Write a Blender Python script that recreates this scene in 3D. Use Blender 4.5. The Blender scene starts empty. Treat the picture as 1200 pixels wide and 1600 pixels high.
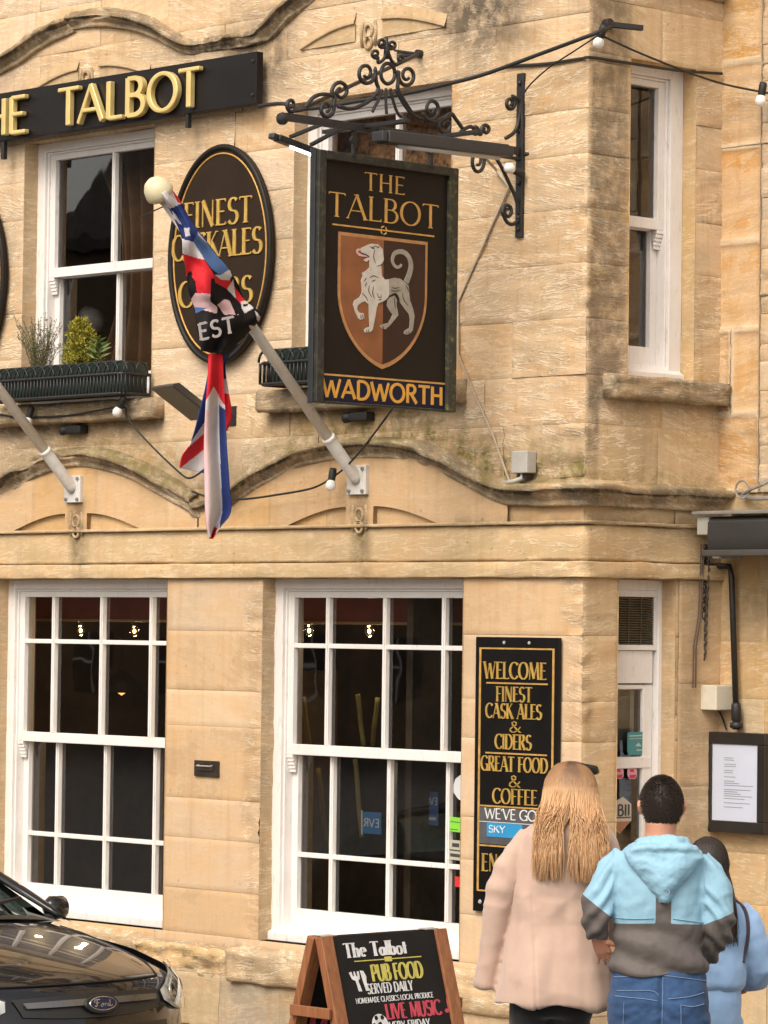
import bpy, bmesh, math, random
from mathutils import Vector, Matrix, noise
from mathutils.bvhtree import BVHTree
R = math.radians
random.seed(7)
scene = bpy.context.scene
COL = scene.collection

# ------------------------------------------------------------------ camera
PITCH, ROLL, YAW, FPX = R(1.925), R(.72), R(-46.25), 5546.
CAM = Vector((12.30, -13.18, 2.45))
cd = Vector((math.sin(YAW)*math.cos(PITCH), math.cos(YAW)*math.cos(PITCH), math.sin(PITCH)))
cr = Vector((math.cos(YAW), -math.sin(YAW), 0)); cu = cr.cross(cd)
cr, cu = cr*math.cos(ROLL)+cu*math.sin(ROLL), -cr*math.sin(ROLL)+cu*math.cos(ROLL)
cam_data = bpy.data.cameras.new('camera')
cam = bpy.data.objects.new('camera', cam_data); COL.objects.link(cam)
cam.matrix_world = Matrix.Translation(CAM) @ Matrix((cr, cu, -cd)).transposed().to_4x4()
cam_data.sensor_fit = 'VERTICAL'; cam_data.sensor_height = 24; cam_data.lens = FPX/1600*24
cam_data.clip_start = .5; cam_data.clip_end = 600
scene.camera = cam

# ------------------------------------------------------------------ sky and sun (bright overcast)
SUN_EL, SUN_AZ = R(46), R(163)          # azimuth clockwise from +Y: the sun stands in front of the facade
w = bpy.data.worlds.new('World'); scene.world = w; w.use_nodes = True
nt = w.node_tree; nt.nodes.clear()
sky = nt.nodes.new('ShaderNodeTexSky'); sky.sky_type = 'NISHITA'; sky.sun_disc = False
sky.sun_elevation = SUN_EL; sky.sun_rotation = SUN_AZ; sky.air_density = 1.0; sky.dust_density = 3.0
hs = nt.nodes.new('ShaderNodeHueSaturation'); hs.inputs['Saturation'].default_value = .30
cl = nt.nodes.new('ShaderNodeMix'); cl.data_type = 'RGBA'; cl.blend_type = 'MULTIPLY'
cl.inputs[0].default_value = 1; cl.inputs[7].default_value = (1.08, 1.0, .90, 1)
bg = nt.nodes.new('ShaderNodeBackground'); bg.inputs[1].default_value = .15
wo = nt.nodes.new('ShaderNodeOutputWorld')
nt.links.new(sky.outputs[0], hs.inputs['Color']); nt.links.new(hs.outputs[0], cl.inputs[6])
nt.links.new(cl.outputs[2], bg.inputs[0]); nt.links.new(bg.outputs[0], wo.inputs[0])
sd = bpy.data.lights.new('sun', 'SUN'); sd.energy = 1.2; sd.angle = R(32); sd.color = (1, .92, .82)
sun = bpy.data.objects.new('sun', sd); COL.objects.link(sun)
sdir = Vector((math.sin(SUN_AZ)*math.cos(SUN_EL), math.cos(SUN_AZ)*math.cos(SUN_EL), math.sin(SUN_EL)))
sun.rotation_euler = sdir.to_track_quat('Z', 'Y').to_euler(); sun.location = sdir*40
vs = scene.view_settings; vs.view_transform = 'Standard'; vs.look = 'None'; vs.gamma = 1; vs.exposure = 0.74
scene.cycles.max_bounces = 8
scene.cycles.use_denoising = True

# ------------------------------------------------------------------ where a sight line meets a real plane of the place
def sight(px, py): return cd + cr*((px-600)/FPX) - cu*((py-800)/FPX)
def front(px, py, y=0.): v = sight(px, py); return CAM + v*((y-CAM.y)/v.y)
def side(px, py, x=0.): v = sight(px, py); return CAM + v*((x-CAM.x)/v.x)
def deep(px, py, D): return CAM + sight(px, py)*D

# ------------------------------------------------------------------ mesh builder
class MB:
    def __init__(s): s.v = []; s.f = []; s.m = []; s.c = {}
    def add(s, vs, fs, mi=0):
        o = len(s.v); s.v += [Vector(p) for p in vs]
        for f in fs: s.f.append(tuple(i+o for i in f)); s.m.append(mi)
        return o
    def box(s, a, b, mi=0):
        x0, y0, z0 = (min(a[i], b[i]) for i in range(3)); x1, y1, z1 = (max(a[i], b[i]) for i in range(3))
        s.add([(x0,y0,z0),(x1,y0,z0),(x1,y1,z0),(x0,y1,z0),(x0,y0,z1),(x1,y0,z1),(x1,y1,z1),(x0,y1,z1)],
              [(0,3,2,1),(4,5,6,7),(0,1,5,4),(1,2,6,5),(2,3,7,6),(3,0,4,7)], mi); return s
    def obox(s, c, ax, ay, az, mi=0):      # oriented box: centre and three half-axis vectors
        c, ax, ay, az = map(Vector, (c, ax, ay, az)); P = []
        for k in (-1, 1):
            for i, j in ((-1,-1),(1,-1),(1,1),(-1,1)): P.append(c+ax*i+ay*j+az*k)
        s.add(P, [(0,3,2,1),(4,5,6,7),(0,1,5,4),(1,2,6,5),(2,3,7,6),(3,0,4,7)], mi); return s
    def bar(s, p, q, w, h, up=(0,0,1), mi=0):
        p, q = Vector(p), Vector(q); d = q-p; L = d.length; d.normalize(); up = Vector(up)
        sd_ = d.cross(up)
        if sd_.length < 1e-4: sd_ = d.cross(Vector((1,0,0)))
        sd_.normalize(); u = sd_.cross(d)
        return s.obox((p+q)/2, d*(L/2), sd_*(w/2), u*(h/2), mi)
    def tube(s, pts, r, n=8, mi=0, flat=1., closed=False, cap=True):
        pts = [Vector(p) for p in pts]; N = len(pts); rr = r if isinstance(r, (list, tuple)) else [r]*N
        t0 = (pts[1]-pts[0]).normalized(); ref = Vector((0,0,1)) if abs(t0.z) < .9 else Vector((1,0,0))
        nrm = (ref - t0*ref.dot(t0)).normalized(); o = len(s.v)
        for i, p in enumerate(pts):
            a = pts[(i-1) % N] if (i or closed) else pts[0]; b = pts[(i+1) % N] if (i < N-1 or closed) else pts[-1]
            t = (b-a)
            t = t.normalized() if t.length > 1e-9 else t0
            nrm = nrm - t*nrm.dot(t)
            if nrm.length < 1e-6: nrm = t.orthogonal()
            nrm.normalize(); bn = t.cross(nrm)
            for k in range(n):
                a_ = 2*math.pi*k/n
                s.v.append(p + nrm*(math.cos(a_)*rr[i]) + bn*(math.sin(a_)*rr[i]*flat))
        for i in range(N if closed else N-1):
            for k in range(n):
                j = (i+1) % N
                s.f.append((o+i*n+k, o+i*n+(k+1) % n, o+j*n+(k+1) % n, o+j*n+k)); s.m.append(mi)
        if cap and not closed:
            s.f.append(tuple(o+k for k in range(n))[::-1]); s.m.append(mi)
            s.f.append(tuple(o+(N-1)*n+k for k in range(n))); s.m.append(mi)
        return s
    def lathe(s, prof, c, axis=(0,0,1), n=24, mi=0):    # prof: (radius, height) along axis from c
        c = Vector(c); a = Vector(axis).normalized(); u = a.orthogonal().normalized(); w_ = a.cross(u); o = len(s.v); N = len(prof)
        for r_, h in prof:
            for k in range(n):
                t = 2*math.pi*k/n; s.v.append(c + a*h + (u*math.cos(t)+w_*math.sin(t))*max(r_, 1e-5))
        for i in range(N-1):
            for k in range(n):
                s.f.append((o+i*n+k, o+i*n+(k+1) % n, o+(i+1)*n+(k+1) % n, o+(i+1)*n+k)); s.m.append(mi)
        s.f.append(tuple(o+k for k in range(n))[::-1]); s.m.append(mi); s.f.append(tuple(o+(N-1)*n+k for k in range(n))); s.m.append(mi)
        return s
    def prism(s, poly, org, eu, ev, d, mi=0):           # 2-D outline in the frame (eu, ev) pushed along vector d
        org, eu, ev, d = map(Vector, (org, eu, ev, d)); n = len(poly)
        A = [org+eu*a+ev*b for a, b in poly]
        s.add(A+[p+d for p in A], [tuple(range(n))[::-1], tuple(range(n, 2*n))]+[(i, (i+1) % n, n+(i+1) % n, n+i) for i in range(n)], mi); return s
    def grid(s, P, mi=0, wrap=False):                    # rows of points
        o = len(s.v); nr, nc = len(P), len(P[0])
        for row in P: s.v += [Vector(p) for p in row]
        for i in range(nr-1):
            for j in range(nc if wrap else nc-1):
                k = (j+1) % nc; s.f.append((o+i*nc+j, o+i*nc+k, o+(i+1)*nc+k, o+(i+1)*nc+j)); s.m.append(mi)
        return o
    def obj(s, name, mats, parent=None, smooth=False, bevel=0, loc=None, fix=True, seg=2, sub=0, col=None):
        me = bpy.data.meshes.new(name)
        if parent is not None: inv = world_of(parent).inverted()
        elif loc is not None: inv = Matrix.Translation(-Vector(loc))
        else: inv = Matrix.Identity(4)
        me.from_pydata([inv @ p for p in s.v], [], s.f)
        for m_ in (mats if isinstance(mats, (list, tuple)) else [mats]): me.materials.append(m_)
        me.polygons.foreach_set('material_index', s.m)
        for nm, vals in s.c.items():
            at = me.color_attributes.new(nm, 'FLOAT_COLOR', 'POINT')
            at.data.foreach_set('color', [q for c in vals for q in c])
        if fix:
            bm = bmesh.new(); bm.from_mesh(me); bmesh.ops.recalc_face_normals(bm, faces=bm.faces); bm.to_mesh(me); bm.free()
        if smooth:
            me.polygons.foreach_set('use_smooth', [True]*len(me.polygons))
        o = bpy.data.objects.new(name, me); COL.objects.link(o)
        if parent is not None: o.parent = parent
        elif loc is not None: o.location = loc
        if bevel:
            b = o.modifiers.new('bevel', 'BEVEL'); b.width = bevel; b.segments = seg; b.limit_method = 'ANGLE'; b.angle_limit = R(40)
            if not smooth: me.polygons.foreach_set('use_smooth', [True]*len(me.polygons))
            wn = o.modifiers.new('normals', 'WEIGHTED_NORMAL'); wn.keep_sharp = True
        if sub:
            m_ = o.modifiers.new('subdivide', 'SUBSURF'); m_.levels = m_.render_levels = sub
        return o

def world_of(o):
    m = o.matrix_basis.copy()
    while o.parent: o = o.parent; m = o.matrix_basis @ m
    return m
def thing(name, label, cat, loc, rotz=0, group=None):
    o = bpy.data.objects.new(name, None); COL.objects.link(o); o.empty_display_size = .1
    o.matrix_basis = Matrix.Translation(Vector(loc)) @ Matrix.Rotation(rotz, 4, 'Z')
    return tag(o, label, cat, group)
def tag(o, label=None, cat=None, group=None, kind=None):
    if label: o['label'] = label
    if cat: o['category'] = cat
    if group: o['group'] = group
    if kind: o['kind'] = kind
    return o
def copy_tree(o, parent=None):
    c = o.copy(); COL.objects.link(c)
    if parent is not None: c.parent = parent
    for ch in [k for k in bpy.data.objects if k.parent == o]: copy_tree(ch, c)
    return c
def spline(P, n=8, closed=False):
    P = [Vector(p) for p in P]; N = len(P); out = []
    for i in range(N if closed else N-1):
        g = (lambda k: P[k % N]) if closed else (lambda k: P[min(max(k, 0), N-1)])
        a, b, c, d = g(i-1), g(i), g(i+1), g(i+2)
        for k in range(n):
            t = k/n
            out.append(.5*((2*b)+(c-a)*t+(2*a-5*b+4*c-d)*t*t+(3*b-a-3*c+d)*t**3))
    if not closed: out.append(P[-1])
    return out
def smoothstep(a, b, x):
    t = min(max((x-a)/(b-a), 0), 1) if a != b else float(x > a); return t*t*(3-2*t)
def lerp(a, b, t): return a+(b-a)*t

# ------------------------------------------------------------------ materials
class NT:
    def __init__(s, name):
        s.m = bpy.data.materials.new(name); s.m.use_nodes = True; s.t = s.m.node_tree; s.b = s.t.nodes['Principled BSDF']
    def n(s, kind, **kw):
        o = s.t.nodes.new('ShaderNode'+kind)
        for k, v_ in kw.items(): setattr(o, k, v_)
        return o
    def l(s, a, b): s.t.links.new(a, b)
    def inp(s, sock, v_):
        if hasattr(v_, 'links'): s.l(v_, sock)
        else: sock.default_value = v_
    def pos(s): return s.n('NewGeometry').outputs['Position']
    def obj(s): return s.n('TexCoord').outputs['Object']
    def mapv(s, vec, scale=(1,1,1), rot=(0,0,0), loc=(0,0,0)):
        o = s.n('Mapping'); s.l(vec, o.inputs[0]); o.inputs['Scale'].default_value = scale; o.inputs['Rotation'].default_value = rot; o.inputs['Location'].default_value = loc
        return o.outputs[0]
    def noise(s, vec, scale, detail=4, rough=.55, dist=0, typ='FBM'):
        o = s.n('TexNoise'); o.noise_type = typ; s.l(vec, o.inputs['Vector'])
        o.inputs['Scale'].default_value = scale; o.inputs['Detail'].default_value = detail; o.inputs['Roughness'].default_value = rough; o.inputs['Distortion'].default_value = dist
        return o.outputs[0]
    def ramp(s, f, a, b, c0=(0,0,0,1), c1=(1,1,1,1)):
        o = s.n('ValToRGB'); s.l(f, o.inputs[0]); e = o.color_ramp.elements
        e[0].position, e[1].position = a, b; e[0].color, e[1].color = c0, c1; return o.outputs[0]
    def mix(s, f, a, b, mode='MIX'):
        o = s.n('Mix', data_type='RGBA', blend_type=mode); s.inp(o.inputs[0], f)
        s.inp(o.inputs[6], a if hasattr(a, 'links') else (*a[:3], 1)); s.inp(o.inputs[7], b if hasattr(b, 'links') else (*b[:3], 1)); return o.outputs[2]
    def math(s, op, a, b=0., c=0.):
        o = s.n('Math', operation=op); s.inp(o.inputs[0], a); s.inp(o.inputs[1], b); s.inp(o.inputs[2], c); return o.outputs[0]
    def bump(s, h, strength=.3, dist=.01, prev=None):
        o = s.n('Bump'); o.inputs['Strength'].default_value = strength; o.inputs['Distance'].default_value = dist; s.l(h, o.inputs['Height'])
        if prev is not None: s.l(prev, o.inputs['Normal'])
        return o.outputs[0]
    def done(s, col=None, rough=None, normal=None, metal=None, **kw):
        if col is not None: s.inp(s.b.inputs['Base Color'], col if hasattr(col, 'links') else (*col[:3], 1))
        if rough is not None: s.inp(s.b.inputs['Roughness'], rough)
        if metal is not None: s.inp(s.b.inputs['Metallic'], metal)
        if normal is not None: s.l(normal, s.b.inputs['Normal'])
        for k, v_ in kw.items(): s.inp(s.b.inputs[k.replace('_', ' ')], v_)
        return s.m

def paint(name, col, rough=.5, var=.15, scale=6, bump=.1, bscale=60, metal=0, dirt=None, coat=0, spec=.5):
    t = NT(name); p = t.obj(); n1 = t.noise(p, scale, 5, .6); n2 = t.noise(p, bscale, 3, .6)
    c = t.mix(t.ramp(n1, .3, .7), [k*(1-var) for k in col], [min(1, k*(1+var*.6)) for k in col])
    if dirt: c = t.mix(t.math('MULTIPLY', t.ramp(t.noise(p, scale*2.3, 7, .7), .52, .74), dirt[1]), c, dirt[0])
    r = t.math('ADD', t.math('MULTIPLY', n1, .22), rough-.11)
    return t.done(c, r, t.bump(n2, bump, .004), metal, Coat_Weight=coat, Specular_IOR_Level=spec)

def stone(name, strat=1., tiltdeg=8, grain=1., contrast=1., streak=.5, pale=1.):
    """Honey limestone: per-block colours come from the mesh, bedding, grain and weathering from noise."""
    t = NT(name); g = t.pos()
    sx = t.n('SeparateXYZ'); t.l(g, sx.inputs[0])
    u = t.math('ADD', sx.outputs[0], sx.outputs[1]); cb = t.n('CombineXYZ'); t.l(u, cb.inputs[0]); t.l(sx.outputs[2], cb.inputs[2])
    v_ = cb.outputs[0]
    warp = t.noise(v_, .7, 2, .45); warp2 = t.noise(v_, 2.3, 2, .5)
    vw = t.n('VectorMath', operation='ADD'); t.l(v_, vw.inputs[0])
    wear = t.n('VertexColor'); wear.layer_name = 'wear'; bl = wear.outputs[1]
    wc = t.n('CombineXYZ'); t.l(t.math('MULTIPLY', bl, 61.), wc.inputs[0]); t.l(t.math('MULTIPLY', bl, 23.), wc.inputs[1])
    shear = t.math('MULTIPLY', u, t.math('MULTIPLY', t.math('SUBTRACT', t.math('FRACT', t.math('MULTIPLY', bl, 7.31)), .42), .42))
    t.l(t.math('ADD', shear, t.math('ADD', t.math('MULTIPLY', t.math('SUBTRACT', warp, .5), .16), t.math('MULTIPLY', t.math('SUBTRACT', warp2, .5), .07))), wc.inputs[2]); t.l(wc.outputs[0], vw.inputs[1])
    ridge = t.noise(t.mapv(vw.outputs[0], (1.5, 1, 15), (0, R(tiltdeg), 0)), 1.15, 3, .5, .5, 'RIDGED_MULTIFRACTAL')
    bed2 = t.noise(t.mapv(vw.outputs[0], (1.7, 1, 24), (0, R(tiltdeg+3), 0)), 1.6, 6, .62, .4)
    chip = t.noise(t.mapv(vw.outputs[0], (5, 1, 13), (0, R(tiltdeg), 0)), 2.2, 5, .6, .8, 'RIDGED_MULTIFRACTAL')
    fine = t.noise(v_, 75, 5, .7); big = t.noise(v_, 1.3, 5, .6); mid = t.noise(t.mapv(vw.outputs[0], (1, 1, 2.2)), 2.6, 6, .62)
    patch = t.ramp(t.noise(t.mapv(v_, (1.1, 1, 2.0), (0, 0, 0), (3, 0, 9)), 1.7, 4, .6), .42, .60)
    tint = t.n('VertexColor'); tint.layer_name = 'tint'
    ws = t.n('SeparateColor'); t.l(wear.outputs[0], ws.inputs[0]); er = ws.outputs[2]
    c = tint.outputs[0]
    c = t.mix(t.math('MULTIPLY', t.ramp(big, .46, .68), .30*contrast), c, (.53, .41, .27))
    c = t.mix(t.math('MULTIPLY', t.ramp(mid, .46, .68), .72*contrast), c, (.59, .335, .135))
    c = t.mix(t.math('MULTIPLY', t.ramp(mid, .46, .28), .40*pale), c, (.74, .57, .38))
    es = t.math('MINIMUM', t.math('ADD', t.math('MULTIPLY', er, 1.6), .08), 1.0); ep = t.math('MULTIPLY', es, patch)
    c = t.mix(t.math('MULTIPLY', t.math('MULTIPLY', t.ramp(bed2, .52, .70), .30*strat), es), c, (.78, .62, .43))
    c = t.mix(t.math('MULTIPLY', t.math('MULTIPLY', t.ramp(bed2, .44, .30), .30*strat), es), c, (.33, .195, .08))
    c = t.mix(t.math('MULTIPLY', t.math('MULTIPLY', t.ramp(ridge, 1.12, 1.34), .35*strat), ep), c, (.86, .71, .48))
    c = t.mix(t.math('MULTIPLY', t.math('MULTIPLY', t.ramp(chip, 1.2, 1.55), .20*strat), ep), c, (.28, .17, .075))
    def lines(sc, tl, seed, wd):
        n_ = t.noise(t.mapv(vw.outputs[0], sc, (0, R(tl), 0), (seed, 0, seed*1.7)), 1.25, 4, .55, .2)
        return t.ramp(t.math('ABSOLUTE', t.math('SUBTRACT', n_, .5)), .0, wd, (1, 1, 1, 1), (0, 0, 0, 1))
    brk = t.ramp(t.noise(t.mapv(vw.outputs[0], (4.5, 1, 9)), 1.7, 6, .7), .44, .52)
    ln = t.math('MULTIPLY', t.math('MULTIPLY', t.math('MAXIMUM', lines((2.2, 1, 17), tiltdeg, 0, .030), lines((3.2, 1, 26), tiltdeg+8, 4.3, .030)), brk), es)
    c = t.mix(t.math('MULTIPLY', ln, .85*strat), c, (.93, .80, .60))
    run = t.noise(t.mapv(v_, (9, 1, .75)), 1.3, 6, .65)
    c = t.mix(t.math('MULTIPLY', t.ramp(run, .53, .70), streak*.75), c, (.42, .215, .075))
    c = t.mix(t.math('MULTIPLY', t.ramp(run, .42, .27), streak*.45*pale), c, (.76, .62, .45))
    c = t.mix(t.math('MULTIPLY', t.ramp(fine, .36, .70), .20*grain), c, (.34, .21, .09))
    pv = t.n('TexVoronoi'); t.l(v_, pv.inputs['Vector']); pv.inputs['Scale'].default_value = 16; pit = t.math('MULTIPLY', t.ramp(pv.outputs['Distance'], .05, .16, (1, 1, 1, 1), (0, 0, 0, 1)), t.ramp(t.noise(v_, 3.3, 3, .5), .50, .60))
    c = t.mix(t.math('MULTIPLY', pit, .55), c, (.24, .15, .08))
    soot = t.math('MULTIPLY', t.ramp(t.noise(t.mapv(v_, (1.4, 1, .8), (0, 0, 0), (7, 0, 2)), 1.5, 7, .68), .53, .70), t.math('MULTIPLY', t.math('ADD', es, .35), .42*contrast))
    c = t.mix(soot, c, (.33, .265, .19))
    gm = t.math('MULTIPLY', ws.outputs[0], t.ramp(t.noise(v_, 8, 9, .74), .32, .54))
    c = t.mix(gm, c, (.078, .064, .048))
    mm = t.math('MULTIPLY', ws.outputs[1], t.ramp(t.noise(v_, 12, 8, .72), .40, .62))
    c = t.mix(mm, c, (.17, .145, .04))
    h = t.math('ADD', t.math('MULTIPLY', t.ramp(ridge, .7, 1.5), .55*strat), t.math('ADD', t.math('MULTIPLY', bed2, .30*strat), t.math('MULTIPLY', fine, .14*grain)))
    h = t.math('ADD', h, t.math('MULTIPLY', ln, .42*strat))
    h = t.math('SUBTRACT', h, t.math('MULTIPLY', t.ramp(chip, 1.1, 1.7), .28*strat))
    h = t.math('MULTIPLY', h, t.math('ADD', t.math('MULTIPLY', er, 1.1), .14))
    nrm = t.bump(h, .48, .020); nrm = t.bump(t.noise(v_, 190, 3, .6), .22*grain, .004, nrm)
    return t.done(c, .88, nrm, Specular_IOR_Level=.15)

STONE = stone('honey_limestone')
STONE_SMOOTH = stone('dressed_limestone', .6, 2, .8, .85, .42, .45)
STONE_MOULD = stone('weathered_limestone', 1., 1, 1.4, 1.1, .5, .6)
STONE_RUBBLE = stone('orange_rubble_stone', .55, 12, 1.3, 1.1, .35)
def white_paint():
    t = NT('white_gloss_paint'); p = t.obj()
    c = t.mix(t.ramp(t.noise(p, 5, 6, .65), .35, .7), (.80, .77, .75), (.74, .70, .67))
    c = t.mix(t.math('MULTIPLY', t.ramp(t.noise(t.mapv(p, (14, 14, 3)), 3, 7, .7), .57, .72), .7), c, (.47, .41, .33)); c = t.mix(t.ramp(t.noise(p, 26, 8, .75), .69, .72), c, (.33, .27, .2))
    return t.done(c, .42, t.bump(t.noise(p, 55, 4, .6), .22, .004))
WHITE = white_paint()
BLACK_PAINT = paint('black_sign_paint', (.018, .015, .013), .45, .3, 5, .12, 40, spec=.2)
BROWN_BOARD = paint('dark_brown_sign_board', (.028, .016, .009), .5, .25, 4, .1, 30, spec=.15)
IRON = paint('black_wrought_iron', (.016, .015, .016), .50, .35, 30, .45, 90, dirt=((.07, .045, .028), .35))
GOLD = paint('gold_leaf_lettering', (.78, .50, .13), .33, .22, 20, .2, 60, .55)
GOLD_FLAT = paint('painted_gold_lettering', (.58, .33, .085), .5, .3, 25, .1, 60, .25)
GOLD_RAISED = paint('raised_gold_lettering', (.78, .60, .24), .38, .12, 12, .1, 40, .35)
BULB = paint('frosted_white_bulb', (.82, .79, .74), .3, .08, 12, .02, 30)
POLE = paint('grey_white_pole_paint', (.74, .72, .68), .5, .10, 9, .15, 40, dirt=((.45, .39, .31), .45))
LEADGREY = paint('weathered_grey_plastic', (.42, .40, .36), .55, .15, 9, .1, 40, dirt=((.22, .2, .17), .4))
CABLE = paint('black_cable_rubber', (.016, .015, .014), .6, .2, 20, .1, 60)
CONDUIT = paint('pale_cable_cover', (.52, .43, .32), .7, .2, 10, .2, 60)
def glass_mat(name, tint, refl=1.0, alpha_col=(.9, .93, .93)):
    t = NT(name); t.t.nodes.remove(t.b); out = t.t.nodes['Material Output']
    tr = t.n('BsdfTransparent'); tr.inputs[0].default_value = (*alpha_col, 1); gl = t.n('BsdfGlossy'); gl.inputs[0].default_value = (*tint, 1); gl.inputs['Roughness'].default_value = .012
    fr = t.n('Fresnel'); fr.inputs[0].default_value = 1.5; p = t.obj()
    b = t.bump(t.noise(p, 2.2, 2, .5), .045, .02); t.l(b, gl.inputs['Normal'])
    m_ = t.n('MixShader'); t.l(t.math('MULTIPLY', fr.outputs[0], refl), m_.inputs[0]); t.l(tr.outputs[0], m_.inputs[1]); t.l(gl.outputs[0], m_.inputs[2]); t.l(m_.outputs[0], out.inputs[0])
    return t.m
GLASS = glass_mat('old_window_glass', (1, 1, 1), 2.0)
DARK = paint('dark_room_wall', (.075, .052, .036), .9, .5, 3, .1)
def emit(name, col, strength):
    t = NT(name); t.done((.8, .7, .5), .4, Emission_Color=(*col, 1), Emission_Strength=strength); return t.m
FILAMENT = emit('glowing_filament', (1, .62, .22), 7)
TUBE_LIT = emit('lit_tube', (1, .97, .92), 9)

# ------------------------------------------------------------------ ashlar walls: each block a patch of one wall mesh, eroded along its bedding
HONEY = [(0.62, 0.424, 0.245), (0.64, 0.46, 0.294), (0.55, 0.379, 0.229), (0.66, 0.49, 0.327), (0.61, 0.389, 0.196), (0.53, 0.389, 0.267), (0.66, 0.505, 0.36), (0.64, 0.409, 0.218), (0.6, 0.353, 0.153), (0.67, 0.515, 0.382)]
SMOOTHC = [(.585,.42,.275), (.60,.44,.295), (.575,.40,.255), (.595,.44,.30), (.56,.37,.205), (.61,.445,.285)]
ORANGE = [(.60,.30,.075), (.62,.34,.11), (.55,.28,.08), (.52,.36,.20), (.60,.32,.08), (.64,.31,.065)]
def relief(u, z, e):
    if e <= 0: return 0
    n1 = noise.noise(Vector((u*.9, 3.1, z*.9)))
    q = Vector((u*1.6+n1*.5, 7.7, (z - u*.10 + n1*.10)*15))
    r_ = noise.ridged_multi_fractal(q, .9, 2.1, 4, 1.0, 2.0)
    f_ = noise.fractal(Vector((u*7, 1.3, z*13)), .7, 2.1, 4)
    return e*(.0050*(r_-1.0) + .0035*f_)
def ashlar(mb, u0, u1, rows, holes, to3, rnd, pal, erode, wear, wmin=.42, wmax=.95, cell=.028, groove=.0022, g=.0045, mortar=None):
    """rows: list of z levels; holes: (u0,u1,z0,z1); to3(u,z,h) -> point (h = outward); erode/wear: functions of (u,z)."""
    T = mb.c.setdefault('tint', []); W = mb.c.setdefault('wear', [])
    for zi in range(len(rows)-1):
        za, zb = rows[zi], rows[zi+1]; zm = (za+zb)/2
        cuts = sorted({u0, u1} | {c for h in holes if h[2] < zm < h[3] for c in (h[0], h[1]) if u0 < c < u1})
        for a, b in zip(cuts, cuts[1:]):
            if any(h[0]-1e-6 <= (a+b)/2 <= h[1]+1e-6 and h[2] < zm < h[3] for h in holes): continue
            L = b-a; n = max(1, round(L/rnd.uniform(wmin, wmax))); js = [0.]
            for k in range(1, n): js.append((k+rnd.uniform(-.22, .22))/n*L)
            js.append(L)
            for ja, jb in zip(js, js[1:]):
                A, B = a+ja, a+jb; base = Vector(rnd.choice(pal))*rnd.uniform(.88, 1.08)
                off = rnd.uniform(-.002, .003); er = rnd.choice((.35, .6, .9, 1.1, 1.5)); bid = rnd.random(); ejoint = rnd.choice((.80, .95, 1.06, 1.12))
                us = [A, A+g] + [lerp(A+g, B-g, k/max(1, round((B-A)/cell))) for k in range(1, max(1, round((B-A)/cell)))] + [B-g, B]
                nz = max(1, round((zb-za)/cell)); zs = [za, za+g] + [lerp(za+g, zb-g, k/nz) for k in range(1, nz)] + [zb-g, zb]
                if mortar: us[1:1] = [A+g*.72]; us[-1:-1] = [B-g*.72]; zs[1:1] = [za+g*.72]; zs[-1:-1] = [zb-g*.72]
                P = []
                for i, z_ in enumerate(zs):
                    row = []
                    for j, u_ in enumerate(us):
                        edge = i in (0, len(zs)-1) or j in (0, len(us)-1) or (mortar and (i in (1, len(zs)-2) or j in (1, len(us)-2)))
                        e = erode(u_, z_)*er; h = relief(u_, z_, e) + (off if not edge else off-groove)
                        row.append(to3(u_, z_, h)); wr = wear(u_, z_)
                        T.append((*((Vector(mortar) if mortar else base*ejoint) if edge else base), 1)); W.append((wr[0], wr[1], min(1, e*.6), bid))
                    P.append(row)
                mb.grid(P)
def plain_attr(mb, tint=(.55, .4, .22), wear=(0, 0, .4)):
    """give vertices added since the last call a constant stone colour"""
    T = mb.c.setdefault('tint', []); W = mb.c.setdefault('wear', [])
    for i in range(len(T), len(mb.v)): T.append((*tint, 1)); W.append((*wear, 1))
# ------------------------------------------------------------------ ground
def ground_z(x, y): return .07*min(max(x+.3, 0), 14.5)*smoothstep(-.6, 1.2, x)
def make_ground():
    mb = MB(); xs = [-150,-60,-30,-16,-8,-4,-2,-1,-.5,0,.5,1,1.5,2,3,4,6,8,10,12,14.5,18,30,60,150]; ys = [-150,-60,-35,-25,-18,-14,-10,-6,-4,-2.2,-1,0,1,3,8,30,80,150]
    mb.grid([[(x, y, ground_z(x, y)-.06) for x in xs] for y in ys])
    t = NT('worn_tarmac'); p = t.pos(); n = t.noise(p, 1.3, 5); f = t.noise(p, 160, 3)
    c = t.mix(t.ramp(n, .35, .65), (.052, .050, .048), (.075, .070, .065)); c = t.mix(t.ramp(f, .4, .7), c, (.11, .105, .1))
    m = t.done(c, .85, t.bump(f, .5, .006))
    tag(mb.obj('road', m, smooth=True), kind='structure')
    mb = MB(); pv = MB()
    xs = [-12+.6*i for i in range(42)]
    mb.grid([[(x, y, ground_z(x, 0)+.035) for x in xs] for y in (-1.62, .3)] )
    mb.grid([[(x, -1.62, ground_z(x, 0)+dz) for x in xs] for dz in (-.2, .035)])
    t = NT('stone_paving'); g = t.pos(); b = t.n('TexBrick'); t.l(t.mapv(g, (1.2, 1.6, 1)), b.inputs[0]); b.inputs['Scale'].default_value = 1
    b.inputs['Color1'].default_value = (.30, .26, .20, 1); b.inputs['Color2'].default_value = (.24, .21, .17, 1); b.inputs['Mortar'].default_value = (.1, .09, .08, 1); b.inputs['Mortar Size'].default_value = .012
    m = t.done(t.mix(t.ramp(t.noise(g, 4, 6), .4, .7), b.outputs[0], (.2, .17, .13)), .85, t.bump(t.noise(g, 40, 4), .3, .01))
    tag(mb.obj('pavement', m), kind='structure')
make_ground()

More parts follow.
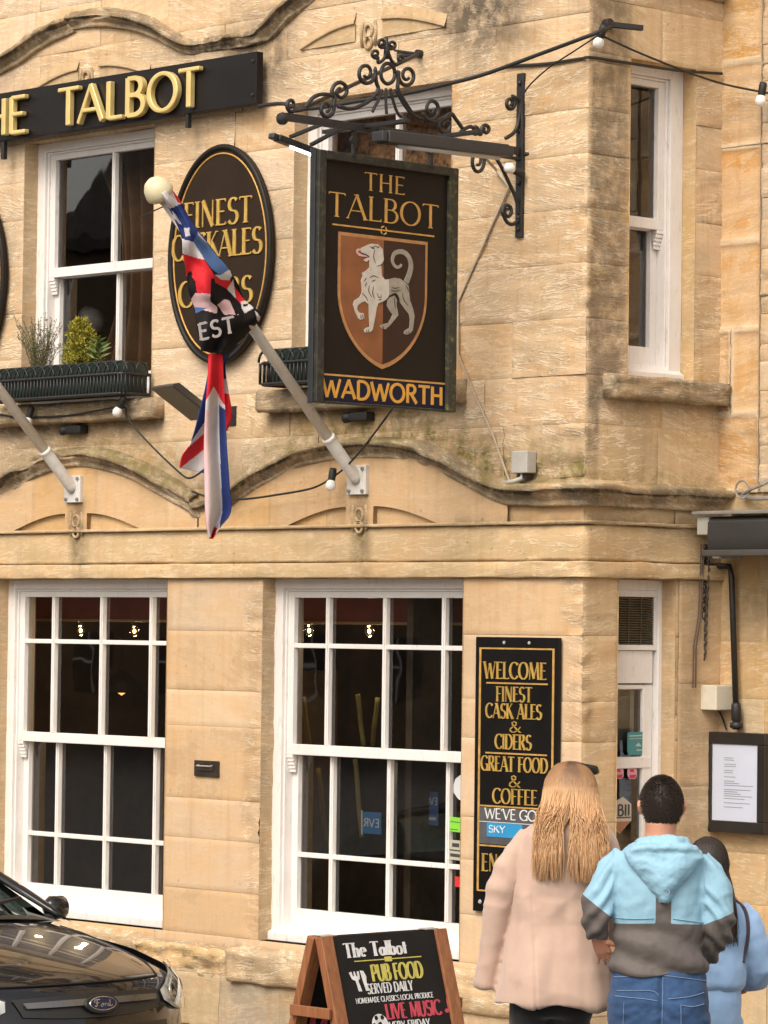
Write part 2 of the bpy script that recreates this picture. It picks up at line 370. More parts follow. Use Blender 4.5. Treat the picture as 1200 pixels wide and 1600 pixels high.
# ------------------------------------------------------------------ the pub
PUB = thing('pub_building', 'honey stone pub with arched mouldings, white sash windows and a corner doorway', 'building', (-3, 0, 0))
def wall3(u, z, h):
    if abs(u) < 1e-6: return (h, -h, z)
    return (u, -h, z) if u < 0 else (h, u, z)
W1, W2 = (-4.85, -3.252, .73, 2.735), (-2.43, -.857, .73, 2.735)
U1, U2 = (-4.64, -3.425, 3.77, 5.37), (-2.22, -.985, 3.77, 5.37)
SW, DW = (.315, .825, 3.77, 5.42), (.262, .70, 0., 2.735)
def px2(pts, y=-.06):
    return [(v.x, v.z) for v in (front(a, b, y) for a, b in pts)]
def resample(P, n):
    L = [0]
    for a, b in zip(P, P[1:]): L.append(L[-1]+math.hypot(b[0]-a[0], b[1]-a[1]))
    out = []; k = 0
    for i in range(n):
        s_ = L[-1]*i/(n-1)
        while k < len(P)-2 and L[k+1] < s_: k += 1
        t = (s_-L[k])/max(1e-9, L[k+1]-L[k]); out.append((lerp(P[k][0], P[k+1][0], t), lerp(P[k][1], P[k+1][1], t)))
    return out
def sp2(P, n=6): return [(v.x, v.y) for v in spline([(a, b, 0) for a, b in P], n)]
# lower arched moulding: outer and inner edges
o1 = px2([(50,715),(100,703),(130,702),(150,704),(200,719),(250,745),(300,777)]); i1 = px2([(50,741),(100,730),(130,729),(150,731),(200,745),(250,772),(300,800)], -.02)
mir = lambda P, c: [(2*c-a, b) for a, b in reversed(P)]
o1 = mir([p for p in o1 if p[0] > -4.05], -4.05)+[p for p in o1 if p[0] > -4.05]; i1 = mir([p for p in i1 if p[0] > -4.05], -4.05)+[p for p in i1 if p[0] > -4.05]
o2 = px2([(362,768),(400,738),(450,710),(500,695),(550,688),(600,687),(650,695),(700,715),(740,737),(775,752),(802,757)])
i2 = px2([(362,792),(400,765),(450,738),(500,722),(550,715),(600,715),(640,721),(690,738),(730,758),(768,779),(795,789)], -.02)
valley_o, valley_i = (-2.955, 3.165), (-2.955, 3.075)
LOW_O = [(-8,3.165),(-5.35,3.165)]+sp2(o1)+sp2([o1[-1], (-3.02, 3.18), valley_o], 4)[1:]+sp2([valley_o, (-2.88, 3.185), o2[0]], 4)[1:]+sp2(o2)[1:]+[(-.3, 3.215), (-.004, 3.215)]
LOW_I = [(-8,3.075),(-5.35,3.075)]+sp2(i1)+sp2([i1[-1], (-3.02, 3.095), valley_i], 4)[1:]+sp2([valley_i, (-2.88, 3.10), i2[0]], 4)[1:]+sp2(i2)[1:]+[(-.3, 3.10), (-.004, 3.10)]
# upper arched moulding
oU = px2([(100,20),(150,14),(200,21),(240,38),(285,62),(330,56),(400,42),(440,4),(500,-45),(540,-75)], -.07)+[(-1.62,6.33),(-1.15,6.26),(-.82,6.08),(-.52,5.92),(-.30,5.90),(-.004,5.90)]
iU = px2([(100,49),(150,42),(200,47),(245,62),(290,84),(335,78),(412,66),(452,30),(508,-17),(540,-47)], -.02)+[(-1.62,6.235),(-1.18,6.165),(-.86,5.98),(-.54,5.82),(-.30,5.80),(-.004,5.80)]
def arch_under(u, z):     # inside a tympanum?
    best = None
    for P in (LOW_I,):
        for a, b in zip(P, P[1:]):
            if a[0] <= u <= b[0]: return z < lerp(a[1], b[1], (u-a[0])/max(1e-6, b[0]-a[0]))
    return False
def erode(u, z):
    if z < 2.735:
        e = .10
        e += 3.2*smoothstep(.15, .02, abs(u+2.47))*smoothstep(.5, .9, z)*(.5+.7*noise.noise((u*6, 0, z*3)))
        e += 4.5*smoothstep(.10, .02, abs(u+.05+.03*math.sin(z*5)))*smoothstep(1.2, 1.9, z)*(.7+.8*noise.noise((3, u*5, z*2.2)))
        if u > 0: e += .55
    elif z < 3.02: e = .22 + (.8 if u > -.5 else 0)
    elif z < 3.6 and arch_under(u, z): e = .2
    else:
        e = 1.05 + .4*noise.noise((u, 5, z)) + .7*smoothstep(-1.1, -.4, u)*smoothstep(4.1, 3.4, z)
        if u > .45: e = .6
    e += 1.3*smoothstep(.09, .0, abs(u))*smoothstep(3., 3.4, z)
    return max(0, e)
def wear(u, z):
    g = .9*smoothstep(.5, .0, abs(z-5.72))*smoothstep(.55, .1, abs(u+.75+.3*(z-5.6)))           # lichen under the cornice
    g = max(g, .85*smoothstep(.35, .05, abs(z-5.68))*smoothstep(.45, .1, abs(u+2.55)))
    if 0 < u < .31 and z > 3.4: g = max(g, .62*smoothstep(.0, .03, u)*smoothstep(.42, .22, u))          # grimy return beside the side window
    g = max(g, .75*smoothstep(.12, .0, 3.65-z if 3.4 < z < 3.66 and (u < -3.28 or -2.42 < u < -1.6 or u > .12) else 1))
    for c in (-4.05, -1.62):                                                                            # drips below the flag poles
        g = max(g, .75*smoothstep(.11, .02, abs(u-c-.02*math.sin(z*30)))*smoothstep(2.70, 2.85, z)*smoothstep(3.30, 3.1, z))
    g = max(g, .55*smoothstep(.10, .0, abs(z-3.0))*(1 if 2.72 < z < 3.1 and u > -.9 else .35))
    g = max(g, .30*smoothstep(3.6, 3.3, z)*(1 if z > 3.1 and not arch_under(u, z) and u < .1 else 0))
    if u > .1 and 3.2 < z < 3.66: g = .45*smoothstep(3.56, 3.66, z)
    m = 0
    for P in (LOW_O,):
        for a, b in zip(P, P[1:]):
            if a[0] <= u <= b[0]:
                d_ = z-lerp(a[1], b[1], (u-a[0])/max(1e-6, b[0]-a[0]))
                if d_ > -.02: m = .9*smoothstep(.34, .02, d_)*(.55+.6*smoothstep(-2.9, -1.2, u))
    if -.5 < u < .05 and 3.1 < z: m = max(m, .3*smoothstep(.2, .03, abs(z-3.24)))
    if u > .05 and 3.1 < z: m = max(m, .5*smoothstep(.12, .02, abs(z-3.24)))
    for c in (-4.05, -1.62): m = max(m, .8*smoothstep(.12, .03, abs(u-c))*smoothstep(2.8, 2.9, z)*smoothstep(3.12, 3.0, z))
    return (g, m)
rnd = random.Random(11)
# main wall, upper storeys and ground storey
mb = MB()
rows_g = [.66, .728, .98, 1.265, 1.49, 1.90, 2.105, 2.44, 2.735]
ashlar(mb, -8, 0, rows_g, [W1, W2], wall3, rnd, SMOOTHC, erode, wear, .5, .9)
ashlar(mb, 0, 1.3, [0, .35]+rows_g, [DW], wall3, rnd, [(.53,.39,.23), (.56,.41,.235)], erode, wear, .4, .7)
mb.obj('wall', STONE_SMOOTH, PUB, smooth=True, fix=False)
mb = MB()
ashlar(mb, -8, 0, [2.735, 2.822, 3.01], [], wall3, rnd, [(.57,.395,.205), (.585,.42,.24), (.55,.37,.18)], erode, wear, .7, 1.2)
ashlar(mb, 0, 1.3, [2.735, 2.822, 3.01, 3.20], [], wall3, rnd, [(.52,.38,.21), (.56,.42,.25)], erode, wear, .5, .8)
ashlar(mb, -8, 0, [3.01, 3.245], [], wall3, rnd, [(.60,.375,.15), (.61,.40,.185), (.58,.385,.19)], erode, wear, .6, 1.0)
mb.obj('frieze', STONE_SMOOTH, PUB, smooth=True, fix=False)
mb = MB()
rows_u = [3.245, 3.52, 3.77, 4.06, 4.34, 4.62, 4.90, 5.13, 5.37]
ashlar(mb, -8, 0, rows_u+[5.62, 5.88, 6.15, 6.45, 6.8, 7.2], [U1, U2], wall3, rnd, HONEY, erode, wear, .45, 1.0)
ashlar(mb, 0, 1.3, [3.20]+rows_u[1:]+[5.42, 5.7, 6.0, 6.4, 6.8, 7.2], [SW], wall3, rnd, [(.54,.385,.20), (.58,.40,.19), (.52,.385,.24)], erode, wear, .35, .75)
mb.obj('wall', STONE, PUB, smooth=True, fix=False)
# smooth tympana filling the arches
mb = MB()
T = mb.c.setdefault('tint', []); Wr = mb.c.setdefault('wear', [])
LENS_ = [(-4.665,-4.165,1),(-3.96,-3.47,0),(-2.215,-1.735,1),(-1.52,-1.03,0)]
def lens_top(x, base):
    for a, b, l in LENS_:
        if a <= x <= b:
            t = (x-a)/(b-a); return base+.004+.098*math.sin((t if l else 1-t)*math.pi/2*.98)
    return base
def tympanum(P, base, pal, z0=3.012):
    xs = sorted([lerp(P[0][0], P[-1][0], k/130) for k in range(131)]+[c for a, b, l in LENS_ for c in (a-.0008, a, b, b+.0008) if P[0][0] < c < P[-1][0]])
    def top(x):
        for a, b in zip(P, P[1:]):
            if a[0] <= x <= b[0]: return lerp(a[1], b[1], (x-a[0])/max(1e-6, b[0]-a[0]))
        return P[-1][1]
    joints = [rnd.uniform(.45, .75) for _ in range(20)]; acc = []; s_ = P[0][0]
    for j in joints: s_ += j; acc.append(s_)
    cols = [Vector(rnd.choice(pal))*rnd.uniform(.93, 1.05) for _ in range(21)]
    grid = []
    for k in range(12):
        row = []
        for x in xs:
            z = lerp(lens_top(x, base), max(base+.01, top(x)+.02), k/11); bi = sum(x > a for a in acc)
            row.append((x, -.030-.002*noise.noise((x*9, 1, z*9))-relief(x, z, .12), z))
            near = min(abs(x-a) for a in acc)
            T.append((*(cols[bi]*(.82 if near < .012 else 1)), 1)); w_ = wear(x, z); Wr.append((w_[0], w_[1]*.3, .12, 1))
        grid.append(row)
    mb.grid(grid)
    mb.grid([[Vector(p) for p in grid[0]], [Vector((p[0], .004, p[2])) for p in grid[0]]])
    for x in xs: T.append((.30, .19, .09, 1)); Wr.append((.3, 0, .2, 1))  # undercut of the lens, its shade put into a darker tint
    for x in xs: T.append((.30, .19, .09, 1)); Wr.append((.3, 0, .2, 1))
TYMP = [(.62,.37,.15), (.64,.40,.185), (.60,.385,.20), (.63,.42,.23)]
i_a = [p for p in LOW_I if -5.3 < p[0] < -2.955]; i_b = [p for p in LOW_I if -2.955 <= p[0] < -.5]
tympanum(i_a, 3.02, TYMP); tympanum(i_b, 3.02, TYMP)
mb.obj('tympanum', STONE_SMOOTH, PUB, smooth=True, fix=False)

# swept mouldings
PROF = [(-.02,-.01),(0,.030),(.10,.036),(.24,.032),(.36,.044),(.50,.066),(.60,.078),(.64,.078),(.66,.098),(.70,.105),(.90,.106),(.98,.094),(1.10,.045),(1.22,-.01)]
def mould(O, I, name, n=150, prof=PROF, mossy=.9, corner_to=None, tint=(.46,.36,.225), k=1.):
    mb = MB(); T = mb.c.setdefault('tint', []); Wr = mb.c.setdefault('wear', [])
    A, B = resample(O, n), resample(I, n)
    if corner_to: A += [(0., A[-1][1])]+[(u, A[-1][1]) for u in (.02,.1,.3,.5,.7,.9,corner_to)]; B += [(0., B[-1][1])]+[(u, B[-1][1]) for u in (.02,.1,.3,.5,.7,.9,corner_to)]
    G = []; fine = []
    for (t0, h0), (t1, h1) in zip(prof, prof[1:]):
        for q in range(2): fine.append((lerp(t0, t1, q/2), lerp(h0, h1, q/2)))
    fine.append(prof[-1])
    for (t, h) in fine:
        row = []
        for (a, b) in zip(A, B):
            u, z = lerp(b[0], a[0], t), lerp(b[1], a[1], t)
            if abs(a[0]) < 1e-6: u = 0.
            nz = noise.fractal(Vector((u*5, h*30, z*9)), .8, 2.1, 5)
            ch = noise.fractal(Vector((u*2.3+9, h*4, z*2)), .9, 2, 3)
            hh = h*k*(1-.35*smoothstep(.1, .5, ch)) + (.011*nz - .016*max(0, ch-.10) if h > .02 else 0)
            row.append(wall3(u, z+.007*nz-.010*max(0, ch-.1)*(t > .6), hh))
            m_ = mossy*smoothstep(.62, .9, t)*(.5+.7*noise.noise((u*2, 4, z)))
            g_ = .65*smoothstep(.25, .55, noise.noise((u*3, 2, z*2+t))*.5+.5) + .45*(.5 < t < .68) + .5*smoothstep(.5, .1, abs(u+2.75))*(z > 5)
            f_ = rnd.uniform(.97, 1.03); T.append((tint[0]*f_, tint[1]*f_, tint[2]*f_, 1)); Wr.append((min(.95, g_), min(1, max(0, m_*1.25)), .6, .4))
        G.append(row)
    mb.grid(G)
    return mb.obj(name, STONE_MOULD, PUB, smooth=True, fix=False)
mould(LOW_O, LOW_I, 'arched_moulding', 260, corner_to=1.12, prof=[(t, h+.012 if h > 0 else h) for t, h in PROF])
mould(sp2(mir([p for p in oU if p[0] < -3.9], -4.05)[-1:] and oU), sp2(iU), 'arched_moulding', 150, mossy=.35, k=.85, corner_to=1.12)
left_o = [(-5.4, 5.78), (-5.1, 5.84), (-4.8, 5.95)]; 
mould(sp2([(-8,5.83),(-5.4,5.83),(-5.25,5.83)]+mir([p for p in oU if -4.05 < p[0] < -3.3], -4.05)+[oU[0]]), sp2([(-8,5.735),(-5.4,5.735),(-5.25,5.735)]+mir([p for p in iU if -4.05 < p[0] < -3.3], -4.05)+[iU[0]]), 'arched_moulding', 60, mossy=.35, k=.85)
# string courses over the ground-floor windows, running round the corner
def course(z0, z1, out, name, u0=-8., u1=1.12, tint=(.55,.40,.215), rough=.006):
    us = [u0+k*.03 for k in range(int(-u0/.03))]+[0.]+[k*.03 for k in range(1, int(u1/.03)+1)]
    mb = MB(); T = mb.c.setdefault('tint', []); Wr = mb.c.setdefault('wear', [])
    prof = [(z0, -.01), (z0, out*.92), (lerp(z0, z1, .08), out), (lerp(z0, z1, .5), out), (lerp(z0, z1, .92), out), (z1, out*.9), (z1+.002, -.01)]
    G = []
    for i, (z, h) in enumerate(prof):
        row = []
        for u in us:
            nz = noise.fractal(Vector((u*4, i*.4, z*5)), .8, 2.1, 5); c_ = noise.noise((u*1.7, 8, z0))
            k_ = 2.2 if u > -.6 else 1
            row.append(wall3(u, z+rough*.5*nz*k_*(1 if h > 0 else 0), h+rough*k_*nz*(1 if h > 0 else 0)))
            w_ = wear(u, (z0+z1)/2); f_ = 1+.1*noise.noise((math.floor(u/.8)*3.3, 1, z0)); T.append((tint[0]*f_, tint[1]*f_, tint[2]*f_, 1)); Wr.append((max(w_[0]*.8, .5*(i in (0, 1))), w_[1]*.6, .35 if u < -.5 else .8, 1))
        G.append(row)
    mb.grid(G); return mb.obj(name, STONE_SMOOTH, PUB, smooth=True, fix=False)
course(2.737, 2.818, .032, 'string_course'); course(2.824, 3.006, .016, 'string_course'); course(3.008, 3.026, .040, 'string_course', rough=.004)
# incised lunettes with their carved knots
for nm, zc, pts in (('lunette_lip', 3.03, []), ('lunette_lip', 5.66, [(-4.60,-4.13,0),(-3.93,-3.47,0),(-2.17,-1.735,.0),(-1.52,-1.03,.0)])):
    for k, (a, b, _) in enumerate(pts):
        mb = MB(); left = k % 2 == 0; P = []; hgt = .095
        for q in range(21):
            t = q/20; u = lerp(a, b, t); s_ = t if left else 1-t
            P.append((u, zc+hgt*math.sin(s_*math.pi/2*.98)))
        # a lip standing proud above a sunk field
        G = [[(u, -h_, z+dz) for u, z in P] for dz, h_ in ((-.004, -.004), (-.001, .020), (.005, .022), (.03, .012), (.07, .0)) ]
        mb.grid(G)
        mb.grid([[(u, -.0085, lerp(zc, z-.002, t)) for u, z in P] for t in (0, .5, 1)])
        plain_attr(mb, (.52, .36, .19), (.15, 0, .15)); mb.obj(nm, STONE_MOULD, PUB, smooth=True)
    yo = .022 if zc < 4 else 0
    for c in ((-4.06,), (-1.63,)) :
        mb = MB()
        for dz, r_ in ((.045, .030), (-.02, .026)):
            mb.tube([(c[0]+r_*math.cos(t), -.008-yo, zc+dz+r_*1.15*math.sin(t)) for t in [k*math.pi/8 for k in range(16)]], .009, 6, closed=True)
        for sx in (-1, 1): mb.tube([(c[0]+sx*.05, -.005-yo, zc-.035), (c[0]+sx*.058, -.006-yo, zc+.03), (c[0]+sx*.05, -.005-yo, zc+.10)], .009, 6)
        plain_attr(mb, (.50, .36, .19), (.35, .1, .4)); mb.obj('carved_knot', STONE_MOULD, PUB, smooth=True)
# reveals: the thickness of the wall round each opening
def reveal(o, dep, sides='lrtb', tint=(.50,.37,.21), er=1., grime=.1):
    mb = MB(); u0, u1, z0, z1 = o
    runs = {'l': [(u0, lerp(z0, z1, k/60)) for k in range(61)], 'r': [(u1, lerp(z0, z1, k/60)) for k in range(61)],
            't': [(lerp(u0, u1, k/40), z1) for k in range(41)], 'b': [(lerp(u0, u1, k/40), z0) for k in range(41)]}
    for s_ in sides:
        G = []
        for q in range(6):
            d = dep*q/5
            row = []
            for u, z in runs[s_]:
                k_ = er*noise.fractal(Vector((u*3+d*9, d*20+5, z*9)), .8, 2.1, 5)*.006*(1 if 0 < q < 5 else 0)
                row.append(wall3(u+(k_ if s_ in 'lr' else 0), z+(k_ if s_ in 'tb' else 0), .004-d))
            G.append(row)
        mb.grid(G)
    plain_attr(mb, tint, (grime, 0, .5*er))
    mb.obj('window_reveal', STONE_SMOOTH, PUB, smooth=True, fix=False)
reveal(W1, .17, 'lrt', (.53,.39,.23), .6); reveal(W2, .17, 'lrt', (.50,.37,.22), 1.6)
reveal(U1, .17, 'lrtb', (.53,.39,.23), .8); reveal(U2, .17, 'lrtb', (.53,.39,.23), .8); reveal(SW, .15, 'lrtb', (.56,.38,.17), .8, .05); reveal(DW, .15, 'lrt', (.50,.36,.21), .6)
# battered plinth of rough stone below the windows
mb = MB()
def er2(u, z): return .8 if z > .52 else .3
def plinth3(u, z, h): 
    base = .055 + (.03 if z < .55 else .0) + .02*noise.noise((u*2.2, 3, z*3)); return (u, -h-base, z) if u < 0 else ((h+base, -h-base, z) if abs(u) < 1e-6 else (h+base, u, z))
ashlar(mb, -8, 0, [-.1, .22, .52, .69], [], plinth3, rnd, [(.42,.355,.26), (.45,.38,.28), (.52,.39,.22), (.40,.345,.27)], er2, lambda u, z: (.18 if z < .5 else .1, .12), .5, 1.0)
ashlar(mb, 0, .255, [-.1, .22, .52, .69], [], plinth3, rnd, [(.42,.355,.26), (.45,.38,.28)], er2, lambda u, z: (.15, .1), .3, .5)
mb.obj('plinth', STONE_MOULD, PUB, smooth=True, fix=False)
def rough_slab(mb, a, b, seed=0, rough=.012, nx=40, nz=8):    # weathered stone slab between two corners on the front (outward +)
    (u0, z0, h0), (u1, z1, h1) = a, b
    sec = [(z0, -.02), (z0, h1*.4), (z0, h1-.012), (z0+.012, h1)]+[(lerp(z0+.012, z1-.014, k/nz), h1) for k in range(1, nz)]+[(z1-.014, h1), (z1, h1-.016), (z1+.004, h1*.5), (z1+.008, -.02)]
    G = []; us = [lerp(u0, u1, k/nx) for k in range(nx+1)]
    for i, (z, h) in enumerate(sec):
        G.append([wall3(u, z+rough*.5*noise.fractal(Vector((u*4+seed, i*.3, seed)), .8, 2, 4)*(h > 0), h+rough*noise.fractal(Vector((u*5, seed+z*14, h*3)), .8, 2.1, 5)*(h > 0)) for u in us])
    o = mb.grid(G); nc = nx+1
    for j in (0, nx):
        mb.f.append(tuple(o+i*nc+j for i in range(len(sec)))); mb.m.append(0)
mb = MB(); rough_slab(mb, (-3.42, .50, 0), (-2.62, .665, .075), 4, .034, 50); plain_attr(mb, (.62,.41,.17), (0, 0, .9))
rough_slab(mb, (-2.56, .50, 0), (-1.4, .685, .13), 2, .018, 50); rough_slab(mb, (-1.38, .48, 0), (-.05, .70, .11), 7, .022, 60); rough_slab(mb, (-5.2, .52, 0), (-3.45, .70, .10), 12, .02, 60); plain_attr(mb, (.55,.43,.27), (.05, 0, .9))
mb.obj('plinth_coping', STONE_MOULD, PUB, smooth=True)
# stone sills of the upper windows
for a, b, sd_ in (((-5.0, 3.655, 0), (-3.30, 3.775, .10), 1), ((-2.40, 3.655, 0), (-.85, 3.775, .10), 5)):
    mb = MB(); rough_slab(mb, a, b, sd_, .014, 60); plain_attr(mb, (.40,.325,.22), (.45, .15, .7)); mb.obj('stone_sill', STONE_MOULD, PUB, smooth=True)
mb = MB(); rough_slab(mb, (.13, 3.655, 0), (1.02, 3.775, .09), 3, .012, 40); plain_attr(mb, (.37,.30,.20), (.55, .12, .7)); mb.obj('stone_sill', STONE_MOULD, PUB, smooth=True)

# ------------------------------------------------------------------ sash windows
def sash_window(o, dep, bars_u, z_meet, bars_top, bars_bot, fr=.085, over=(0, 0), bottom=.0, sillh=.075, label=None, horn=True):
    u0, u1, z0, z1 = o[0]-over[0], o[1]+over[1], o[2], o[3]
    W = lambda u, z, d: Vector(wall3(u, z, -d))
    def bx(m, ua, ub, za, zb, da, db): 
        P, Q = W(ua, za, da), W(ub, zb, db); m.box(P, Q)
    f = MB(); st = .048
    for a, b in ((u0, u0+fr), (u1-fr, u1)):
        bx(f, a, b, z0, z1, dep, dep+.16)
    bx(f, u0+fr, u1-fr, z1-.055, z1, dep, dep+.15)
    # staff bead stepping inwards
    for a, b in ((u0+fr, u0+fr+.014), (u1-fr-.014, u1-fr)): bx(f, a, b, z0, z1-.055, dep+.018, dep+.13)
    bx(f, u0+fr+.014, u1-fr-.014, z1-.069, z1-.055, dep+.018, dep+.12)
    w_ = f.obj('window', WHITE, PUB, bevel=.005)
    if label: w_['label'] = label
    ua, ub = u0+fr+.014, u1-fr-.014
    def sash(za, zb, d, top, bot, zbars, nm):
        m = MB()
        bx(m, ua, ua+st, za, zb, d, d+.042); bx(m, ub-st, ub, za, zb, d, d+.042)
        bx(m, ua+st, ub-st, zb-top, zb, d, d+.041); bx(m, ua+st, ub-st, za, za+bot, d, d+.041)
        for u in bars_u:
            bx(m, u-.014, u+.014, za+bot, zb-top, d+.002, d+.036); bx(m, u-.007, u+.007, za+bot, zb-top, d-.004, d+.002)
        us = [ua+st]+[x for u in bars_u for x in (u-.014, u+.014)]+[ub-st]
        for z in zbars:
            for k in range(0, len(us), 2): bx(m, us[k], us[k+1], z-.013, z+.013, d+.004, d+.036)
        if horn and d < dep+.06:
            for u, s_ in ((ua, 1), (ub, -1)):
                for q in range(5): bx(m, u, u+s_*st, za-.02*(q+1), za-.02*q, d+.006*q, d+.042-.002*q)
        m.obj('sash', WHITE, w_parent(w_), bevel=.004)
        g = MB(); off = .03
        g.add([W(ua+.02, za+.02, d+off), W(ub-.02, za+.02, d+off), W(ub-.02, zb-.02, d+off), W(ua+.02, zb-.02, d+off)], [(0, 1, 2, 3)])
        g.obj('glass_pane', GLASS, w_parent(w_))
    sash(z_meet-.03, z1-.069, dep+.030, .035, .058, bars_top, 'upper')
    sash(z0+sillh+bottom, z_meet+.012, dep+.076, .045, .10, bars_bot, 'lower')
    s_ = MB(); G = MB(); 
    P = [(dep-.03, z0), (dep-.03, z0+.045), (dep-.01, z0+.052), (dep+.02, z0+sillh), (dep+.16, z0+sillh+.01), (dep+.16, z0)]
    rows = [[W(u, z, d) for d, z in P] for u in (max(u0, o[0]+.004), min(u1, o[1]-.004))]
    s_.add(rows[0]+rows[1], [tuple(range(6)), tuple(range(6, 12))]+[(i, (i+1) % 6, 6+(i+1) % 6, 6+i) for i in range(6)])
    s_.obj('sill', WHITE, w_parent(w_), bevel=.004)
    return w_
def w_parent(o): return o
# a part at the building's frame, so sub-parts share its matrix
for c, o in ((-2.417, W1), (0, W2)):
    sash_window(o, .09, [-2.036+c, -1.582+c, -1.128+c], 1.79, [2.365], [1.205], over=(.022, .12), label=None)
for o in (U1, U2):
    sash_window(o, .10, [o[0]+.68], 4.586, [], [], over=(.015, .12), sillh=.09)
sash_window(SW, .085, [], 4.60, [], [], over=(.25, 0), sillh=.085, fr=.10)
# ------------------------------------------------------------------ rooms behind the glass
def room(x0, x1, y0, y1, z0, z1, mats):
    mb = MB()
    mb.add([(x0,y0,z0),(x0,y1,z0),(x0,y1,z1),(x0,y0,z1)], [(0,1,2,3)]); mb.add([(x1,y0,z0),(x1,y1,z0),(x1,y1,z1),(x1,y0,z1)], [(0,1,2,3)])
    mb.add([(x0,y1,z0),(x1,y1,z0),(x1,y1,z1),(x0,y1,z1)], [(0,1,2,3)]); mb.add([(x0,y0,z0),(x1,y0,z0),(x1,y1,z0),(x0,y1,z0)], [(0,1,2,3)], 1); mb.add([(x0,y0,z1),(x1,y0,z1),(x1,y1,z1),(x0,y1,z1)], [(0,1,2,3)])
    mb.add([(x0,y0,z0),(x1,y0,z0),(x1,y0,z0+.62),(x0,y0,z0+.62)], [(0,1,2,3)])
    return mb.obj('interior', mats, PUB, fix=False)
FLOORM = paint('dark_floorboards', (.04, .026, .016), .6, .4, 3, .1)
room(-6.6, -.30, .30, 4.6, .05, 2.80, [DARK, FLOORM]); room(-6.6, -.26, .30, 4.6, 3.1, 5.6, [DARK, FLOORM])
REDWALL = paint('dark_red_pelmet', (.24, .05, .04), .7, .3, 4, .1)
pz = front(600, 972, .66).z
mb = MB(); mb.box((-6.4, .62, pz), (-.5, .70, 2.78)); mb.obj('pelmet', REDWALL, PUB)
mb = MB(); mb.box((-6.4, .60, pz-.015), (-.5, .72, pz)); mb.obj('pelmet_rail', paint('brass_rail', (.42, .26, .12), .5), PUB)
OLIVE = paint('olive_streak_colour', (.20, .17, .05), .9, .3, 8, .3, 50)  # olive strips put in for streaks of reflection seen in the panes
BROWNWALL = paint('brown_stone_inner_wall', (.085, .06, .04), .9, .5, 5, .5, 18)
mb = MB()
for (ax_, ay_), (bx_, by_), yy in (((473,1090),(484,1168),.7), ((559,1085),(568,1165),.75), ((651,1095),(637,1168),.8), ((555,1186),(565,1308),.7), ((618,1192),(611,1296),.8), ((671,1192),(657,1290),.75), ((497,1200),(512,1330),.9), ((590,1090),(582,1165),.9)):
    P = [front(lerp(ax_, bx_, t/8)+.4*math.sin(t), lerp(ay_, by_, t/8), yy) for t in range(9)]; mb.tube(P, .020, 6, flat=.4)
mb.obj('olive_streak', OLIVE, PUB, smooth=True)
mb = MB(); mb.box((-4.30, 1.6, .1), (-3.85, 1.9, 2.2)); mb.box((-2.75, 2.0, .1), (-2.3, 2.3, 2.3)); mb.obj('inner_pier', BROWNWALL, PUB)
CURT = paint('rust_curtain_fabric', (.25, .125, .06), .95, .35, 6, .3, 30)
def curtain(x0, x1, y, z0, z1, m, waves=7, amp=.035, gather=.0):
    mb = MB(); G = []
    for i in range(20):
        t = i/19; row = []
        for j in range(60):
            s_ = j/59; xx = lerp(x0, x1, s_); xx = lerp(xx, x1, gather*math.sin(math.pi*min(1, (1-t)*1.2))*(1-s_)*.7)
            row.append((xx, y+amp*math.sin(s_*waves*6.28+t), lerp(z0, z1, t)))
        G.append(row)
    mb.grid(G); return mb.obj('curtain', m, PUB, smooth=True, fix=False)
curtain(front(128, 400, .55).x, front(262, 400, .55).x, .55, 3.55, 5.45, CURT, 5, .05, .8)
curtain(front(84, 400, .8).x, front(112, 400, .8).x, .8, 3.55, 5.45, CURT, 2, .03, 0)
curtain(front(495, 200, .42).x, front(760, 200, .42).x, .42, 3.55, 5.45, paint('brown_patterned_blind', (.50, .26, .11), .9, .9, 26, .2), 2, .006)
lc = front(122, 528, .45); la = Vector((.62, .15, .66)).normalized()
mb = MB(); mb.lathe([(.040, 0), (.045, .02), (.048, .17), (.03, .18)], lc, la, 20); mb.lathe([(.095, .13), (.098, .145), (.085, .185), (.05, .21), (.01, .22)], lc, la, 24)
mb.obj('desk_lamp', paint('pale_lamp_enamel', (.30, .29, .27), .4), PUB, smooth=True)
